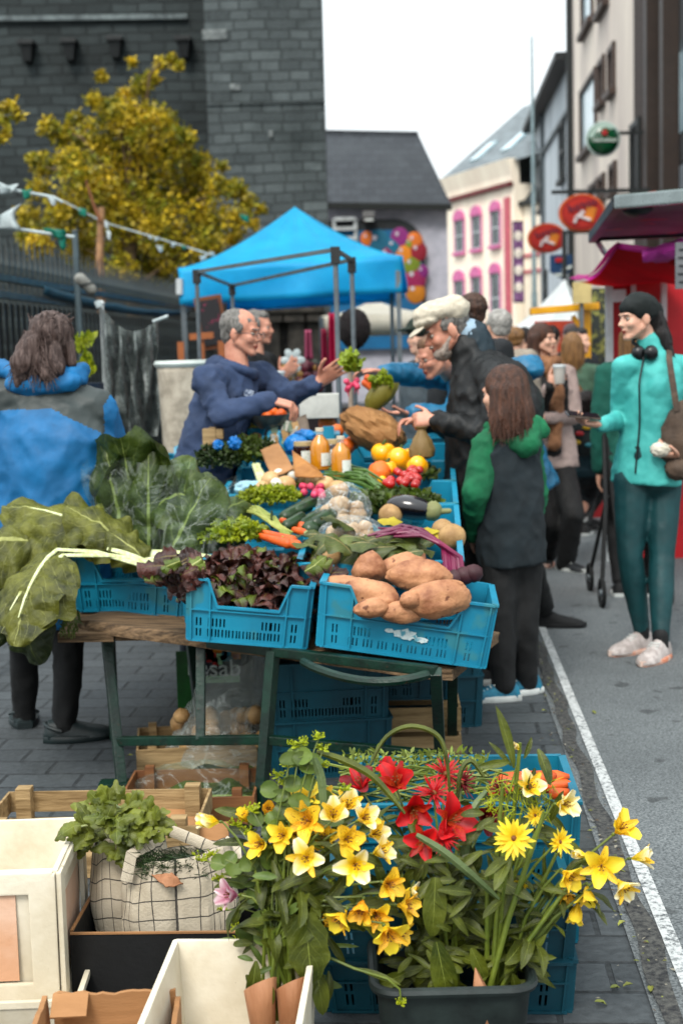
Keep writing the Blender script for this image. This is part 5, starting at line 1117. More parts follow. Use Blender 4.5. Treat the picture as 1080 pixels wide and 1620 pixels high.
# frilly lettuces
def frill(label,c,R_,n,seed,mt=frisee,name='frilly_lettuce',s=.03):
 n=int(n*1.9); s=s*.68
 random.seed(seed); b=MB(); c=V(c)
 for k in range(n):
  d=V((random.gauss(0,1),random.gauss(0,1),abs(random.gauss(0,1))+.05)).normalized(); p=c+V((d.x*R_[0],d.y*R_[1],d.z*R_[2]))*rr(.5,1)
  blade(b,p,d+rdir()*.5,rdir(),s*rr(.8,1.6),s*rr(.7,1.3),rr(.3,1.5),-.3,.35,2.2,4,4,seed=k)
 return tag(b.build(name,mt),label,'lettuce')
frill('frilly yellow green lettuce behind the red lettuce crate',onbed(372,850,.0),(.12,.12,.06),420,71)
frill('loose frilly lettuce head left of the courgettes',onbed(425,792,.0),(.13,.1,.05),380,72)
frill('small frilly lettuce right of the radishes',onbed(462,765,.0),(.1,.1,.04),200,73)
frill('curly kale bunch standing in front of the vendor',onbed(395,728,.03),(.15,.09,.1),520,74,greenm,'curly_kale')
frill('dark curly kale at the left behind the cabbage bags',onbed(345,735,.03),(.1,.09,.09),320,75,dgreen,'curly_kale')
def kst(b):
 for k in range(5):b.tube([onbed(405+rr(-5,5),735,.05),onbed(418+rr(-8,8),765,.02)],[.008,.011],7)
one('kale_stalks','pale kale stalks sticking forward below the curly kale','stalk',rib_w,kst)
frill('flat spinach leaves heaped in the right hand row',onbed(622,800,-.02),(.17,.14,.045),300,76,greenm,'spinach_heap',.055)
frill('rough green artichoke like leaves by the tomatoes',onbed(668,752,-.02),(.05,.1,.04),110,77,greenm,'green_heap',.04)
# green beans / spring onions bundle
def onions(b):
 random.seed(12)
 for k in range(48):
  a=onbed(rr(600,628),rr(762,792),rr(.0,.03)); c=onbed(rr(508,560),rr(728,758),rr(.02,.08)); m_=lerp(a,c,.5)+V((0,0,rr(.0,.03))); b.tube([a,m_,c],[.005,.006,.004],5)
one('spring_onions','bundle of green spring onions lying slantwise in the middle','spring onions',mat('onion green',H('5f8038',.8),H('40612a',.8),rough=.4,rnd=.3),onions)
# onions, radishes
random.seed(31)
loose('onion',lambda i:'pale brown onion, %s from the left in the onion crate'%ordn(i),[(428,760,.04),(447,753,.03),(452,768,.042),(478,755,.04),(497,760,.036),(515,768,.04),(470,745,.03),(535,775,.04),(415,772,.03)],.03,onim,'onion','onions in a crate behind the frilly lettuce',dz=.03)
loose('garlic_bulb',lambda i:'white garlic bulb, %s of the bulbs among the onions'%['leftmost','middle','rightmost'][i],[(441,750),(463,752),(437,765)],.024,whitev,'garlic','garlic bulbs among the onions',dz=.05)
b=MB(); random.seed(4); c=onbed(492,776,.04); t=T('radish_bunch','bunch of pink radishes beside the frilly lettuce','radishes',c)
for k in range(14):b=MB(); lump(b,onbed(rr(472,512),rr(768,788),rr(.02,.06)),.015,None,.1,2,k,10,8); b.build('radish',radm,t)
# peppers, tomatoes, oranges
def pepper(label,p,r_,mt=yel):
 t=T('yellow_pepper',label,'pepper',p,group='yellow peppers in the right row'); b=MB(); r_*=1.22; b.ball(p,(r_*.95,r_*.95,r_),rotm(rr(-.7,.7),rr(-.7,.7),rr(0,2)),0,40,20,fn=lambda d:1+.16*abs(math.cos(1.5*math.atan2(d.y,d.x)))*(1-d.z*d.z)-.3*max(0,d.z)**5-.2*max(0,-d.z)**8); b.build('fruit',mt,t)
 b=MB(); b.cap(p+V((0,0,r_*.75)),p+V((.01,0,r_*1.05)),.008,.006,8); b.build('stalk',greenm,t)
for(px,py,r_),l in zip(((606,717,.042),(632,727,.045),(660,737,.035),(612,742,.032),(650,722,.03)),('leftmost yellow pepper in front of the paper bag','biggest yellow pepper in the middle of the pile','rightmost yellow pepper beside the brown bag','yellow pepper lowest in the pile by the tomatoes','yellow pepper half hidden behind the big one')):pepper(l,onbed(px,py,.06),r_)
random.seed(41); pts=[]
for k in range(26):pts.append((rr(610,664),rr(742,768),rr(.016,.022)))
loose('tomato',lambda i:'small red tomato in the heap beside the yellow peppers',pts,.02,tomm,'tomato','small tomatoes heaped in the right row',dz=.055)
loose('pepper_scrap',lambda i:'yellow cherry tomato at the left of the red tomatoes',[(604,760,.02)],.02,yel,'tomato',dz=.03)
loose('orange',lambda i:['orange standing highest behind the juice bottles','orange right behind the highest one','orange low beside the tall juice bottle','orange between bottle and paper bag','orange partly in the blue crate by the peppers','orange at the bottle foot'][i],[(517,671,.045),(533,682,.035),(548,706,.04),(558,700,.035),(600,748,.05),(540,716,.03)],.04,orm,'orange','oranges by the juice bottles',dz=.04)
# juice bottles and jam jars
juice=mat('cloudy juice',H('c88a1c',.95),H('b0740e',.95),rough=.2,bump=0,coat=.6); capm=mat('pale cap',H('d9d0bd',.9)); lidm=mat('gold lid',H('cdb98f',.9),metal=.3,rough=.35); glm=mat('clear glass',H('cfdada',.9),rough=.05,alpha=.35,bump=0,spec=.9)
labm=mat('white label',H('dfe3dc',.9),H('7fae8a',.9),scale=50,lo=.55,hi=.62)
def bottle(label,px,pyb,D_,h_,r_,liquid=juice):
 p=at(px,pyb,D_); t=T('juice_bottle',label,'bottle',p);
 prof=[(0,.0),(.8,.0),(1,.03),(1,.55),(.85,.68),(.4,.8),(.34,.84)]
 b=MB(); b.loft([[p+V((math.cos(a)*r_*k,math.sin(a)*r_*k,z*h_))for a in[2*PI*j/24 for j in range(24)]]for k,z in prof]); b.build('juice',liquid,t)
 b=MB(); b.tube([p+V((0,0,h_*.84)),p+V((0,0,h_*.93))],r_*.36,16); b.build('neck',glm,t); b=MB(); b.tube([p+V((0,0,h_*.92)),p+V((0,0,h_))],r_*.42,16); b.build('cap',capm,t)
 b=MB(); b.sheet(lambda u,v:p+V((math.sin(lerp(.1,1.3,u))*r_*1.03,-math.cos(lerp(.1,1.3,u))*r_*1.03,h_*lerp(.12,.42,v))),8,2); b.build('label',labm,t)
def jar(label,px,pyb,D_,h_,r_,cont):
 p=at(px,pyb,D_); t=T('jam_jar',label,'jar',p); b=MB(); b.tube([p,p+V((0,0,.004)),p+V((0,0,h_*.8)),p+V((0,0,h_*.86))],[r_*.9,r_,r_,r_*.85],24); b.build('jam',cont,t)
 b=MB(); b.tube([p+V((0,0,h_*.84)),p+V((0,0,h_))],r_*.95,24); b.build('lid',lidm,t); b=MB(); b.sheet(lambda u,v:p+V((math.sin(lerp(-.2,1.0,u))*r_*1.03,-math.cos(lerp(-.2,1.0,u))*r_*1.03,h_*lerp(.15,.65,v))),8,2); b.build('label',labm,t)
bottle('taller round juice bottle with cloudy orange juice, left of two',507,744,5.85,.175,.041)
bottle('second cloudy orange juice bottle, right of and in front of the other',540,754,5.75,.165,.04)
jamd=mat('dark jam',H('3a1a14',.8),rough=.2,coat=.5,bump=0)
jar('dark jam jar with a cream lid left of the bottles',481,738,5.95,.105,.044,jamd); jar('dark jam jar squeezed between the two juice bottles',526,738,6.0,.115,.036,jamd)
# paper bags, cardboard tents, price cards
def crump(b,c,r,seed,f=2.0,amp=.2,rot=None):b.ball(c,r,rot,0,56,36,fn=lambda d:1+amp*n3(d,f,seed)+amp*.55*abs(n3(d,f*2.4,seed))-.05*(abs(d.z)>.8))
def pbag(b):
 def f(d):return 1+.14*n3(d,1.8,3)+.16*(1-2.5*abs(n3(d,3.1,8)))*.5+.05*n3(d,9,2)
 b.ball(at(590,680,6.35),(.155,.12,.085),rotm(0,R(26),0),0,34,22,fn=f)
one('paper_bag','big crumpled brown paper bag lying on the produce under the hands','bag',paperb,pbag,smooth=False)
one('paper_bag','small upright twisted brown bag hanging from the capped man\'s hand','bag',mat('olive brown bag',H('8d7548',.85),H('6e5932',.85),rough=.6,scale=4,bump=.9,bscale=8,bd=.02,stretch=(1,1,.2)),lambda b:b.loft([[at(667,722,5.95)+V((math.cos(a)*w_*(1+.18*math.sin(a*7+h_*30)),math.sin(a)*w_*.8,h_))for a in[2*PI*j/40 for j in range(40)]]for w_,h_ in((.03,-.01),(.046,.0),(.05,.03),(.036,.07),(.018,.1),(.014,.112),(.026,.125))]))
def fold(label,a,b_,c,d,mt=card,name='cardboard_sheet'):
 def f(b):b.sheet(lambda u,v:lerp(lerp(a,b_,u),lerp(d,c,u),v)+V((0,0,.008*n3((u*3,v*3,1)))),8,8)
 bb=MB(); f(bb); return tag(bb.build(name,mt,None,solid=.004),label,'cardboard')
fold('brown folded cardboard sheet left of the jam jar',at(412,712,6.1),at(440,700,6.0),at(466,742,5.75),at(430,756,5.75))
fold('brown paper lined flap in front of the bottles',at(462,712,5.9),at(500,740,5.65),at(515,756,5.6),at(466,754,5.65),mat('kraft paper',H('b5834a',.88),H('966737',.88),rough=.8))
p_=at(470,672,6.5); fold('small grey handwritten card leaning behind the jars',at(442,672,6.6),at(484,655,6.6),at(490,680,6.55),at(450,698,6.5),mat('grey card sign',H('8f7f70',.88),H('6d6258'),scale=50,stretch=(8,1,1)),'price_card')
one('blue_bag','crumpled bright blue plastic bag behind the jam jar','bag',mat('bright blue plastic',H('1a86c8',.9),H('0f6ab0',.9),rough=.3),lambda b:(crump(b,at(468,705,6.2),(.05,.05,.05),12),crump(b,at(482,690,6.3),(.05,.04,.03),15)))
one('plastic_bag','pale clear plastic bag in the crate left of the onions','bag',mat('pale film',H('b5d2dc',.9),H('8fb5c2'),rough=.2,bump=1,bscale=12,bd=.02),lambda b:crump(b,onbed(395,772,.01),(.06,.06,.03),22))
# far goods near the vendor
def tray(label,pts,mt,r_,dz,kind,cat,el=1):
 loose(kind,label,pts,r_,mt,cat,kind.replace('_',' ')+' near the vendor',dz=dz,el=el)
random.seed(51)
tray(lambda i:'round bread roll, %s from the left beside the wooden boxes'%ordn(i),[(352,690,.05),(372,696,.035),(390,698,.03),(405,694,.03),(338,700,.03)],mat('bread',H('c39468',.85),H('a5774c',.85),rough=.7),.03,.06,'bread_roll','bread')
for i,(px,py,h_)in enumerate(((327,716,38),(337,716,40),(348,694,16))):
 one('wooden_box',['thin pale wooden box edge standing left of the bread rolls','second pale wooden box edge beside the first','small pale block behind the bread rolls'][i],'box',wood,lambda b:b.box(at(px,py-h_/2,6.2),(.03,.06,h_/FPX*6.2)),smooth=False,bevel=.003)
one('blue_flower_paper','small bright blue paper scraps above the kale','paper',mat('bright blue plastic',H('1a86c8',.9)),lambda b:(crump(b,at(345,704,6.1),.02,3,3,.5),crump(b,at(371,701,6.1),.025,4,3,.5)))
one('produce_bowl','steel bowl of small tomatoes under the vendor\'s hand','bowl',[mat('steel bowl',H('8a8d88',.8),metal=.7,rough=.3)],lambda b:b.loft([[at(428,662,6.5)+V((math.cos(a)*r_,math.sin(a)*r_,z))for a in[2*PI*j/28 for j in range(28)]]for r_,z in((.05,-.045),(.085,-.02),(.1,.02),(.097,.02),(.08,-.015),(.04,-.038))]))
random.seed(61); loose('tomato',lambda i:'orange tomato in the steel bowl',[(rr(410,446),rr(648,658))for _ in range(9)],.022,orm,'tomato','tomatoes in the steel bowl',dz=.0)
for o in[o for o in bpy.data.objects if o.get('group')=='tomatoes in the steel bowl']:
 c=sum((V(v.co)for v in o.data.vertices),V())/len(o.data.vertices); tgt=at(428,662,6.5)+V((rr(-.06,.06),rr(-.05,.05),rr(.005,.03)))
 for v in o.data.vertices:v.co=V(v.co)+tgt-c
one('blue_tub','blue tub of yellow lemons left of the white card holder','tub',[bl1,mat('lemon',H('d9c84a',.9))],lambda b:(b.loft([[at(395,690,6.6)+V((math.cos(a)*r_*1.3,math.sin(a)*r_,z))for a in[2*PI*j/20 for j in range(20)]]for r_,z in((.05,0),(.06,.04),(.055,.04),(.05,.02))]),b.ball(at(398,676,6.6),(.03,.025,.025),mi=1),b.ball(at(408,682,6.6),(.025,.022,.022),mi=1)))
one('white_box','white cardboard box behind the vendor\'s lower hand','box',mat('white card',H('d6d6cf',.9),rough=.6),lambda b:b.box(at(505,642,7.2),(.2,.12,.12)),smooth=False,bevel=.004)
t=T('paper_cup','white takeaway cup on the craft stall behind the vendor\'s arm','cup',at(441,606,8.2)); p=at(441,606,8.2); b=MB(); b.tube([p,p+V((0,0,.06))],[.028,.036],16); b.build('cup',wf,t); b=MB(); b.tube([p+V((0,0,.058)),p+V((0,0,.07))],[.04,.037],16); b.build('lid',wf,t)
random.seed(77)
def seedp(b):
 for k in range(16):b.box(at(rr(430,474),rr(672,700),6.45),(.03,.01,.045),rotm(rr(-.3,.3),rr(-.3,.3),rr(-.5,.5)),mi=k%3)
one('seed_packets','small pale packets and cards standing in front of the vendor','packets',[whitev,onim,mat('pale green card',H('8fa08a'))],seedp,smooth=False)
one('net_scale_box','blue slatted tray behind the orange near the bottles','tray',bl1,lambda b:(b.box(at(500,690,6.6),(.22,.3,.03)),b.box(at(520,690,6.4),(.05,.02,.09))),smooth=False)
# ---- things under the table
p=onz(330,1130,0); t=T('reusable_bag','dark blue and green printed reusable shopping bag under the table','bag',(at(342,1100,5.75).x,5.75,0))
navyb=mat('navy bag print',H('0f2c44',.85),H('0c2438',.85),rough=.4,scale=3); gb=mat('bag green',H('1f7a2e',.85),H('145a20',.85),rough=.4)
x0,x1=at(284,1100,5.7).x,at(402,1100,5.7).x; zt2=at(340,1012,5.7).z; zb2=.0
b=MB(); b.loft([[V((lerp(x0,x1,.5)+math.copysign(abs(math.cos(a))**.4,math.cos(a))*(x1-x0)/2*k,5.78+math.copysign(abs(math.sin(a))**.5,math.sin(a))*.09*k,z))for a in[2*PI*j/24+.1 for j in range(24)]]for k,z in((.92,.01),(1,.08),(1,zt2*.5),(.98,zt2))],cap=True); b.build('bag_body',navyb,t)
b=MB(); b.box((x0+.03,5.676,.13),(.07,.008,.25)); b.build('green_print',gb,t,smooth=False)
for nm,body,px,py,s_ in(('lettering','re',312,1056,.1),('lettering','sab',356,1058,.1)):text(body,s_,mat('sign white',H('dfe8e2')),frame(at(px,py,5.66),(1,0,0),(0,0,1)),t)
b=MB(); random.seed(8)
for k in range(16):q=at(rr(330,378),rr(1022,1048),5.672); b.box(q,(rr(.02,.05),.006,rr(.015,.04)),mi=k%4)
b.box(at(352,1074,5.672),(.14,.006,.03),mi=3)
b.build('printed_fruit',[mat('print red',H('b5302a')),mat('print amber',H('d98c22')),mat('print teal',H('1a8aa0')),mat('print pale',H('9fc9a0'))],t,smooth=False)
def heap(b,x0,x1,y0,y1,D0,D1,n,r0,mi=0):
 for k in range(n):q=at(rr(x0,x1),rr(y0,y1),rr(D0,D1)); lump(b,q,r0*rr(.7,1.2),None,.15,2,k,9,7,mi)
random.seed(88)
t=T('clear_potato_bag','large clear plastic bag of potatoes slumped under the table','bag',onz(350,1190,0));
for k in range(34):b=MB(); q=at(rr(275,425),rr(1130,1180),rr(4.85,5.05)); lump(b,q,.035*rr(.8,1.2),None,.15,2,k,12,9); b.build('potato',potm,t)
b=MB()
def cb(u,v):
 a=u*2*PI; top_=v; cx=lerp(348,375,v); q=at(cx,lerp(1195,1045,v),4.95); w_=.2*(1-.45*v); return q+V((math.cos(a)*w_*(1+.2*n3((math.cos(a)*2,math.sin(a)*2,v*3))),math.sin(a)*.16*(1-.6*v),.02*n3((a*2,v*5,7))+(.05*math.cos(a-.3)*v)))
b.sheet(cb,60,24); b.build('plastic_film',plastmat('dull clear bag',H('a9b2ac',.9),.22,.5,9),t)
pt=onz(265,1232,0); slat_crate((pt.x+.08,pt.y+.22,.001),.12,.42,.3,.09,'small wooden crate with red tomatoes under the table',1,m=wood)
random.seed(90)
def tfar(px,py):return at(px,py,4.95)
for k in range(22):
 px,py=(rr(250,290),rr(1205,1222))if k<12 else(rr(370,412),rr(1196,1222)); one('tomato','red tomato in the small wooden crate under the table','tomato',tomm,lambda b:lump(b,at(px,py,4.9 if k<12 else 4.95),.022,None,.05,2,k,14,10),'tomatoes in the small crate under the table')
t=T('bagged_greens','green leaf cabbage in a clear bag lying on the wooden crate under the table','cabbage',onz(310,1265,0)); c=at(312,1240,4.55); b=MB(); random.seed(14)
for k in range(7):blade(b,c+V((rr(-.16,-.05),rr(-.08,.08),rr(-.05,.0))),V((1,rr(-.3,.3),rr(.0,.4))),V((0,-.6,.8)),rr(.28,.36),.2,rr(.3,.8),-.3,.08,2,12,14,seed=k)
b.build('leaves',cabb,t); b=MB(); b.ball(c+V((0,-.02,-.01)),(.2,.12,.085),None,0,48,30,fn=lambda d:1+.14*n3(d,2.2,4)+.1*abs(n3(d,6,1))); b.build('plastic_wrap',cmg,t)
one('red_basin','bright red plastic basin behind the middle table leg','basin',mat('red plastic',H('c22a1c',.85),rough=.35),lambda b:b.loft([[at(392,1262,4.6)+V((math.cos(a)*r_,math.sin(a)*r_,z))for a in[2*PI*j/24 for j in range(24)]]for r_,z in((.03,-.04),(.045,0),(.05,.03),(.044,.03),(.035,-.02))]))
fold('brown cardboard panel lying low behind the wooden crates',at(215,1255,4.3),at(325,1258,4.3),at(330,1300,4.1),at(215,1300,4.1))
fold('brown cardboard flap behind the checked bags',at(250,1290,4.0),at(362,1300,3.9),at(362,1340,3.85),at(250,1335,3.85))
# blue printed box behind the woman in blue at the left edge
t=T('printed_blue_box','blue box with orange and white stripes at the left picture edge','box',V((at(-12,1040,6.4).x,6.4,0))); p=at(-14,1045,6.4); b=MB(); b.box((p.x,6.45,.42),(.14,.12,.28)); b.build('box',mat('box blue',H('1565a0',.9)),t,smooth=False)
for k in range(3):b=MB(); b.box((p.x,6.385,.35+k*.07),(.13,.004,.02)); b.build('stripe',mat('print amber',H('d98c22'))if k%2 else wf,t,smooth=False)
b=MB(); b.box((p.x,6.45,.14),(.03,.03,.27)); b.build('stand',iron,t,smooth=False)
# ============================================================ PEOPLE
skin=mat('skin',H('dcb49e',.92),H('cfa08a',.9),rough=.5,scale=9,bump=.12,bscale=180,sss=.12,bd=.002)
skin_r=mat('ruddy skin',H('d2a08a',.9),H('bd846e',.9),rough=.5,scale=9,bump=.2,bscale=150,sss=.12,bd=.003)
lipm=mat('lips',H('a5584c',.9),rough=.45)
eyew=mat('eye white',H('a89a8e',.9),rough=.2,bump=0); eyed=mat('iris',H('2a1c14',.8),rough=.1,bump=0)
def fuse(name,b,mt,parent,vox=.01,smooth=4,disp=None,matfn=None):
 me=bpy.data.meshes.new(name); me.from_pydata([tuple(p)for p in b.v],[],b.f); me.update()
 ob=bpy.data.objects.new(name,me); COL.objects.link(ob)
 m=ob.modifiers.new('r','REMESH'); m.mode='VOXEL'; m.voxel_size=vox; m.adaptivity=0
 if smooth:m=ob.modifiers.new('s','SMOOTH'); m.factor=.5; m.iterations=smooth
 dg=bpy.context.evaluated_depsgraph_get(); m2=bpy.data.meshes.new_from_object(ob.evaluated_get(dg)); bpy.data.objects.remove(ob); bpy.data.meshes.remove(me)
 m2.name=name
 if disp:
  nn=[V(v.normal)for v in m2.vertices]
  for v,n_ in zip(m2.vertices,nn):v.co=disp(V(v.co),n_)
 m2.materials.clear()
 for x in(mt if isinstance(mt,(list,tuple))else[mt]):m2.materials.append(x)
 if matfn:
  for p in m2.polygons:p.material_index=matfn(V(p.center))
 if parent is not None:m2.transform(parent_mat(parent).inverted())
 m2.polygons.foreach_set('use_smooth',[True]*len(m2.polygons)); m2.update()
 ob=bpy.data.objects.new(name,m2); COL.objects.link(ob); ob.parent=parent; return ob
def basis(f,up=V((0,0,1))):
 f=V(f).normalized(); r=f.cross(up).normalized(); u=r.cross(f); return Matrix((r,f,u)).transposed()
def folds(amp,f=9.0,seed=0,s=(1,1,1),f2=30):
 def d(p,n):
  q=V((p.x*s[0],p.y*s[1],p.z*s[2])); a=n3(q,f,seed); r=1-abs(n3(q,f*1.7,seed+5))*2.2; r2=1-abs(n3(V((q.x+.4*q.z,q.y,q.z-.3*q.x)),f*3.1,seed+9))*3.2
  return p+n*(amp*(a*.7+max(0,r)*.9+max(0,r2)*.22-.33)+amp*.18*n3(q,f2,seed))
 return d
def head_parts(b,c,Q,s=1.0,beard=0,neck=None,nr=.054):
 A=lambda x,y,z:c+Q@V((x*s,y*s,z*s))
 b.ball(A(0,-.012,.036),(.073*s,.092*s,.082*s),Q,nu=20,nv=14)
 b.ball(A(0,.03,-.02),(.058*s,.062*s,.082*s),Q,nu=18,nv=12)
 for k in(-1,1):
  b.cap(A(k*.052,.005,-.045),A(k*.012,.07,-.088),.02*s,.018*s,10); b.ball(A(k*.036,.062,-.022),.024*s); b.ball(A(k*.075,-.006,-.008),(.009*s,.02*s,.033*s),Q@rotm(0,0,k*.35))
 b.ball(A(0,.072,-.09),(.022*s,.018*s,.016*s),Q); b.cap(A(0,.084,.012),A(0,.106,-.022),.006*s,.0095*s,10)
 for k in(-1,1):b.ball(A(k*.01,.094,-.026),.008*s,nu=8,nv=6)
 b.cap(A(-.034,.073,.024),A(.034,.073,.024),.014*s,.014*s,10)
 b.ball(A(0,.084,-.052),(.023*s,.013*s,.007*s),Q); b.ball(A(0,.082,-.064),(.019*s,.013*s,.0075*s),Q)
 if neck is not None:b.cap(A(0,-.025,-.05),neck,nr*s,(nr+.006)*s,14)
def hand_parts(b,w,d,pn,side,s=1.0,curl=.6,spread=.12,thumb=.7):
 """w wrist, d pointing direction, pn palm normal (fingers curl towards it), side = +1 thumb on d x pn side"""
 w=V(w); d=V(d).normalized(); pn=(V(pn)-d*V(pn).dot(d)).normalized(); x=d.cross(pn)*side
 rings=[]
 for t_,hw,hd in((-.02,.026,.02),(.0,.026,.019),(.035,.036,.018),(.075,.042,.015),(.092,.04,.012)):
  rings.append([w+d*t_*s+(x*math.cos(a)*hw+pn*math.sin(a)*hd)*s for a in[2*PI*j/12 for j in range(12)]])
 b.loft(rings)
 for k,(off,L)in enumerate(((.031,.07),(.0105,.078),(-.0105,.073),(-.031,.057))):
  p=w+(d*.086+x*off)*s; dd=(d+x*spread*(1.5-k)*.5).normalized(); r=.0088*s; a=curl*(.55+.12*k)
  for seg in(.45,.32,.23):
   dd=(dd*math.cos(a)+pn*math.sin(a)).normalized(); q=p+dd*L*seg*s; b.cap(p,q,r,r*.9,8); p=q; r*=.9; a=curl*.9
 p=w+(d*.03+x*.026)*s; dd=(d*.6+x*.75+pn*.35*thumb).normalized()
 for L,r in((.042,.0125),(.03,.0105),(.024,.0095)):q=p+dd*L*s; b.cap(p,q,r*s,r*.9*s,8); p=q; dd=(dd+d*.45+pn*.3*thumb).normalized()
def elbow_ik(S,W,la,lb,pole):
 d=W-S; L=min(d.length,(la+lb)*.999); d.normalize(); a=(la*la-lb*lb+L*L)/(2*L); h=math.sqrt(max(1e-6,la*la-a*a)); p=V(pole)-d*V(pole).dot(d); return S+d*a+p.normalized()*h
def shoe(t,ankle,d,mt,solem,L=.27,zs=0.0,h=.085,w=.046,name='shoe',laces=None,heelopen=False):
 d=V((d[0],d[1],0)).normalized(); x=V((d.y,-d.x,0)); g=V((ankle.x,ankle.y,zs)); o=g-d*.065
 b=MB(); rings=[]
 for v,hw,hz in((0,.5,.55),(.06,.75,.9),(.2,.82,1.0),(.35,.84,.98),(.5,.9,.75),(.68,1.0,.6),(.85,.9,.5),(.96,.6,.38),(1,.3,.25)):
  c=o+d*v*L; rings.append([c+x*math.cos(a)*w*hw+V((0,0,.018+max(0,math.sin(a))*(h*hz-.01)-(0 if math.sin(a)>0 else .008*-math.sin(a))))for a in[2*PI*j/16 for j in range(16)]])
 b.loft(rings); up=b.build(name,mt,t)
 b=MB(); n=20; pts=[]
 def outl(v):return w*1.08*(math.sin(PI*min(1,v*.94+.06))**.35)*(.86+.14*math.sin(v*PI*1.3))
 ol=[(outl(v),v)for v in[k/n for k in range(n+1)]]; ol=[(a,v)for a,v in ol]+[(-a,v)for a,v in reversed(ol)]
 b.loft([[o+d*(v*(L+.014)-.007)+x*a*k+V((0,0,z+.012*max(0,v-.75)*3))for a,v in ol]for k,z in((.95,.001),(1,.006),(1.0,.022),(.95,.026))]); b.build('sole',solem,up)
 if laces:
  for k in range(4):b=MB(); c=o+d*L*(.45+.06*k)+V((0,0,h*(.86-.09*k)+.002)); b.cap(c-x*.022,c+x*.022,.004,.004,6); b.build('lace',laces,up)
 return up
def short_hair(t,c,Q,s,mt,label=None,back=0.0,grow=1.0,seed=0,amp=.006):
 A=lambda x,y,z:c+Q@V((x*s,y*s,z*s)); b=MB()
 b.ball(A(0,-.03,.04),(.079*s*grow,.085*s*grow,.08*s*grow),Q,nu=24,nv=16); b.ball(A(0,-.055,-.01),(.066*s,.048*s,.06*s),Q);
 for k in(-1,1):b.ball(A(k*.066,.006,.026),(.014*s,.03*s,.03*s),Q)
 b.ball(A(0,.02,.078+back),(.06*s,.055*s,.04*s),Q)
 Qi=Q.transposed()
 return fuse('hair',b,mt,t,.007,2,lambda p,n:p+n*amp*(n3(Qi@p,60,seed)+.6*n3(V((p.x*1,p.y,p.z*.25)),160,seed)))
def strands(t,roots,mt,name='hair_strands',r=.0015,seed=0):
 random.seed(seed); b=MB()
 for pts in roots:b.tube(pts,[r,r*1.2,r,r*.4][:len(pts)]if len(pts)<=4 else[r]*(len(pts)-1)+[r*.3],5)
 return b.build(name,mt,t)
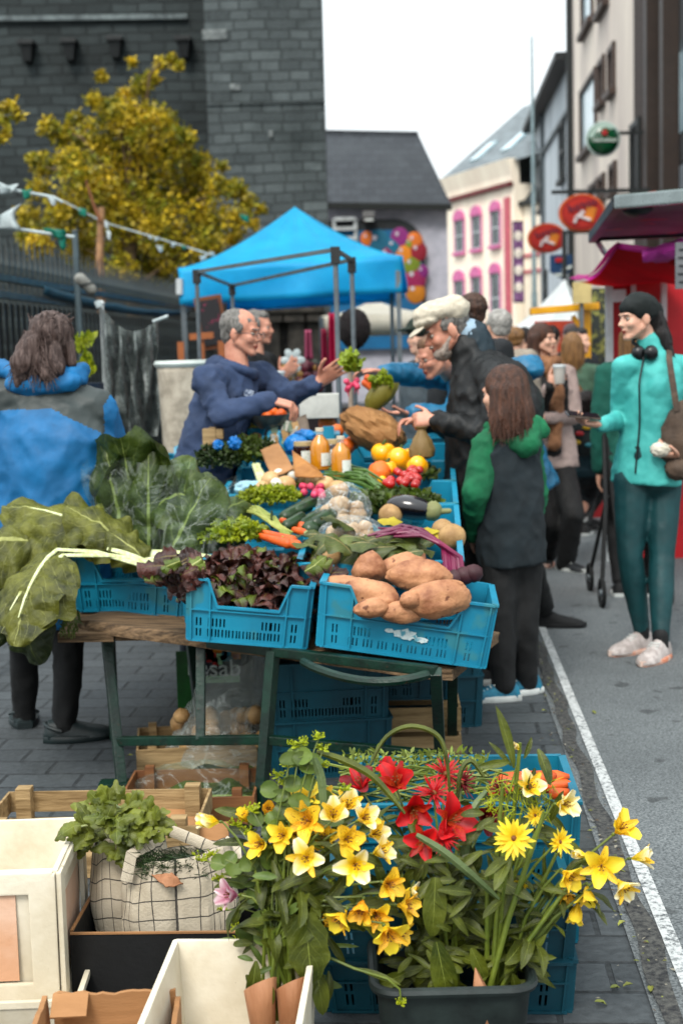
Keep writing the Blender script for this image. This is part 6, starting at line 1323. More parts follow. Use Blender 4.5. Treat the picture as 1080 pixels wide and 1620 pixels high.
def person(label,base,fwd,Ht,head=None,hfwd=None,hs=None,J=None,fem=False,cloth=None,vox=.008,hands=None,group=None,skinm=None,detail=True):
 """base on the ground, fwd body direction; J overrides joints in world coordinates; returns thing and joints"""
 base=V(base); f=V((fwd[0],fwd[1],0)).normalized(); r=V((f.y,-f.x,0)); t=T('person',label,'person',base,group=group); sh=(.098 if fem else .112)*Ht
 P={'pelvis':base+V((0,0,.53*Ht)),'chest':base+V((0,0,.72*Ht)),'neck':base+V((0,0,.835*Ht)),'head':base+V((0,0,.925*Ht))+f*.02}
 if J:
  for k in('pelvis','chest','neck','head'):
   if k in J:P[k]=V(J[k])
 for nm,k in(('R',1),('L',-1)):
  P['sh'+nm]=lerp(P['chest'],P['neck'],.74)+r*sh*k; P['hip'+nm]=P['pelvis']+r*.052*Ht*k-V((0,0,.02*Ht)); P['an'+nm]=base+r*.055*Ht*k+V((0,0,.05*Ht))
  P['wr'+nm]=P['sh'+nm]+V((0,0,-.33*Ht))+r*.04*k+f*.06
 if J:P.update({k:V(v)for k,v in J.items()})
 for nm,k in(('R',1),('L',-1)):
  if not(J and 'el'+nm in J):P['el'+nm]=elbow_ik(P['sh'+nm],P['wr'+nm],.175*Ht,.16*Ht,-f*.6+r*k*.5-V((0,0,.8)))
  if not(J and 'kn'+nm in J):P['kn'+nm]=elbow_ik(P['hip'+nm],P['an'+nm],.235*Ht,.225*Ht,f+r*k*.1)
 hf=V(hfwd)if hfwd else f; Q=basis(hf); s=(hs or Ht*.925/7.4/.235*1.02)*.96; P['Q']=Q; P['s']=s; P['f']=f; P['r']=r
 b=MB(); head_parts(b,P['head'],Q,s,neck=P['neck']-V((0,0,.02)),nr=.046 if fem else .054)
 b.cap(P['neck'],P['pelvis'],.05,.07)
 for nm in 'RL':
  b.cap(P['neck']-V((0,0,.03)),P['sh'+nm],.04,.04); b.cap(P['sh'+nm],P['el'+nm],.038,.032); b.cap(P['el'+nm],P['wr'+nm],.033,.024)
  b.cap(P['pelvis'],P['hip'+nm],.06,.055); b.cap(P['hip'+nm],P['kn'+nm],.052,.042); b.cap(P['kn'+nm],lerp(P['kn'+nm],P['an'+nm],.35),.042,.044); b.cap(lerp(P['kn'+nm],P['an'+nm],.35),P['an'+nm],.044,.03)
  hd=(hands or{}).get(nm)
  if hd:hand_parts(b,P['wr'+nm],hd[0],hd[1],1 if nm=='R' else-1,Ht/1.75*(hd[3]if len(hd)>3 else 1),hd[2])
  else:dd=(P['wr'+nm]-P['el'+nm]).normalized(); hand_parts(b,P['wr'+nm],dd,(P['chest']-P['wr'+nm])*V((1,1,0))+f*.05,1 if nm=='R' else-1,Ht/1.75,.35)
  b.cap(P['an'+nm],P['an'+nm]+f*.03+V((0,0,-.035)),.028,.018)
 eyes=[P['head']+Q@V((k*.031*s,.089*s,.004*s))for k in(-1,1)]; fy=Q@V((0,1,0)); lipc=P['head']+Q@V((0,.09*s,-.058*s))
 def dd_(p,n):
  for e in eyes:
   q=(p-e).length
   if q<.02*s:p=p-fy*(.008*s*(1-(q/(.02*s))**2))
  return p
 def mf(p):
  q=Q.transposed()@(p-lipc); return 1 if abs(q.x)<.021*s and abs(q.z)<.0105*s*(1-(q.x/(.024*s))**2)and q.y>-.012*s else 0
 fuse('body',b,[skinm or skin,lipm],t,vox,2,dd_,mf)
 if detail:
  for k,e in zip((-1,1),eyes):
   ec=P['head']+Q@V((k*.031*s,.0715*s,.004*s)); b=MB(); b.ball(ec,.0118*s,nu=14,nv=10); o=b.build('eye',eyew,t)
   b=MB(); b.ball(ec+fy*.0075*s,.0062*s,nu=10,nv=8); b.build('iris',eyed,o)
 return t,P
def rings_torso(P,secs,n=24,extra=None):
 """secs: (t along pelvis(0)-chest(1)-neck(2), half width, half depth, forward shift)"""
 out=[]
 for t_,rx,ry,sh in secs:
  c=lerp(P['pelvis'],P['chest'],t_)if t_<=1 else lerp(P['chest'],P['neck'],t_-1)
  tn=((P['chest']-P['pelvis'])if t_<1 else(P['neck']-P['chest'])if t_>1 else(P['neck']-P['pelvis'])).normalized(); x=(P['r']-tn*P['r'].dot(tn)).normalized(); y=tn.cross(x)
  c=c+y*sh; out.append([c+x*math.copysign(abs(math.cos(a))**.85,math.cos(a))*rx+y*math.sin(a)*ry for a in[2*PI*j/n for j in range(n)]])
 return out
def top_(t,P,mt,secs,arm=(.062,.052,.042),vox=.012,amp=.009,f=8,matfn=None,name='jacket',upto=1.0,seed=1,collar=None,arms='RL',smooth=5,more=None,stretch=(1,1,1)):
 b=MB(); b.loft(rings_torso(P,secs))
 for nm in arms:
  S,E,W=P['sh'+nm],P['el'+nm],P['wr'+nm]; Wc=lerp(E,W,upto*.97); b.cap(lerp(P['chest'],P['neck'],.72),S,arm[0]*1.1,arm[0]*1.02); b.cap(S,E,arm[0],arm[1]); b.cap(E,Wc,arm[1],arm[2])
 if collar:b.cap(P['neck']-V((0,0,.03)),P['neck']+(P['head']-P['neck']).normalized()*collar[1],collar[0]+.006,collar[0])
 if more:more(b)
 return fuse(name,b,mt,t,vox,smooth,folds(amp,f,seed,stretch),matfn)
def bottoms(t,P,mt,rad=(.088,.062,.045),vox=.012,amp=.006,name='trousers',low=.96,hw=.17,hd=.12,waist=.1,seed=3,f=9,smooth=4):
 b=MB(); b.ball(P['pelvis']+V((0,0,.0)),(hw,hd,.13),basis(P['f'])); b.cap(P['pelvis'],P['pelvis']+V((0,0,waist)),hd,hd*.95)
 for nm in 'RL':
  Hh,K,A=P['hip'+nm],P['kn'+nm],P['an'+nm]; b.cap(Hh,lerp(Hh,K,.5),rad[0],lerp(rad[0],rad[1],.45)); b.cap(lerp(Hh,K,.5),K,lerp(rad[0],rad[1],.45),rad[1]); c=lerp(K,A,.35); e=lerp(K,A,low)
  b.cap(K,c,rad[1],rad[1]*.98); b.cap(c,e,rad[1]*.98,rad[2])
 return fuse(name,b,mt,t,vox,smooth,folds(amp,f,seed,(1,1,.6)))
blackc=mat('black cloth',H('15181a',.8),H('0c0e10',.8),rough=.75,scale=12,bump=.2,bscale=200); bdet=dict(rough=.7,scale=12,bump=.25,bscale=220,bd=.003)
SEC_M=((-.25,.17,.13,0),(0,.175,.13,0),(.5,.17,.125,0),(1,.19,.13,0),(1.5,.175,.115,0),(1.8,.12,.085,0),(1.98,.07,.065,0))
SEC_F=((-.2,.175,.125,0),(0,.17,.12,0),(.5,.135,.1,0),(1,.16,.125,.01),(1.5,.15,.1,0),(1.8,.1,.075,0),(1.98,.06,.055,0))
# ---- 1 woman in the blue jacket, seen from behind
D1_=5.35
def G(px,D):p=at(px,700,D); return V((p.x,D,0))
bluj=mat('blue shell fabric',H('0886c0',.72),H('0674a8',.7),rough=.62,scale=5,bump=.1,bscale=200); greyj=mat('slate grey fabric',H('47504f',.85),H('3a4342',.85),rough=.55,scale=6,bump=.1,bscale=200)
J={'pelvis':at(72,890,D1_),'chest':at(80,690,D1_),'neck':at(80,598,D1_),'head':at(86,538,D1_-.02),'shR':at(150,650,D1_-.0),'shL':at(-5,640,D1_),'elR':at(178,735,D1_+.12),'wrR':at(165,770,D1_+.36),'elL':at(-45,750,D1_),'wrL':at(-20,850,D1_+.2),'anL':at(40,1160,5.55),'anR':at(100,1180,5.3),'hipL':at(40,905,D1_),'hipR':at(104,905,D1_),'knL':at(38,1040,5.45),'knR':at(108,1045,5.3)}
tw,P=person('woman in a bright blue and grey rain jacket seen from behind, loose greying ponytail',(at(72,700,D1_).x,D1_,0),(.1,1),1.66,hfwd=(.35,.95,-.05),J=J,fem=True,detail=False)
yk=at(80,645,D1_).z
top_(tw,P,[bluj,greyj],((-.45,.27,.2,0),(0,.26,.19,0),(.5,.245,.175,0),(1,.245,.17,0),(1.4,.2,.13,0),(1.75,.14,.09,0),(1.98,.09,.07,0)),arm=(.085,.075,.055),amp=.01,f=6,seed=4,vox=.009,matfn=lambda p:1 if p.z>yk-.55*max(0,abs(p.x-at(50,640,D1_).x)-.1)and abs(p.x-P['chest'].x)<.215+.5*max(0,p.z-yk)else 0)
b=MB(); n_=P['neck']
for k in range(10):
 a=PI*(1+k/9.0); b.cap(n_+V((math.cos(a)*.12,math.sin(a)*.09+.02,-.005+.035*abs(math.cos(a)))),n_+V((math.cos(a+.35)*.12,math.sin(a+.35)*.09+.02,-.01+.035*abs(math.cos(a+.35)))),.026,.026)
b.ball(n_+V((-.01,-.075,-.015)),(.15,.05,.05),rotm(R(25),0,0)); b.cap(n_+V((-.2,.02,.05)),n_+V((-.09,-.05,.0)),.03,.035); b.cap(n_+V((.09,-.04,.02)),n_+V((.12,-.02,-.01)),.03,.03)
fuse('hood',b,bluj,tw,.011,4,folds(.008,10,2))
bottoms(tw,P,blackc,(.085,.056,.041),hw=.2,hd=.15,waist=.0,low=.93)
clogm=mat('dark clog rubber',H('24393a',.8),H('1a2a2c',.8),rough=.5); sockm=mat('pale striped sock',H('b9aeb8',.9),H('8a8090',.9),rough=.8,scale=30,stretch=(1,1,6))
for nm,dr in(('L',(-.25,1)),('R',(.95,.15))):
 A=P['an'+nm]; b=MB(); b.cap(A+V((0,0,.05)),V((A.x,A.y,.045)),.04,.042); b.build('sock',sockm,tw)
 c_=shoe(tw,A,dr,clogm,clogm,.26,.0,.085,.056,'clog')
 b=MB(); d=V((dr[0],dr[1],0)).normalized(); x=V((d.y,-d.x,0)); b.tube([V((A.x,A.y,.05))-d*(.065*math.sin(a))+x*.055*math.cos(a)+V((0,0,.02*math.sin(a)))for a in[PI*k/8 for k in range(9)]],.007,6); b.build('heel_strap',clogm,c_)
hairb=mat('greying brown hair',H('4a3832',.88),H('82706a',.88),rough=.55,scale=9,stretch=(7,7,.6),bump=.9,bscale=22,lo=.45,hi=.7)
Q,s,hc=P['Q'],P['s'],P['head']; b=MB(); A=lambda x,y,z:hc+Q@V((x*s,y*s,z*s))
b.ball(A(0,-.022,.03),(.09*s,.104*s,.096*s),Q,nu=24,nv=16); b.ball(A(-.03,-.1,-.005),(.035*s,.03*s,.035*s),Q)
b.cap(A(-.04,-.11,-.01),A(-.07,-.13,-.1),.04,.05); b.cap(A(-.07,-.13,-.1),A(-.1,-.12,-.19),.05,.025); b.cap(A(.02,-.07,-.04),A(.05,-.08,-.12),.045,.04); b.cap(A(.07,-.0,-.02),A(.085,.0,-.1),.025,.02); b.cap(A(-.02,-.09,-.08),A(.03,-.11,-.15),.05,.03)
fuse('hair',b,hairb,tw,.007,2,lambda p,n:p+n*(.007*n3(V((p.x*5,p.y*5,p.z*.8)),16)+.004*n3(V((p.x,p.y,p.z*.1)),90)))
random.seed(2); rt_=[]
for k in range(220):
 p0=A(rr(-.08,.06),rr(-.13,-.1),rr(-.06,.04)); e=A(rr(-.17,.1),rr(-.16,-.1),rr(-.23,-.1)); rt_.append([p0,lerp(p0,e,.4)+rdir()*.012,lerp(p0,e,.75)+rdir()*.014,e])
for k in range(120):
 a=rr(0,6.28); p0=A(.088*math.cos(a),-.02+.1*math.sin(a)*.9,.05+rr(-.06,.06)); rt_.append([p0,p0+rdir()*.012,lerp(p0,A(-.03,-.12,0),.6)+rdir()*.012,A(-.03,-.13,0)])
strands(tw,rt_,hairb,seed=2)
# ---- 2 vendor in navy hoodie
Dv=6.5
navy=mat('navy fleece',H('3e5070',.88),H('33435f',.85),rough=.85,scale=6,bump=.4,bscale=160,bd=.003)
greyh=mat('short grey hair',H('8e8b86',.85),H('5b5955',.85),rough=.6,scale=30,stretch=(3,3,1),bump=.8,bscale=90,bd=.004)
J={'pelvis':at(300,800,Dv-.05),'chest':at(352,645,Dv),'neck':at(375,578,Dv),'head':at(381,527,Dv),'shR':at(328,602,Dv-.17),'shL':at(415,596,Dv+.17),'elR':at(352,656,Dv-.3),'wrR':at(430,634,Dv-.32),'elL':at(452,628,Dv+.12),'wrL':at(503,606,Dv+.0)}
tv,P=person('grey haired market vendor in a navy hoodie and glasses, reaching to the right',(at(305,700,Dv).x,Dv,0),(1,-.25),1.76,hfwd=(.95,-.3,-.14),J=J,vox=.0055,skinm=skin_r,hands={'R':((1,-.1,-.25),(0,.2,-1),1.3),'L':((.75,-.1,.55),(.3,-.8,-.2),.25)})
top_(tv,P,navy,((-.35,.16,.15,0),(0,.165,.15,.01),(.5,.16,.135,.01),(1,.175,.13,0),(1.5,.165,.125,0),(1.8,.115,.09,0),(1.98,.075,.07,0)),arm=(.068,.055,.04),amp=.013,f=9,seed=11,upto=.95,vox=.01)
b=MB(); n_=P['neck']
for k in range(14):a0,a1=[2*PI*(k+j)/14 for j in(0,1)]; b.cap(n_+V((math.cos(a0)*.085-.01,math.sin(a0)*.085,-.01-.035*math.cos(a0))),n_+V((math.cos(a1)*.085-.01,math.sin(a1)*.085,-.01-.035*math.cos(a1))),.026,.026)
b.cap(n_+V((-.1,-.03,.0)),n_+V((-.13,.02,-.06)),.045,.06); fuse('hood',b,navy,tv,.01,4,folds(.006,12,2))
b=MB(); b.cap(at(400,620,Dv-.2),at(397,642,Dv-.22),.003,.003); b.build('drawstring',mat('cord',H('8a93a0')),tv)
b=MB(); b.box(at(394,622,Dv-.2),(.04,.004,.03),rotm(0,.3,.2)); b.build('chest_logo',mat('pale print',H('a9b3c2'),H('3a4a66'),scale=90,lo=.48,hi=.55),tv)
bottoms(tv,P,blackc,(.1,.075,.06))
for nm in 'LR':shoe(tv,P['an'+nm],(1,-.2),blackc,blackc)
short_hair(tv,P['head'],P['Q'],P['s'],greyh,back=-.02,seed=4,amp=.003)
def glasses(t,P,mt,r_=.02,lens=True):
 Q,s,hc=P['Q'],P['s'],P['head']; b=MB(); A=lambda x,y,z:hc+Q@V((x*s,y*s,z*s))
 for k in(-1,1):b.tube([A(k*.032+.021*math.cos(a),.107,.0+.016*math.sin(a))for a in[2*PI*j/14 for j in range(15)]],.0016,5); b.tube([A(k*.053,.107,.004),A(k*.079,.06,.006),A(k*.08,.0,.0)],.0018,5)
 b.tube([A(-.011,.107,.004),A(.011,.107,.004)],.0018,5); g=b.build('glasses',mt,t)
 b=MB()
 for k in(-1,1):b.add([A(k*.032+.02*math.cos(a),.107,.015*math.sin(a))for a in[2*PI*j/14 for j in range(14)]],[tuple(range(14))])
 b.build('lens',plastmat('spectacle lens',H('dfe7e8'),.05,.1,1),g)if lens else None
glasses(tv,P,mat('thin frame',H('5a5a58'),metal=.5,rough=.3)); VP_=P
b=MB(); Q,s=P['Q'],P['s']
for k in(-1,1):b.cap(P['head']+Q@V((k*.016*s,.092*s,.027*s)),P['head']+Q@V((k*.048*s,.078*s,.029*s)),.0035,.003)
b.build('eyebrow',greyh,tv)
# ---- 3 grey haired man behind the vendor
Db=8.7
J={'pelvis':at(400,740,Db),'chest':at(405,610,Db),'neck':at(404,560,Db),'head':at(408,519,Db),'wrR':at(445,600,Db-.3),'elR':at(415,635,Db-.25)}
tb_,P=person('grey haired man in a black top standing behind the vendor',(at(400,700,Db).x,Db,0),(.9,-.3),1.75,hfwd=(.95,-.2,-.05),J=J,skinm=skin_r,vox=.009)
top_(tb_,P,blackc,SEC_M,vox=.014); bottoms(tb_,P,blackc,vox=.016); short_hair(tb_,P['head'],P['Q'],P['s'],greyh,seed=8,grow=1.05)
for nm in 'LR':shoe(tb_,P['an'+nm],(1,-.2),blackc,blackc)
# ---- 4 man in white flat cap and dark coat
Dc=6.15
coat=mat('black waxed coat',H('141a1c',.85),H('0c1012',.85),rough=.6,scale=6,bump=.3,bscale=90,bd=.004)
J={'pelvis':at(778,790,Dc),'chest':at(782,640,Dc),'neck':at(746,560,Dc),'head':at(707,522,Dc),'shL':at(785,606,Dc-.2),'shR':at(745,596,Dc+.2),'elL':at(782,690,Dc-.28),'wrL':at(688,664,Dc-.16),'elR':at(740,680,Dc+.2),'wrR':at(660,664,Dc+.02)}
tc,P=person('grey bearded man in a white flat cap and dark coat looking down at his hands',(at(775,700,Dc).x,Dc,0),(-1,-.1),1.78,hfwd=(-.9,-.1,-.38),J=J,vox=.0055,skinm=skin_r,hands={'L':((-1,.1,.05),(0,.8,-.4),1.4,.85),'R':((-1,-.35,-.1),(.0,-.3,-1),1.2,.85)},hs=1.06)
top_(tc,P,coat,((-.5,.22,.215,0),(0,.22,.21,0),(.5,.22,.205,0),(1,.23,.2,0),(1.45,.2,.17,0),(1.75,.14,.12,0),(1.98,.09,.09,0)),arm=(.075,.062,.05),amp=.013,f=8,seed=21,upto=.93,vox=.011,collar=(.08,.03))
b=MB(); b.cap(P['neck']+V((.03,0,.0)),P['neck']+V((.01,-.0,.075)),.075,.07); fuse('collar',b,mat('navy collar',H('1d3a46',.8),rough=.6),tc,.01,3,folds(.006,14))
b=MB(); b.cap(P['neck']+V((.015,0,.045)),P['neck']+V((-.01,-.0,.09)),.068,.064); fuse('shirt_collar',b,mat('pale blue shirt',H('9fb6c6',.9)),tc,.008,3)
bottoms(tc,P,blackc,(.1,.075,.062));
whs=mat('white sole',H('cfd3d0',.9),rough=.5)
for nm in 'LR':shoe(tc,P['an'+nm],(-1,-.1),mat('dark shoe',H('1a1f24')),whs,.3)
Q,s,hc=P['Q'],P['s'],P['head']; A=lambda x,y,z:hc+Q@V((x*s,y*s,z*s))
short_hair(tc,hc,Q,s*.97,greyh,back=-.04,seed=14,amp=.005)
b=MB(); b.ball(A(0,.05,-.078),(.048*s,.048*s,.038*s),Q)
for k in(-1,1):b.cap(A(k*.06,.012,-.03),A(k*.035,.06,-.075),.009*s,.02*s)
b.ball(A(0,.092,-.04),(.03*s,.011*s,.009*s),Q)
fuse('beard',b,mat('grey stubble',H('b0a49a',.9),H('94867c',.88),rough=.8,scale=60,bump=.8,bscale=200,bd=.003),tc,.006,1,lambda p,n:p+n*.003*n3(p,120))
capc=mat('off white tweed',H('cfc7b6',.9),H('bdb5a4',.9),rough=.85,scale=50,bump=.3,bscale=240,bd=.003)
b=MB(); Qc=Q@rotm(R(12),0,0)
def cpf(d):return 1+.05*n3(d,3,6)
b.ball(A(0,-.008,.083),(.093*s,.125*s,.052*s),Qc,nu=28,nv=18,fn=cpf); b.ball(A(0,.055,.07),(.082*s,.07*s,.03*s),Qc@rotm(R(-6),0,0)); b.cap(A(-.03,-.06,.07),A(.03,-.06,.07),.06*s,.06*s)
fuse('flat_cap',b,capc,tc,.007,4,folds(.004,16,3)); b=MB(); b.ball(A(0,.118,.048),(.068*s,.045*s,.009*s),Q@rotm(R(-16),0,0),nu=24,nv=10); b.build('cap_peak',capc,tc)
for k in(-1,1):b=MB(); b.cap(A(k*.014,.092,.026),A(k*.045,.08,.028),.005,.004); b.build('eyebrow',greyh,tc)
# ---- 5 child in green raglan hoodie
Dk=5.8
grn=mat('green hoodie sleeve',H('107a52',.85),H('0c6544',.85),rough=.85,scale=6,bump=.35,bscale=200,bd=.003); dk=mat('charcoal sweatshirt',H('27343a',.85),H('1e292e',.85),rough=.9,scale=8,bump=.35,bscale=200,bd=.003)
J={'pelvis':at(808,860,Dk),'chest':at(806,745,Dk),'neck':at(808,678,Dk),'head':at(797,622,Dk-.02),'shL':at(770,708,Dk-.04),'shR':at(832,702,Dk+.06),'elL':at(754,780,Dk-.1),'wrL':at(748,842,Dk+.05),'elR':at(846,780,Dk+.06),'wrR':at(838,840,Dk+.2),'hipL':at(788,880,Dk-.03),'hipR':at(826,880,Dk+.04),'knL':at(792,985,Dk-.06),'knR':at(828,985,Dk),'anL':at(796,1086,Dk-.06),'anR':at(832,1080,Dk+.05)}
tk,P=person('child with long brown hair in a charcoal hoodie with green sleeves',(at(808,700,Dk).x,Dk,0),(-.6,.75),1.41,hfwd=(-.75,.55,-.12),J=J,fem=True,hs=.97)
top_(tk,P,[dk],((-.28,.148,.13,0),(0,.148,.13,0),(.5,.14,.125,0),(1,.138,.115,0),(1.5,.14,.1,0),(1.8,.1,.08,0),(1.97,.07,.06,0)),arm=(.05,.04,.03),vox=.01,amp=.008,f=8,seed=31,name='sweatshirt',arms='')
for nm in 'LR':
 b=MB(); S,E,W=P['sh'+nm],P['el'+nm],P['wr'+nm]; b.cap(lerp(P['neck'],S,.35),S,.06,.066); b.cap(S,E,.062,.055); b.cap(E,W,.055,.042); fuse('sleeve',b,grn,tk,.009,5,folds(.011,9,7))
b=MB(); n_=P['neck']; b.cap(n_+V((-.06,-.05,0.0)),n_+V((.07,-.05,0.01)),.045,.05); b.cap(n_+V((.07,-.05,.01)),n_+V((.055,-.1,-.06)),.05,.05); b.cap(n_+V((-.05,-.05,-.0)),n_+V((.04,-.1,-.07)),.04,.045); b.cap(n_+V((-.07,.05,.0)),n_+V((.07,.05,.0)),.04,.04); b.cap(n_+V((.09,-.04,.02)),n_+V((.12,-.05,-.01)),.035,.03)
fuse('hood',b,grn,tk,.009,4,folds(.008,12,5))
bottoms(tk,P,blackc,(.085,.06,.05),hw=.13,hd=.1,low=.97)
trb=mat('blue trainer mesh',H('0f5f78',.85),H('1786a0',.85),rough=.6,scale=30)
shoe(tk,P['anL'],(-1,-.1),trb,whs,.24,.0,.08,.042,'trainer',laces=whs); shoe(tk,P['anR'],(-.95,-.3),trb,whs,.24,.0,.08,.042,'trainer',laces=whs)
hbr=mat('brown hair',H('6a4632',.9),H('3c281e',.9),rough=.4,scale=10,stretch=(8,8,.5),bump=1,bscale=25,lo=.35,hi=.65)
def long_hair(t,P,mt,L=.2,flare=.03,seed=0,open_=.45,n=120,tipm=None,back=.0,wid=1.0):
 n*=2
 Q,s,hc=P['Q'],P['s'],P['head']; A=lambda x,y,z:hc+Q@V((x*s,y*s,z*s)); b=MB(); b.ball(A(0,-.018,.034),(.085*s*wid,.1*s,.092*s),Q,nu=24,nv=16); Z=V((0,0,1))
 for k in range(15):
  a=lerp(-open_,PI+open_,k/14); x,y=math.cos(a)*.075*wid,-math.sin(a)*.082-.012; e=A(x*(1+flare*6),y*(1+flare*4)-back,0)-Z*L*s*(1+.08*n3((a,seed,0),3)); b.cap(A(x,y,.02),lerp(A(x,y,.0),e,.6),.026*s,.027*s,8); b.cap(lerp(A(x,y,.0),e,.6),e,.027*s,.012*s,8)
 fuse('hair',b,mt,t,.008,3,lambda p,n_:p+n_*(.0025*n3(V((p.x*6,p.y*6,p.z*.5)),18,seed)+.002*n3(V((p.x,p.y,p.z*.06)),110)))
 random.seed(seed); rt_=[]
 for k in range(n):
  a=rr(-open_,PI+open_); x,y=math.cos(a)*.09*wid,-math.sin(a)*.1-.015; p0=A(x*.9,y*.9,.05); m_=A(x*1.08,y*1.05,-.06); e=A(x*(1.05+flare*8),y*(1.05+flare*4)-back,0)-Z*(L+rr(-.03,.04))*s; rt_.append([p0,m_,lerp(m_,e,.6)+rdir()*.004,e+rdir()*.01])
 strands(t,rt_,mt,seed=seed)
long_hair(tk,P,hbr,.19,.05,3,.15,150,back=.0)
# ---- 6 woman in teal
Dt=6.6
teal=mat('turquoise running jacket',H('58bcb6',.92),H('44a8a4',.9),rough=.65,scale=5,bump=.15,bscale=200); leg_m=mat('dark teal leggings',H('0e5054',.85),H('0a4246',.85),rough=.55,scale=6,bump=.1)
J={'pelvis':at(1022,745,Dt),'chest':at(1030,620,Dt),'neck':at(1030,553,Dt),'head':at(1008,503,Dt-.02),'shR':at(984,580,Dt-.04),'shL':at(1078,580,Dt+.04),'elR':at(978,665,Dt+.06),'wrR':at(950,672,Dt-.22),'elL':at(1110,670,Dt+.02),'wrL':at(1076,722,Dt-.14),'hipR':at(1000,760,Dt),'hipL':at(1048,760,Dt+.02),'knR':at(996,880,Dt-.04),'knL':at(1046,880,Dt-.06),'anR':at(1014,1000,Dt+.0),'anL':at(1044,1022,Dt-.18)}
tt,P=person('woman in a turquoise running jacket and dark teal leggings holding a phone',(at(1024,700,Dt).x,Dt,0),(-.55,-.83),1.74,hfwd=(-.93,-.3,-.12),J=J,fem=True,vox=.0055,hands={'R':((-1,-.1,.1),(.1,.1,1),.9,.9),'L':((-1,-.2,.15),(.1,.2,1),1.2,.95)})
def breast(b):
 for k in(-1,1):b.ball(P['chest']+P['r']*.06*k+P['f']*.06+V((0,0,.02)),(.065,.055,.065))
top_(tt,P,teal,((-.16,.165,.125,0),(0,.165,.12,0),(.5,.135,.1,0),(1,.15,.11,.0),(1.5,.14,.095,0),(1.8,.1,.075,0),(1.98,.06,.058,0)),arm=(.05,.044,.035),amp=.005,f=8,seed=41,vox=.009,collar=(.058,.035),more=breast)
bottoms(tt,P,leg_m,(.092,.06,.038),hw=.165,hd=.115,amp=.0025,low=.95,vox=.009)
z0,z1=P['pelvis'],P['neck']; b=MB(); pts=[]
for k in range(14):
 v=k/13; c=lerp(lerp(P['pelvis'],P['chest'],v*2),lerp(P['chest'],P['neck'],v*2-1),1 if v>.5 else 0); dep=[.125,.123,.118,.113,.112,.12,.132,.14,.138,.128,.112,.096,.084,.072][k]; pts.append(c+P['f']*(dep+.004)+P['r']*.004)
b.tube(pts,.0045,6); b.build('zip',mat('zip black',H('14181a')),tt)
shm=mat('pink grey trainer',H('c0b8b4',.92),H('a39a96',.9),rough=.6,scale=30); pks=mat('pale orange sole',H('d0bfb4',.9),H('d08a6a',.9),scale=14)
for nm,dr in(('R',(-.8,-.55)),('L',(-.6,-.8))):
 b=MB(); a_=P['an'+nm]; b.cap(a_+V((0,0,.05)),a_+V((0,0,-.02)),.037,.037); b.build('sock',blackc,tt); shoe(tt,a_,dr,shm,pks,.275,.0,.1,.05,'trainer',laces=whs)
Q,s,hc=P['Q'],P['s'],P['head']; A=lambda x,y,z:hc+Q@V((x*s,y*s,z*s)); hdk=mat('dark hair',H('221816',.85),H('140f0f',.85),rough=.4,scale=10,stretch=(8,8,.5),bump=1,bscale=25)
b=MB(); b.ball(A(0,-.025,.034),(.08*s,.092*s,.084*s),Q); b.cap(A(0,-.08,-.0),A(.0,-.12,-.12),.055,.05); b.cap(A(0,-.12,-.12),A(.02,-.16,-.23),.05,.03); b.cap(A(-.03,-.1,-.1),A(-.05,-.13,-.22),.04,.025)
fuse('hair',b,hdk,tt,.008,3,lambda p,n:p+n*(.006*n3(V((p.x*6,p.y*6,p.z*.5)),14)))
b=MB(); b.ball(A(0,-.02,.045),(.088*s,.1*s,.083*s),Q@rotm(R(12),0,0),nu=26,nv=16); b.ball(A(0,-.1,.02),(.045*s,.045*s,.05*s),Q); b.ball(A(0,.04,.055),(.07*s,.05*s,.045*s),Q)
fuse('head_scarf',b,mat('black head scarf',H('12201f',.8),rough=.85),tt,.008,3,folds(.005,14))
for k in(-1,1):b=MB(); b.cap(A(k*.014,.094,.024),A(k*.046,.078,.026),.0032,.0025); b.build('eyebrow',hdk,tt)
t_=T('headphones','black over ear headphones hanging round the turquoise woman\'s neck','headphones',P['neck']); nk=P['neck']+V((0,0,.015)); b=MB(); b.tube([nk+V((math.cos(a)*.085,math.sin(a)*.085,.02-.03*math.sin(-a)))for a in[PI*(-.15+1.3*k/12)for k in range(13)]],.009,8); b.build('band',blackc,t_)
for sg in(-1,1):b=MB(); b.ball(nk+P['f']*.085+P['r']*.03*sg+V((0,0,-.03)),(.033,.028,.036),nu=16,nv=12); b.build('ear_cup',mat('glossy black',H('16191b'),rough=.3),t_)
b=MB(); ph=P['wrR']+V((-.085,-.03,.045)); t_=T('phone','smartphone in a reflective case held by the turquoise woman','phone',ph); b.box(ph,(.15,.075,.009),rotm(.25,.12,.1)); b.build('phone_body',mat('phone case',H('3c3a38'),H('8a7a70'),scale=20,metal=.3,rough=.2),t_,smooth=False,bevel=.003)
b=MB(); b.box(ph+V((0,-.002,.006)),(.14,.068,.002),rotm(.25,.12,.1)); b.build('screen',mat('screen',H('20262a'),rough=.1),t_,smooth=False)
b=MB(); q=P['wrL']+V((-.1,-.03,.035)); crump(b,q,(.045,.035,.035),3,3,.15); tag(b.build('wrapped_pastry',mat('white wrap',H('d9d6cf',.9),H('bdb8a8'),rough=.5),None),'white paper wrapped snack in the turquoise woman\'s left hand','snack')
t_=T('shoulder_bag','brown slouchy shoulder bag hanging on the turquoise woman','bag',at(1085,760,Dt-.15)); bm_=mat('brown suede',H('6b5a4c',.85),H('4f4238',.85),rough=.8,scale=7,bump=.7,bscale=30,bd=.01)
b=MB(); b.ball(at(1078,690,Dt-.12),(.1,.07,.16),rotm(0,R(12),0),0,36,26,fn=lambda d:1+.2*n3(d,3,2)); b.ball(at(1072,742,Dt-.16),(.06,.05,.05),None,0,20,14,fn=lambda d:1+.25*n3(d,4,2)); b.build('bag_body',bm_,t_)
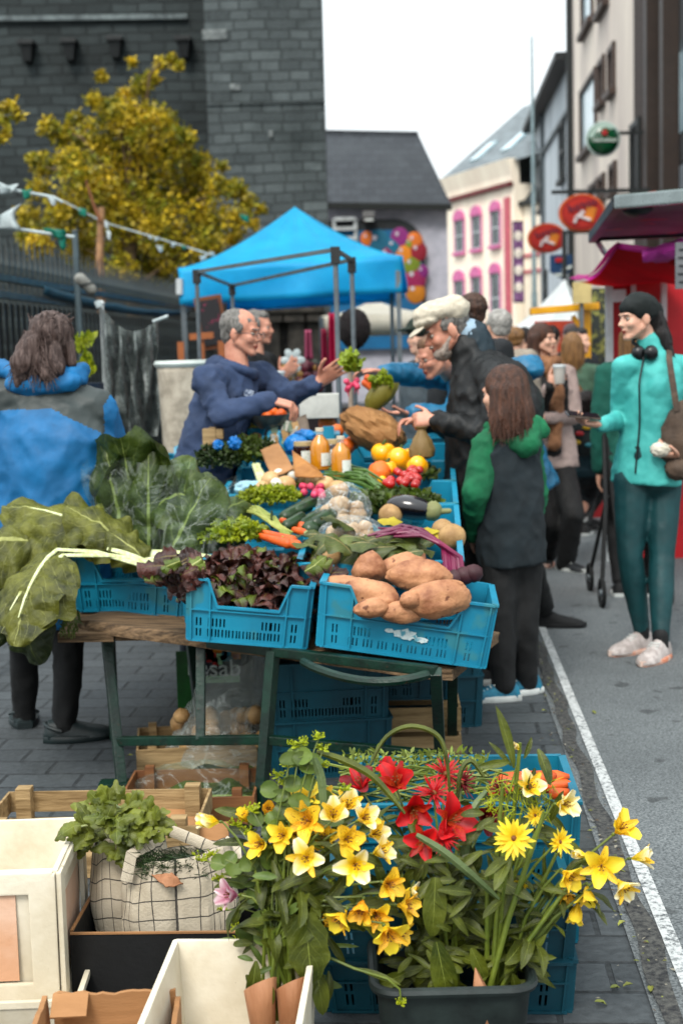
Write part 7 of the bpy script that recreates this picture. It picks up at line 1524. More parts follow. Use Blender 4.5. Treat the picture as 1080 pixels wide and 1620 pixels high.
b=MB(); b.tube([at(1058,545,Dt+.02),at(1058,570,Dt-.13),at(1064,610,Dt-.17),at(1070,650,Dt-.17)],.016,8,flat=.35,up=(0,1,0)); b.build('strap',bm_,t_)
# ---- 7 brunette with coffee
Dr=9.2
J={'pelvis':at(872,720,Dr),'chest':at(868,620,Dr),'neck':at(860,575,Dr),'head':at(858,537,Dr-.02),'shR':at(838,590,Dr),'shL':at(896,592,Dr+.03),'elR':at(848,660,Dr-.1),'wrR':at(868,612,Dr-.3),'elL':at(908,658,Dr-.05),'wrL':at(862,662,Dr-.22),'anR':at(866,880,Dr+.15),'anL':at(893,896,Dr-.1),'hipR':at(858,735,Dr),'hipL':at(886,735,Dr)}
tr_,P=person('brunette woman in a tan scarf and pale sweater holding a white takeaway cup',(at(872,700,Dr).x,Dr,0),(.1,-1),1.68,hfwd=(.75,-.6,0),J=J,fem=True,vox=.007,hands={'R':((.6,-.2,.6),(.3,.6,0),.9)})
palew=mat('pale grey knit',H('b9a8a2',.9),H('a2928d',.9),rough=.9,scale=9,bump=.3,bscale=160); top_(tr_,P,[palew,blackc],SEC_F,amp=.007,vox=.011,seed=51,matfn=lambda p:1 if abs((p-P['chest']).dot(P['r']))<.1 and p.z<P['neck'].z and p.z>P['chest'].z-.12 and(p-P['chest']).dot(P['f'])>-.02 else 0,name='sweater')
bottoms(tr_,P,blackc,(.09,.072,.062),vox=.014,low=.93); tan=mat('tan scarf',H('a87f60',.88),H('8a6448',.88),rough=.9,scale=12,bump=.3,bscale=90)
b=MB()
for k in range(12):a0,a1=[2*PI*(k+j)/12 for j in(0,1)]; b.cap(P['neck']+V((math.cos(a0)*.075,math.sin(a0)*.07,.015)),P['neck']+V((math.cos(a1)*.075,math.sin(a1)*.07,.015)),.035,.035)
b.cap(P['neck']+P['f']*.1,P['chest']+P['f']*.14+P['r']*-.02,.04,.045); b.cap(P['chest']+P['f']*.14+P['r']*-.02,P['pelvis']+P['f']*.15+P['r']*.02+V((0,0,.08)),.045,.04); fuse('scarf',b,tan,tr_,.01,3,folds(.009,14,1))
long_hair(tr_,P,hbr,.27,.01,5,.02,60); p=P['wrR']+V((.055,-.06,.02)); t_=T('takeaway_cup','white takeaway coffee cup in the brunette woman\'s hand','cup',p)
b=MB(); b.tube([p,p+V((0,0,.1))],[.03,.039],18); b.build('cup',mat('cup paper',H('cfcdc6',.9)),t_); b=MB(); b.tube([p+V((0,0,.098)),p+V((0,0,.11)),p+V((0,0,.118))],[.043,.043,.036],18); b.build('lid',wf,t_)
b=MB(); b.cap(P['anR']+V((0,0,.06)),P['anR'],.03,.03); shoe(tr_,P['anR'],(-.2,-1),blackc,pks,.25,0,.06,.042,'sandal'); shoe(tr_,P['anL'],(.5,-.85),mat('black canvas',H('23282c')),whs,.26,0,.085,.045,'sneaker',laces=whs)
# ---- 8 leaning person in petrol blue jacket behind the capped man
De=7.0
petr=mat('petrol blue shell',H('1c7ca2',.85),H('146484',.85),rough=.45,scale=6,bump=.15,bscale=120)
J={'pelvis':at(818,745,De),'chest':at(775,625,De),'neck':at(715,585,De),'head':at(688,563,De-.25),'shR':at(735,595,De+.2),'shL':at(735,625,De-.15),'elR':at(672,594,De+.1),'wrR':at(606,590,De-.1),'elL':at(715,662,De-.25),'wrL':at(650,655,De-.3),'anL':at(862,968,7.25),'anR':at(815,950,7.5),'knL':at(828,870,7.0)}
te,P=person('bespectacled person in a petrol blue jacket bending behind the capped man',(at(845,700,De).x,De,0),(-1,-.15),1.72,hfwd=(-.85,-.35,-.35),J=J,skinm=skin_r,vox=.0065,hands={'R':((-1,0,.1),(0,-.3,-1),.5),'L':((-1,-.1,.05),(0,.1,1),.35)})
top_(te,P,petr,((-.3,.19,.17,0),(0,.19,.16,0),(.5,.19,.155,0),(1,.19,.15,0),(1.5,.16,.12,0),(1.9,.09,.08,0)),arm=(.075,.062,.05),amp=.009,f=9,seed=61,upto=.95,vox=.011)
b=MB(); q=at(838,582,De-.05); b.ball(q,(.07,.08,.05),rotm(0,R(25),0)); b.cap(q,at(790,600,De),.06,.09); fuse('hood',b,petr,te,.012,3,folds(.012,11,3))
bottoms(te,P,blackc,(.1,.072,.055),vox=.014,low=.9);
for nm in 'LR':shoe(te,P['an'+nm],(1,-.3)if nm=='L' else(-1,0),blackc,blackc,.27,max(0,P['an'+nm].z-.09))
short_hair(te,P['head'],P['Q'],P['s'],mat('sandy hair',H('8a6a50',.85),H('5e4634',.85),rough=.6),seed=3); glasses(te,P,blackc)
# ---- crowd behind
def extra(label,px,pyh,D,fwd,Ht,topm,hairm,botm=None,long_=False,hat=None,fem=False,hm=1.0):
 hp=at(px,pyh,D); base=V((hp.x,D,0)); t,P=person(label,base,fwd,Ht,hfwd=(fwd[0],fwd[1],-.05),J={'head':hp,'neck':hp-V((0,0,.14)),'chest':hp-V((0,0,.35)),'pelvis':hp-V((0,0,.68))},fem=fem,vox=.012,detail=D<9)
 top_(t,P,topm,SEC_F if fem else SEC_M,vox=.017,amp=.008,smooth=3); bottoms(t,P,botm or blackc,vox=.02,smooth=2)
 for nm in 'LR':shoe(t,P['an'+nm],fwd,blackc,whs)
 if long_:long_hair(t,P,hairm,.2,.01,int(px),.3,20)
 else:short_hair(t,P['head'],P['Q'],P['s'],hairm,grow=1.05)
 if hat:b=MB(); Q,s=P['Q'],P['s']; b.ball(hp+Q@V((0,-.01,.055)),(.092,.105,.075),Q); b.ball(hp+Q@V((0,.1,.05)),(.06,.055,.01),Q); fuse('cap',b,hat,t,.009,2)
 return t,P
def cm(h,k=.85):return mat('cloth '+h,H(h,k),rough=.8,scale=8,bump=.25,bscale=150)
brn_h=mat('mid brown hair',H('5c3d2a',.85),H('38251a',.85),rough=.5,scale=10,stretch=(6,6,.6),bump=.8,bscale=25); bld=mat('blond hair',H('a07a4c',.85),H('6f5232',.85),rough=.5,scale=10,stretch=(6,6,.6),bump=.8,bscale=25); ltg=mat('white grey hair',H('b5b3ae',.9),H('86847f',.9),rough=.6,scale=20)
extra('person in a dark green cap and grey jacket behind the capped man',668,533,8.3,(-.9,-.2),1.72,cm('59646a'),hdk,hat=cm('27382c'))
extra('person with chestnut hair directly behind the white flat cap',745,497,7.7,(-.3,1),1.78,cm('2c3034'),brn_h,fem=True)
extra('white haired person behind the man in the dark coat',788,518,8.6,(-.3,1),1.72,cm('b0a79a'),ltg)
extra('person with fair hair in a brown top in the gap left of the brunette',815,538,11.5,(.2,1),1.66,cm('6a5f52'),bld)
tg,P=extra('person with ginger bun in a sage green top behind the brunette',905,548,10.8,(.3,1),1.66,cm('4c6b57'),bld,long_=True,fem=True)
p=at(905,635,10.0); t_=T('tan_handbag','tan leather bag on the back of the person in sage green','bag',p); b=MB(); b.ball(p,(.1,.06,.15),rotm(0,R(-15),0)); b.build('bag_body',mat('tan leather',H('8a6432',.85),rough=.5),t_); b=MB(); b.tube([at(885,565,9.98),at(897,590,9.9),at(903,620,9.9)],.014,6); b.build('strap',mat('tan leather',H('8a6432',.85)),t_)
extra('dark haired man in black looking right behind the sage green top',915,540,11.2,(.8,-.5),1.72,cm('1d2426'),hdk)
extra('person in dark clothing at the yellow stall',872,535,12.0,(.4,1),1.68,cm('23292b'),hdk)
extra('person with pale pink grey hair beside the yellow stall',902,532,12.2,(-.3,1),1.7,cm('3a3f44'),mat('ash hair',H('8a7a7c',.85),H('6a5c5e',.85)))
tg,P=extra('blond person in a dark green top partly hidden behind the turquoise woman',1003,535,8.1,(.2,1),1.68,cm('116a5c'),bld,fem=True,long_=True)
extra('person with dark hair in the far crowd left of the white marquee',800,530,13.5,(.1,1),1.7,cm('8b6a4c'),brn_h,fem=True)
extra('red jacketed person in the far crowd by the white marquee',830,534,14.5,(.4,.9),1.66,cm('8c2030'),hdk,fem=True)
extra('person in a blue coat far down the street',765,540,15.5,(0,1),1.7,cm('2c4a6c'),brn_h)
for i,(px,D,c,l)in enumerate(((782,19,'5a4a3c','walker in brown far down the street'),(805,21,'2f3a44','walker in slate far down the street'),(720,17,'6a6a70','walker in grey left of the street centre, far away'),(848,18,'7a2c34','walker in dark red far down the street'),(745,22,'3d4f3a','walker in olive far down the street'),(700,20,'8a8378','walker in cream far down the street'))):extra(l,px,541,D,(0,1),1.68,cm(c),[hdk,brn_h,bld][i%3])
# small child with bright bag between brunette and stroller
hp=at(926,640,9.7); base=V((hp.x,9.7,0)); tq,P=person('small child in dark shorts and quilted jacket beyond the brunette',base,(.1,1),1.12,J={'head':hp,'anR':at(920,808,9.6),'anL':at(912,790,10.0)},hs=.82,vox=.01,detail=False)
top_(tq,P,cm('16404a'),((-.2,.15,.12,0),(0,.15,.12,0),(.6,.14,.11,0),(1,.13,.1,0),(1.6,.11,.08,0),(1.95,.05,.05,0)),arm=(.045,.042,.034),vox=.014); bottoms(tq,P,cm('1c2b30'),(.07,.06,.055),low=.2,hw=.11,hd=.09); short_hair(tq,P['head'],P['Q'],.82,hdk,seed=2)
for nm in 'LR':shoe(tq,P['an'+nm],(.2,1),mat('dark shoe',H('1a1f24')),whs,.2,max(0,P['an'+nm].z-.07),.07,.036)
t_=T('bright_backpack','small dark backpack with red and yellow patches on the child','backpack',at(920,690,9.5)); b=MB(); q=at(920,692,9.5); b.ball(q,(.1,.07,.13)); b.build('bag_body',cm('1a2a2c'),t_)
for px,py,c,nm in((910,686,'b01f2a','red_patch'),(905,700,'c9a91c','yellow_patch'),(922,676,'c9a91c','yellow_patch'),(925,704,'1f7a86','teal_patch')):b=MB(); b.ball(at(px+6,py,9.42),(.03,.01,.016)); b.build(nm,mat('patch '+c,H(c,.9)),t_)
# stroller
D_=8.0; t_=T('pushchair','black folding pushchair on the road between the child and the turquoise woman','pushchair',(at(957,700,D_).x,D_,0)); x0=at(957,700,D_).x
b=MB(); b.tube([(x0-.07,D_-.25,.12),(x0-.02,D_-.1,.55),(x0+.02,D_+.15,1.0),(x0+.02,D_+.25,1.05)],.013,8); b.tube([(x0+.3,D_-.25,.12),(x0+.3,D_-.1,.55),(x0+.3,D_+.15,1.0),(x0+.3,D_+.25,1.05)],.013,8); b.tube([(x0-.04,D_+.3,.1),(x0,D_-.05,.6)],.012,8); b.tube([(x0+.3,D_+.3,.1),(x0+.3,D_-.05,.6)],.012,8); b.tube([(x0+.02,D_+.25,1.05),(x0+.3,D_+.25,1.05)],.014,8); b.build('frame',blackc,t_)
b=MB(); b.sheet(lambda u,v:V((x0+.02+.27*u,D_-.18+.3*v**1.5,.42+.5*v*v+.02*math.sin(u*3))),8,12); b.build('seat_cloth',blackc,t_,solid=.02)
for x_,y_ in((x0-.07,-.25),(x0+.3,-.25),(x0-.04,.3),(x0+.3,.3)):
 b=MB(); b.tube([(x_,D_+y_+.075*math.cos(a),.085+.075*math.sin(a))for a in[2*PI*k/18 for k in range(19)]],.012,6); w_=b.build('wheel',blackc,t_); b=MB(); b.tube([(x_-.015,D_+y_,.085),(x_+.015,D_+y_,.085)],.02,10); b.build('hub',tube_m,w_)
 # ---- things in the hands
W=VP_['wrL']; c=at(556,590,6.4); t_=T('radish_bunch','bunch of radishes with green tops passed between the hands above the table','radishes',c); b=MB(); random.seed(19)
for k in range(60):p0=c+V((rr(-.02,.02),rr(-.02,.02),0)); blade(b,p0+V((0,0,rr(0,.06))),V((rr(-.8,.8),rr(-.5,.5),rr(.2,1.2))),rdir(),rr(.04,.08),rr(.025,.045),rr(.3,1.4),-.2,.25,2,5,6,seed=k)
b.build('leaves',mat('bright leaf green',H('a9b83a',.85),H('7c9228',.8),rough=.45,rnd=.4,trans=.35),t_); b=MB()
for k in range(9):q=c+V((rr(-.035,.03),rr(-.03,.02),rr(-.075,-.03))); b=MB(); lump(b,q,.014,None,.1,2,k,10,8); b.cap(q,q+V((rr(-.01,.01),0,-.035)),.004,.001,6); b.build('radish',radm,t_)
for k,(px,py)in enumerate(((581,598),(588,606),(577,606))):one('carrot',['orange carrot tip held in the reaching hand, upper','orange carrot tip held in the reaching hand, lower right','orange carrot tip held in the reaching hand, lower left'][k],'carrot',carm,lambda b:b.cap(at(px,py,6.75),at(px+10,py+10,6.75),.018,.012))
one('paper_cone','open paper cone of lettuce held out over the paper bag','paper',mat('translucent paper',H('a8a050',.88),H('8a8438',.88),rough=.4,trans=.3,bump=.6,bscale=12),lambda b:b.loft([[at(lerp(588,612,k/5.0),lerp(652,606,k/5.0),6.45)+V((math.cos(a)*w_*(1+.15*math.sin(5*a)),math.sin(a)*w_*.7,0))for a in[2*PI*j/24 for j in range(24)]]for k,w_ in enumerate((.015,.04,.055,.06,.058,.05))],cap=False))
def lt(b):
 random.seed(4)
 for k in range(26):blade(b,at(600,612,6.45)+V((rr(-.03,.04),rr(-.03,.02),rr(-.01,.03))),V((rr(-.6,.6),-.3,rr(.1,1))),rdir(),rr(.04,.07),rr(.03,.05),rr(.3,1.4),-.2,.3,2,5,6,seed=k)
one('lettuce','pale green lettuce leaves in the held paper cone','lettuce',mat('bright leaf green',H('a9b83a',.85)),lt)
b=MB()
for k in range(70):
 a=at(rr(125,148),rr(535,600),7.5); blade(b,a,V((rr(-.5,.5),0,1)),rdir(),.06,.025,rr(.3,1),0,.1,2,3,4,seed=k)
t_=T('yellow_plant','tall yellow green plant in a dark pot behind the woman in the blue jacket','plant',V((at(138,600,7.5).x,7.5,0))); b.build('foliage',frisee,t_)
b=MB(); q=at(138,612,7.5); b.tube([V((q.x,7.5,.75)),V((q.x,7.5,q.z+.02))],[.07,.09],16); b.build('pot',navyb,t_); b=MB(); b.box((q.x,7.5,.37),(.3,.3,.74)); b.build('plinth',mat('dark wood',H('3a2e26')),t_,smooth=False)
# ============================================================ FOREGROUND: TOTES, GREENS, FLOWERS
def petalmat(name,base,tip,streak=None,mid=None,trans=.3):
 m,n,P,new,link=nmat(name); uv=new('ShaderNodeUVMap'); sp=new('ShaderNodeSeparateXYZ'); link(uv.outputs[0],sp.inputs[0])
 u=mathn(new,link,'ABSOLUTE',mathn(new,link,'SUBTRACT',sp.outputs[0],.5))
 c=mixc(new,link,ramp(new,link,sp.outputs[1],.35,.95),base,tip)
 if mid:c=mixc(new,link,mathn(new,link,'MULTIPLY',ramp(new,link,u,.28,.0),.7),c,mid)
 if streak:
  w_=new('ShaderNodeTexNoise'); w_.inputs['Scale'].default_value=1; cb=new('ShaderNodeCombineXYZ'); link(mathn(new,link,'MULTIPLY',sp.outputs[0],22),cb.inputs[0]); link(mathn(new,link,'MULTIPLY',sp.outputs[1],5),cb.inputs[1]); link(cb.outputs[0],w_.inputs['Vector'])
  k=mathn(new,link,'MULTIPLY',ramp(new,link,w_.outputs[0],.6,.64),mathn(new,link,'MULTIPLY',mathn(new,link,'GREATER_THAN',sp.outputs[1],.22),mathn(new,link,'LESS_THAN',sp.outputs[1],.8))); c=mixc(new,link,k,c,streak)
 a=new('ShaderNodeAttribute'); a.attribute_name='rnd'; k2=new('ShaderNodeMapRange'); k2.inputs[3].default_value=.82; k2.inputs[4].default_value=1.12; link(a.outputs['Fac'],k2.inputs[0]); vm=new('ShaderNodeVectorMath'); vm.operation='SCALE'; link(c,vm.inputs[0]); link(k2.outputs[0],vm.inputs['Scale']); c=vm.outputs[0]
 link(c,P.inputs['Base Color']); P.inputs['Roughness'].default_value=.5
 b=new('ShaderNodeBump'); b.inputs['Strength'].default_value=.4; b.inputs['Distance'].default_value=.002
 cb2=new('ShaderNodeCombineXYZ'); link(mathn(new,link,'MULTIPLY',sp.outputs[0],30),cb2.inputs[0]); nn=new('ShaderNodeTexNoise'); nn.inputs['Scale'].default_value=1; link(cb2.outputs[0],nn.inputs['Vector']); link(nn.outputs[0],b.inputs['Height']); link(b.outputs[0],P.inputs['Normal'])
 tr=new('ShaderNodeBsdfTranslucent'); link(c,tr.inputs[0]); ms=new('ShaderNodeMixShader'); ms.inputs[0].default_value=trans; link(P.outputs[0],ms.inputs[1]); link(tr.outputs[0],ms.inputs[2]); link(ms.outputs[0],n.nodes['Material Output'].inputs[0]); return m
yo=petalmat('yellow outer petal',H('f8e03c',1),H('fbf6dc',1),mid=H('f6d634',1)); yi=petalmat('yellow inner petal',H('f8d83a',1),H('f6cc44',1),H('8a3a18',.9))
yd=petalmat('golden petal',H('f8d42c',1),H('fbe64c',1)); pkp=petalmat('pink white petal',H('d88aa6',.9),H('e9d6d8',.92),mid=H('b84f78',.9))
rdp=petalmat('red petal',H('c8141e',.95),H('e01a24',1),mid=H('a00e1a',.9)); rdi=petalmat('red streaked petal',H('d0501c',.9),H('c01420',.9),H('4a0a0c',.8)); dkr=petalmat('dark red petal',H('7a0c1c',.85),H('9a1020',.85))
orp=petalmat('orange petal',H('f6c034',1),H('f8c83c',1),H('9a4a18',.9)); stm=mat('stamen',H('8a5a2a',.85)); lgm=mat('lime umbel',H('c4cc2a',.9),H('9aa81c',.85),rough=.5,rnd=.3,trans=.3)
flf=veinmat('flower foliage',H('747c2c',.82),H('465218',.78),H('9aa454',.85),5,rough=.42,rnd=.35,trans=.25,wid=.02); flb=veinmat('blue green blade leaf',H('7e8f62',.8),H('5d7044',.8),H('96a67c',.8),0,rough=.4,rnd=.2,wid=.02,trans=.2)
sto=mat('stem green',H('7f8c38',.8),H('5f7028',.8),rough=.45,scale=12,rnd=.3); glf=mat('round lime leaf',H('7d8f48',.85),H('5f7634',.8),rough=.45,scale=10,rnd=.35,trans=.3)
def bloom(t,c,ax,s,mo,mi_,kind='alstro',op=.9,name='flower'):
 c=V(c); s*=.9*rr(.9,1.08); op*=rr(.86,1.02); ax=V(ax).normalized(); u=ax.cross(V((.1,.2,1))).normalized(); w_=ax.cross(u); b=MB(); r0=rr(0,6)
 if kind=='alstro':
  for ring,(n,L,W_,el,mi)in enumerate(((3,1.0,.78,.62*op,0),(3,.98,.42,.5*op,1))):
   for k in range(n):
    a=r0+2*PI*k/3+ring*PI/3; rd=u*math.cos(a)+w_*math.sin(a); d=(ax*math.cos(el)+rd*math.sin(el)); nn=(ax*math.sin(el)-rd*math.cos(el))*1.0
    blade(b,c,d,nn,s*L*1.25,s*W_*rr(.85,1.12),rr(.3,1.1)*op,.26,.08,1.6,7,10,lambda v:.16+.84*math.sin(PI*min(1,max(0,v*.86+.02)))**1.3 if ring==0 else .14+.8*math.sin(PI*min(1,v*.9))**1.2,mi=mi,seed=k)
  for k in range(5):a=r0+k*1.25; rd=u*math.cos(a)+w_*math.sin(a); p1=c+ax*s*.75+rd*s*.14; b.tube([c,c+ax*s*.4+rd*s*.03,p1],.0007,4,2); b.ball(p1,(.0024,.0014,.0014),mi=2,nu=6,nv=4)
  b.ball(c-ax*s*.12,(s*.09,s*.09,s*.13),basis(ax)@rotm(R(90),0,0),mi=3,nu=8,nv=6)
 else:
  n=22 if kind=='daisy' else 30
  for k in range(n):
   a=2.4*k; el=lerp(.75,1.45,k/n)if kind=='daisy' else rr(.3,1.7); rd=u*math.cos(a)+w_*math.sin(a); d=ax*math.cos(el)+rd*math.sin(el); nn=ax*math.sin(el)-rd*math.cos(el)
   blade(b,c,d,nn,s*rr(.9,1.15),s*(.26 if kind=='daisy' else .16),rr(.0,.5),.1,.03,1,3,5,lambda v:math.sin(PI*min(1,v*.85+.12))**.8 if kind=='daisy' else(1-v)**.6,seed=k)
  b.ball(c+ax*s*.05,(s*.16,)*3,mi=2,nu=10,nv=7); b.ball(c-ax*s*.08,(s*.2,s*.2,s*.12),basis(ax)@rotm(R(90),0,0),mi=3,nu=10,nv=6)
 return b.build(name,[mo,mi_,stm,sto],t)
def umbel(t,c,s,n=16):
 b=MB(); c=V(c)
 for k in range(5):d=V((rr(-1,1),rr(-1,1),rr(-.1,.8))).normalized(); blade(b,c,d,V((0,0,1)),s*.8,s*.6,.5,-.1,.05,1,3,4)
 for k in range(n):q=c+V((rr(-1,1)*s*.8,rr(-1,1)*s*.8,rr(.1,.6)*s)); b.tube([c,q],.0006,3); blade(b,q,rdir(1),rdir(),s*.28,s*.22,.6,0,.1,1,2,3); b.ball(q,s*.09,nu=5,nv=4)
 b.build('umbel',lgm,t)
def stemcurve(base,tip,lean=.4,sag=0):
 m_=lerp(base,tip,.5)+V((0,0,(tip-base).length*.12))-V(((tip.x-base.x)*lean*.5,0,0)); return[base,lerp(lerp(base,m_,.5),lerp(m_,tip,.0),.3),m_,lerp(m_,tip,.55)+V((0,0,.01)),tip]
def leafalong(b,pts,n,L,W_,mi=0,spread=1.0,dn=.2):
 for _ in range(n):
  v=rr(.1,.92)*(len(pts)-1); i=int(v); p=lerp(pts[i],pts[i+1],v-i); t_=(pts[i+1]-pts[i]).normalized(); a=rr(0,2*PI); sd=V((math.cos(a),math.sin(a)*.8,rr(-.5,.3)-dn)).normalized(); k=rr(.6,1.25)
  blade(b,p,t_*.5+sd*spread,t_*.8-sd*.3+V((0,-.3,.3)),L*k,W_*k,rr(.4,1.4),.15,.05,1.6,4,8,seed=rr(0,9),mi=mi)
  # ---- bouquet 1
D1b=2.9; bp=at(440,1600,2.74)
t=T('yellow_bouquet','big bouquet of yellow and white alstroemerias with lime umbels in brown paper','bouquet',V((bp.x,bp.y,.02)))
bl_=[(346,1300,2.82,(-1,-.5,.25),.043,yo,yd,.45),(486,1356,2.72,(-.1,-1,.25),.047,yo,yi,1),(526,1296,2.76,(.1,-.8,.75),.05,yo,yi,.7),(567,1298,2.8,(.6,-.7,.5),.046,yo,yi,.8),(492,1300,2.8,(-.4,-.9,.4),.05,yi,orp,1),(560,1366,2.7,(.15,-1,.15),.052,yo,yd,1),(606,1396,2.74,(.6,-.8,.1),.046,yi,orp,.9),(574,1424,2.72,(-.2,-.8,-.5),.042,orp,orp,.7),(547,1440,2.72,(-.6,-.7,-.5),.044,yd,orp,.8),(608,1466,2.7,(.3,-.9,-.35),.05,yd,orp,1),(628,1432,2.76,(.9,-.5,.1),.042,yi,orp,.8),(512,1437,2.76,(.3,-.6,-.8),.034,orp,orp,.4),(420,1336,2.8,(-.6,-.8,.3),.042,yd,yi,.8),(451,1322,2.78,(-.3,-.9,.3),.044,yd,yi,.9),(424,1290,2.86,(.1,-.6,.8),.038,orp,yi,.4),(376,1416,2.76,(-.8,-.7,.3),.042,pkp,pkp,.7),(545,1328,2.76,(.3,-.9,.3),.044,yi,yi,.8),(392,1300,2.86,(-.3,-.5,.8),.034,yd,yi,.5),(590,1350,2.8,(.8,-.5,.4),.04,yo,yi,.8),(515,1330,2.82,(-.1,-.8,.6),.045,yi,yi,.9),(470,1322,2.84,(-.3,-.8,.5),.042,yd,yi,.9),(583,1322,2.84,(.7,-.6,.4),.044,yo,yi,.8),(548,1282,2.86,(.2,-.6,.8),.044,yo,yi,.8),(592,1440,2.74,(.2,-.9,-.2),.042,yd,orp,.9),(622,1470,2.76,(.8,-.6,-.2),.04,yi,yi,.8),(638,1412,2.8,(.9,-.4,.2),.038,yo,yi,.6),(508,1275,2.88,(0,-.5,.9),.044,yd,yi,.9)]
random.seed(101); base1=V((bp.x+.005,2.74,.27)); bst=MB(); blf=MB()
for px,py,D,ax,s,mo,mi_,op in bl_:
 c=at(px,py,D); bloom(t,c,ax,s,mo,mi_,op=op); pts=stemcurve(base1+V((rr(-.03,.03),rr(-.02,.02),0)),c-V(ax).normalized()*s*.2); bst.tube(pts,[.0035,.0032,.003,.0025,.002],6); leafalong(blf,pts,4,.085,.026)
bloom(t,at(478,1268,2.84),(-.2,-.5,.9),.058,yd,yd,'daisy')
for px,py,s in((476,1176,.02),(504,1168,.02),(511,1186,.02),(511,1211,.02),(466,1180,.02),(455,1213,.018),(441,1228,.022),(449,1240,.02),(318,1360,.024),(338,1352,.018),(346,1390,.018),(400,1283,.022),(374,1305,.022),(392,1318,.02),(406,1420,.02),(405,1486,.018),(375,1490,.018),(374,1470,.016),(548,1250,.018),(430,1300,.02),(352,1440,.014),(445,1372,.018),(520,1398,.014)):
 D=2.84; c=at(px,py,D); umbel(t,c,s*.95); pts=stemcurve(base1+V((rr(-.03,.03),0,0)),c,.9 if px<400 else .3); bst.tube(pts,.0016,5)
 for k in range(3):v=rr(1.5,3.9); i=int(v); p=lerp(pts[i],pts[i+1],v-i); a=rr(0,6.28); blade(blf,p,V((math.cos(a),math.sin(a)*.4-.2,rr(-.2,.6))),V((0,-.8,.5)),rr(.03,.045),rr(.028,.04),.3,.2,.02,1,6,6,lambda v:math.sin(PI*min(1,v*.92+.05))**.5,mi=1)
for k in range(150):
 px,py=rr(372,520),rr(1380,1560); c=at(px,py,rr(2.72,2.95)); a=rr(0,6.28); blade(blf,c,V((math.cos(a),-.3,rr(-.9,.5))),V((rr(-.4,.4),-.8,.6)),rr(.035,.075),rr(.01,.02),rr(.3,1.3),.15,.05,1.6,4,8,seed=k,mi=0 if k%3 else 1)
for k in range(60):
 px,py=rr(380,600),rr(1290,1420); c=at(px,py,rr(2.86,3.0)); a=rr(0,6.28); blade(blf,c,V((math.cos(a),-.2,rr(-.5,.8))),V((rr(-.4,.4),-.8,.6)),rr(.05,.09),rr(.014,.026),rr(.3,1.3),.15,.05,1.6,4,8,seed=k)
blade(blf,at(482,1445,2.69),V((.08,-.1,-1)),V((.1,-1,0)),.15,.082,.3,.1,.03,5,8,14,lambda v:(math.sin(PI*min(1,v*.9+.1))**.6)*(1+.08*math.sin(v*70)))
for a_,c_,W_ in(((455,1470,2.7),(435,1370,2.74),.02),((430,1560,2.68),(415,1600,2.68),.03),((500,1530,2.72),(512,1600,2.7),.035),((405,1520,2.7),(398,1590,2.68),.03)):p,q=at(*a_),at(*c_); blade(blf,p,q-p,V((.2,-1,.1)),(q-p).length*1.2,W_,.5,.2,.03,1.5,5,9)
q=[at(505,1508,2.74),at(560,1532,2.72),at(612,1548,2.7),at(632,1565,2.7),at(634,1585,2.7)]; bst.tube(q,[.003,.003,.0025,.002,.0018],6); blade(blf,q[1],q[3]-q[1]+V((0,0,.02)),V((0,-.4,1)),.1,.016,.3,.1,.02,1,4,8); umbel(t,q[-1]-V((0,0,.004)),.013,20)
for k in range(16):bst.tube([base1+V((rr(-.04,.04),rr(-.03,.03),-.15)),base1+V((rr(-.03,.03),rr(-.02,.02),.03)),at(rr(430,500),rr(1400,1470),2.86)],[.004,.004,.003],6)
bst.build('stems',sto,t); blf.build('foliage',[flf,glf],t)
for px0,px1,lean_ in((398,440,-.02),(436,478,.02)):
 a,c=at(px0,1640,2.66),at(px1,1640,2.66); b=MB(); x0,x1=a.x,c.x; zt3=at(450,1570,2.66).z
 b.loft([[V((lerp(x0,x1,.5)+math.cos(g)*(x1-x0)/2*k+lean_*z*2,2.7+math.sin(g)*.03*k,z+(.025*math.cos(g+1)if z>.1 else 0)))for g in[2*PI*j/14 for j in range(14)]]for k,z in((.6,.03),(1.0,zt3*.7),(1.25,zt3))],cap=False); b.build('paper_wrap',mat('flower wrap paper',H('b98a68',.88),H('a0714f',.88),rough=.7,scale=5,bump=.5,bscale=14,bd=.01,stretch=(4,4,.6)),t,solid=.002,auto=0)
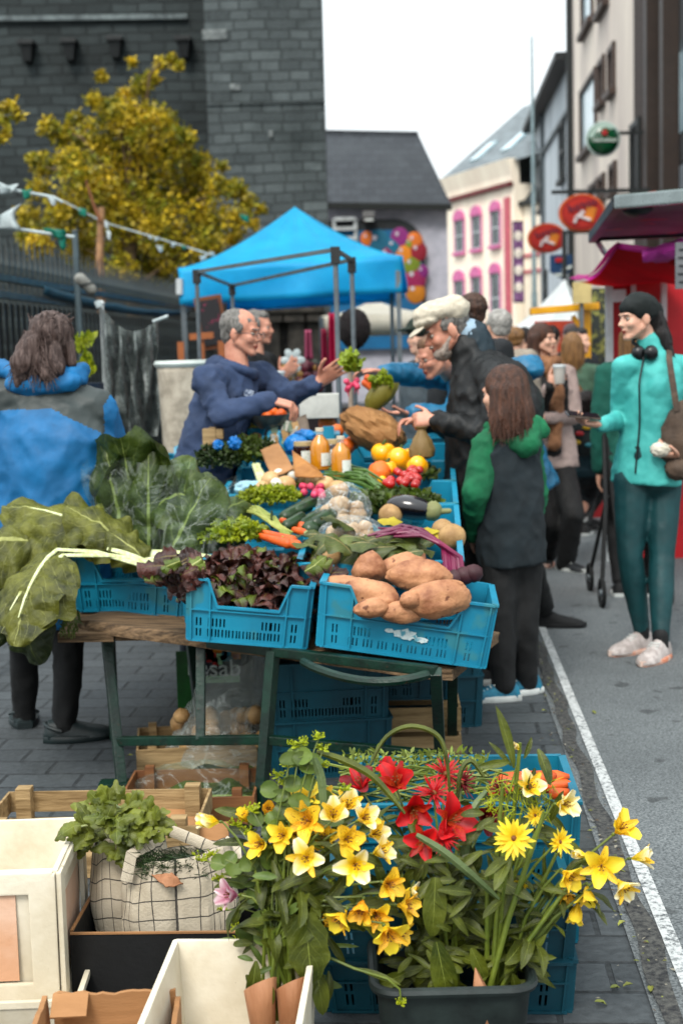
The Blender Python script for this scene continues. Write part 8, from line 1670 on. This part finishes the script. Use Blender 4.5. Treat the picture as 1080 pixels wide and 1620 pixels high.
 # ---- bouquet 2: red
random.seed(202); base2=at(705,1575,2.86); base2.z=.1
t=T('red_bouquet','bouquet of red lilies and spiky red flowers standing in the black bucket','bouquet',V((base2.x,base2.y,.07))); bst=MB(); blf=MB()
for px,py,D,ax,s,mo,mi_,kind,op in((573,1250,3.1,(-.3,-.4,.9),.05,dkr,rdp,'alstro',1),(627,1245,3.0,(-.1,-.7,.7),.052,rdp,rdi,'alstro',1),(651,1275,2.95,(.1,-.9,-.1),.054,rdp,rdi,'alstro',.8),(686,1256,2.98,(0,-.6,.8),.05,rdp,rdp,'spike',1),(704,1226,3.05,(.1,-.5,.9),.055,rdp,rdp,'spike',1),(705,1300,2.88,(.5,-.8,.4),.058,rdp,rdi,'alstro',.9),(671,1328,2.82,(-.2,-1,.1),.048,rdp,rdi,'alstro',1.1),(700,1325,2.84,(.2,-.9,.3),.046,rdp,rdp,'spike',1),(762,1296,2.92,(.3,-.8,.3),.045,dkr,dkr,'alstro',.9),(790,1252,3.05,(.1,-.6,.8),.048,dkr,rdp,'spike',1),(730,1240,3.08,(.1,-.6,.8),.045,dkr,dkr,'spike',1),(612,1228,3.12,(0,-.5,.8),.04,rdp,rdi,'alstro',.7),(603,1290,3.0,(-.4,-.5,.4),.03,dkr,dkr,'alstro',.4)):
 c=at(px,py,D); bloom(t,c,ax,s,mo,mi_,kind,op); pts=stemcurve(base2+V((rr(-.03,.03),rr(-.02,.02),0)),c-V(ax).normalized()*s*.2,.3); bst.tube(pts,[.004,.004,.0035,.003,.0025],6); leafalong(blf,pts,6,.09,.028)
for k in range(190):
 px,py=rr(610,770),rr(1330,1560); px=lerp(px,700,max(0,(py-1430)/260)); c=at(px,py,rr(2.78,3.0)); a=rr(0,6.28); blade(blf,c,V((math.cos(a),-.3,rr(-1,.3))),V((rr(-.4,.4),-.8,.6)),rr(.04,.085),rr(.011,.022),rr(.3,1.2),.15,.05,1.6,4,8,seed=k)
for a_,c_,W_ in(((688,1388,2.78),(686,1476,2.76),.05),((690,1490,2.74),(712,1590,2.74),.052),((745,1500,2.78),(768,1550,2.78),.03),((640,1540,2.8),(600,1560,2.8),.03),((655,1400,2.84),(635,1440,2.84),.03)):p,q=at(*a_),at(*c_); blade(blf,p,q-p,V((.1,-1,.15)),(q-p).length*1.12,W_,.35,.15,.03,1.5,8,12,lambda v:math.sin(PI*min(1,v*.92+.05))**.7)
for pts,W_ in((((585,1212,3.0),(610,1168,3.0),(648,1150,2.98),(690,1163,2.96),(706,1200,2.94),(712,1268,2.92)),.011),(((500,1190,2.85),(545,1205,2.85),(592,1232,2.84),(640,1288,2.82)),.016),(((770,1252,2.9),(745,1290,2.88),(735,1350,2.87),(722,1400,2.9)),.018),(((658,1322,2.76),(700,1348,2.75),(745,1385,2.75),(790,1425,2.77)),.017),(((765,1230,2.98),(745,1205,2.98),(728,1225,2.97),(722,1290,2.96)),.011),(((497,1200,2.8),(508,1235,2.8),(512,1290,2.79)),.018)):
 P3=[at(*q)for q in pts]; n=24
 def cr(v):
  f=v*(len(P3)-1); i=min(int(f),len(P3)-2); u=f-i; p0,p1,p2,p3=P3[max(i-1,0)],P3[i],P3[i+1],P3[min(i+2,len(P3)-1)]; return .5*((2*p1)+(p2-p0)*u+(2*p0-5*p1+4*p2-p3)*u*u+(3*p1-p0-3*p2+p3)*u**3)
 def sf(u,v,W_=W_):p=cr(v); d=(cr(min(1,v+.02))-cr(max(0,v-.02))).normalized(); sd=d.cross(V((0,-1,.3))).normalized(); return p+sd*(u-.5)*W_*(math.sin(PI*min(.97,v*.9+.08))**.5)+V((0,.006*abs(u-.5)*2,0))
 bb=MB(); bb.sheet(sf,4,n); bb.build('blade_leaf',flb if W_>.0165 else flf,t)
bst.build('stems',sto,t); blf.build('foliage',[flf,glf],t)
pw=mat('flower wrap paper',H('b98a68',.88)); a=at(702,1590,2.78); b=MB(); b.tube([V((a.x,2.79,.08)),at(703,1540,2.8)],[.02,.021],16,cap=False); b.build('paper_wrap',pw,t,solid=.002,auto=0)
# ---- bouquet 3: tall green and yellow
random.seed(303); base3=at(775,1585,2.84); base3.z=.1
t=T('tall_bouquet','tall loose bouquet with thick green stems and yellow flowers, right side of the bucket','bouquet',V((base3.x,base3.y,.07))); bst=MB(); blf=MB()
for px,py,D,ax,s,mo,mi_,kind,op in((812,1326,2.72,(-.1,-1,.3),.05,yd,yd,'daisy',1),(834,1250,2.86,(.2,-.8,.6),.045,yo,yi,'alstro',.8),(880,1272,2.84,(.7,-.7,.2),.044,yo,yo,'alstro',.8),(884,1332,2.8,(.5,-.8,.3),.036,yd,yd,'daisy',1),(890,1378,2.8,(.4,-.8,-.2),.045,yd,yi,'alstro',.8),(884,1405,2.84,(.3,-.7,-.5),.04,orp,orp,'alstro',.6),(818,1400,2.86,(0,-.8,.2),.036,yd,yd,'alstro',.6),(950,1369,2.78,(-.15,-1,.2),.05,yd,yi,'alstro',1.15),(972,1318,2.82,(.5,-.6,.7),.047,yd,yi,'alstro',.8),(998,1358,2.86,(.95,-.3,.2),.044,yo,yi,'alstro',.8),(975,1392,2.8,(.5,-.8,-.4),.045,yo,yi,'alstro',.8),(928,1402,2.82,(-.1,-.6,-.8),.042,yd,yi,'alstro',.7),(914,1428,2.84,(-.3,-.4,-.9),.04,yd,yi,'alstro',.5),(926,1352,2.84,(-.9,-.4,.2),.028,yo,yd,'alstro',.25),(822,1185,2.88,(-.6,-.5,.5),.022,yo,yo,'alstro',.3),(845,1290,2.86,(.3,-.9,.3),.03,yd,yd,'daisy',1)):
 c=at(px,py,D); bloom(t,c,ax,s,mo,mi_,kind,op); hub=at(870,1420,2.86)if px>900 else lerp(base3,c,.6); pts=stemcurve(base3+V((rr(-.03,.03),rr(-.02,.02),0)),c-V(ax).normalized()*s*.2,-.1 if px>900 else .2); bst.tube(pts,[.004,.004,.0035,.003,.002],6); leafalong(blf,pts,4,.08,.02)
for x0,y0,x1,y1,r_,D in((778,1560,800,1300,.0062,2.8),(775,1560,860,1285,.006,2.78),(768,1560,795,1240,.006,2.86),(785,1560,880,1350,.005,2.84),(790,1560,822,1175,.0055,2.88),(788,1570,920,1370,.0048,2.8),(770,1560,770,1380,.0055,2.82)):bst.tube([at(x0,y0,D),at(lerp(x0,x1,.35),lerp(y0,y1,.4),D),at(lerp(x0,x1,.7),lerp(y0,y1,.72),D),at(x1,y1,D)],[r_,r_,r_*.9,r_*.7],8)
for a_,c_,W_ in(((812,1215,2.86),(797,1128,2.84),.022),((806,1205,2.86),(762,1212,2.84),.018),((850,1185,2.86),(873,1235,2.82),.024),((845,1215,2.86),(835,1262,2.84),.018),((808,1212,2.88),(779,1175,2.88),.012),((828,1200,2.88),(842,1170,2.88),.012),((800,1510,2.8),(875,1516,2.78),.022),((810,1540,2.78),(824,1600,2.78),.03),((790,1460,2.78),(815,1380,2.8),.02),((798,1525,2.76),(832,1490,2.8),.035)):p,q=at(*a_),at(*c_); blade(blf,p,q-p,V((.3,-.9,.3)),(q-p).length*1.1,W_,.5,.2,.02,1.5,6,10)
for k in range(100):
 px,py=rr(745,900),rr(1250,1570); px=lerp(px,785,max(0,(py-1380)/260)); c=at(px,py,rr(2.8,3.0)); a=rr(0,6.28); blade(blf,c,V((math.cos(a),-.3,rr(-.8,.8))),V((rr(-.4,.4),-.8,.6)),rr(.04,.09),rr(.008,.024),rr(.2,1.2),.15,.04,1.6,3,7,seed=k)
for k in range(160):c=at(rr(765,875),rr(1235,1290),rr(2.84,2.92)); blf.tube([c,c+rdir(.3)*.03],[.0012,.0006],4,1)
bst.build('stems',sto,t); blf.build('foliage',[flf,lgm],t)
b=MB(); b.loft([[at(768,1605,2.76)+V((math.cos(g)*w_,math.sin(g)*w_*.8,z+(.04*math.cos(g-PI)if z>.03 else 0)))for g in[2*PI*j/16 for j in range(16)]]for w_,z in((.024,-.03),(.028,.02),(.02,.06))],cap=False); b.build('paper_wrap',pw,t,solid=.002,auto=0)
# ---- carrots and greens in the top crate
for k,(x0,y0,x1,y1,r_)in enumerate(((780,1240,900,1228,.026),(850,1246,906,1240,.018),(770,1252,830,1246,.024),(868,1256,905,1254,.015),(880,1268,905,1270,.018),(840,1236,880,1226,.02))):
 one('carrot',['longest carrot lying across the top teal crate','thin carrot second from the top at the crate right edge','thick carrot half hidden by the tall bouquet','small carrot third down at the right rim','lowest short carrot at the right rim','carrot lying under the longest one'][k],'carrot',carm,lambda b:b.tube([at(lerp(x0,x1,v),lerp(y0,y1,v),3.5-.02*k)for v in(0,.15,.5,.85,1)],[r_*.5,r_,r_*.9,r_*.7,r_*.2],14,up=(0,0,1)),'carrots in the top teal crate',auto=0)
b=MB(); random.seed(404)
for k in range(120):p=at(rr(530,790),rr(1215,1300),rr(3.35,3.6)); q=p+V((rr(-.15,.15),rr(-.05,.05),rr(-.005,.015))); b.tube([p,lerp(p,q,.5)+V((0,0,rr(0,.02))),q],.0035,5)
for k in range(900):p=at(rr(540,770),rr(1190,1240),rr(3.45,3.65)); blade(b,p,rdir(.4),rdir(),rr(.012,.03),rr(.004,.01),.4,0,.1,1,1,3)
tag(b.build('carrot_greens',mat('carrot greens',H('94a04a',.8),H('6a7a2c',.8),rough=.5,rnd=.4,trans=.2)),'heap of feathery carrot tops in the top teal crate behind the red flowers','greens')
# filler leaves low in crates so that the stack is not empty
# ---- tote bags
m,n_,P_,new_,link_=nmat('checked cotton'); uv=new_('ShaderNodeUVMap'); sp=new_('ShaderNodeSeparateXYZ'); link_(uv.outputs[0],sp.inputs[0]); wn=nz(new_,link_,60,3)
def gl(o,k):return mathn(new_,link_,'LESS_THAN',mathn(new_,link_,'FRACT',mathn(new_,link_,'ADD',mathn(new_,link_,'MULTIPLY',o,k),mathn(new_,link_,'MULTIPLY',wn,.03))),.065)
g_=mathn(new_,link_,'MAXIMUM',gl(sp.outputs[0],22),gl(sp.outputs[1],6)); c_=mixc(new_,link_,ramp(new_,link_,nz(new_,link_,9,5),.35,.7),H('cfc5b2',.9),H('b5aa96',.9)); link_(mixc(new_,link_,mathn(new_,link_,'MULTIPLY',g_,.9),c_,H('26262a',.9)),P_.inputs['Base Color']); P_.inputs['Roughness'].default_value=.9
b_=new_('ShaderNodeBump'); b_.inputs['Strength'].default_value=.5; b_.inputs['Distance'].default_value=.004; link_(nz(new_,link_,160,3),b_.inputs['Height']); link_(b_.outputs[0],P_.inputs['Normal']); check=m; MATS['checked cotton']=m
def tote(label,c,hw,hd,hh,seed,lean=0,handles=()):
 t=T('checked_tote_bag',label,'bag',c,group='checked cotton tote bags'); N=90; b=MB()
 def f(u,v):
  a=u*2*PI-PI/2; k=(.86+.3*math.sin(v*PI*.8)-.12*v); x=math.copysign(abs(math.cos(a))**.7,math.cos(a)); y=math.copysign(abs(math.sin(a))**.7,math.sin(a)); r_=1+.1*n3((math.cos(a)*2,math.sin(a)*2,v*2.5),1,seed)+.05*n3((math.cos(a)*7,math.sin(a)*7,v*3),1,seed)
  return c+V((x*hw*k*r_+lean*v,y*hd*k*r_,v*hh*(1+.1*math.cos(a+.4)+.05*n3((a,0,seed),2))))
 b.sheet(f,N,30); b.build('cloth',check,t,solid=.003)
 for pts in handles:b=MB(); b.tube([at(*q)for q in pts],.014,8,flat=.2,up=(0,-1,.3)); b.build('handle',check,t)
 return t
tote('upright checked cotton bag full of celery, the left one',V((at(206,1480,3.3).x,3.34,.02)),.085,.07,.285,3,handles=(((190,1375,3.28),(200,1350,3.28),(235,1340,3.3)),))
tote('wider slouching checked cotton bag with dill in it, the right one',V((at(285,1480,3.2).x,3.23,.02)),.125,.075,.27,8,handles=(((200,1395,3.15),(208,1352,3.15),(238,1335,3.18)),((270,1314,3.35),(310,1330,3.3),(345,1345,3.25),(365,1365,3.2),(368,1400,3.18)),((355,1330,3.35),(375,1345,3.3),(380,1400,3.2))))
cel=veinmat('celery leaf',H('8c923c',.85),H('5c6822',.8),H('a3ad62',.8),5,rough=.42,rnd=.3,trans=.25,wid=.025); t=T('celery_bunch','leafy celery bunch drooping out of the left checked bag','celery',at(200,1375,3.3)); b=MB(); bs=MB(); random.seed(55); c0=at(212,1372,3.34)
for k in range(34):
 a=rr(0,2*PI); e=at(172+math.cos(a)*rr(15,82),1306+math.sin(a)*rr(8,40),3.3+rr(-.12,.08)); bs.tube([c0+V((rr(-.03,.03),0,0)),lerp(c0,e,.6)+V((0,0,.05)),e],[.005,.004,.0025],6); d=(e-c0).normalized()
 for j in range(5):
  dd=(d+rdir()*.7+V((0,-.2,-.4))).normalized(); blade(b,e+rdir()*.008,dd,V((rr(-.4,.4),-.6,.7)),rr(.035,.06),rr(.028,.046),rr(.3,1.3),-.2,.14,2,8,10,lambda v:(.25+.75*math.sin(PI*min(1,v*.8+.14)))*(1-.32*abs(math.sin(v*9.5))**3)*(1 if v<.95 else .5),seed=k+j)
b.build('leaves',cel,t); bs.build('stalks',rib_w,t)
b=MB(); random.seed(56)
for k in range(1500):
 px,py=rr(222,325),1388-42*math.sin(PI*rr(0,1))*rr(.3,1); p=at(px,py+rr(-6,10),3.2+rr(-.05,.06)); d=V((rr(-1,1),rr(-.6,.1),rr(-.15,.7)))*rr(.012,.04); b.tube([p,p+d*.5+rdir()*.004,p+d],[.0011,.0009,.0005],3)
tag(b.build('dill_bunch',mat('dill green',H('3c5526',.8),H('22381a',.75),rough=.5,rnd=.4)),'dark feathery dill filling the right checked bag','dill')
fold('brown paper sticking out of the dill bag',at(240,1384,3.14),at(272,1380,3.14),at(290,1398,3.13),at(262,1404,3.12),pw,'brown_paper')
# ---- fallen leaves and scraps on the ground
scr=mat('fallen leaf',H('9a9a4a',.85),H('6f7a30',.8),rough=.6,rnd=.4); random.seed(66)
for i,(px,py,l)in enumerate(((1000,1557,'yellowish fallen leaf on the paving near the right bottom corner'),(940,1585,'fallen leaf on the paving right of the crate stack'),(1028,1560,'green scrap by the gutter near the bottom right'),(210,1195,'curled pale leaf on the paving by the left table leg'),(857,1124,'small fallen leaf near the blue trainers'),(215,1193,'second curled pale leaf by the left table leg'),(988,1458,'small leaf on the paving strip beside the white line'),(965,1563,'tiny leaf left of the gutter at the bottom'),(130,1258,'small green scrap on the dark paving at the left'),(935,1125,'pale leaf on the paving beyond the teal crates'))):
 one('fallen_leaf',l,'leaf',scr,lambda b:blade(b,onz(px,py,.012),V((rr(-1,1),rr(-.4,.4),.05)),V((0,0,1)),rr(.02,.035),.014,rr(.2,.9),.3,.1,2,4,6))
b=MB()
for k in range(420):
 d=rr(2.6,9); x=.5+rr(-.05,.04)+(random.random()**4)*rr(-.35,.02); p=st(x,d,.012); blade(b,p,V((rr(-1,1),rr(-1,1),rr(0,.3))),V((0,0,1)),rr(.006,.02),rr(.004,.01),.4,.1,.1,1,2,2,mi=k%3)
tag(b.build('gutter_litter',[scr,mat('grit brown',H('5a4a36')),mat('grit pale',H('8f8b7e'))]),'tiny crumbs and leaf litter along the gutter','litter',kind='stuff')
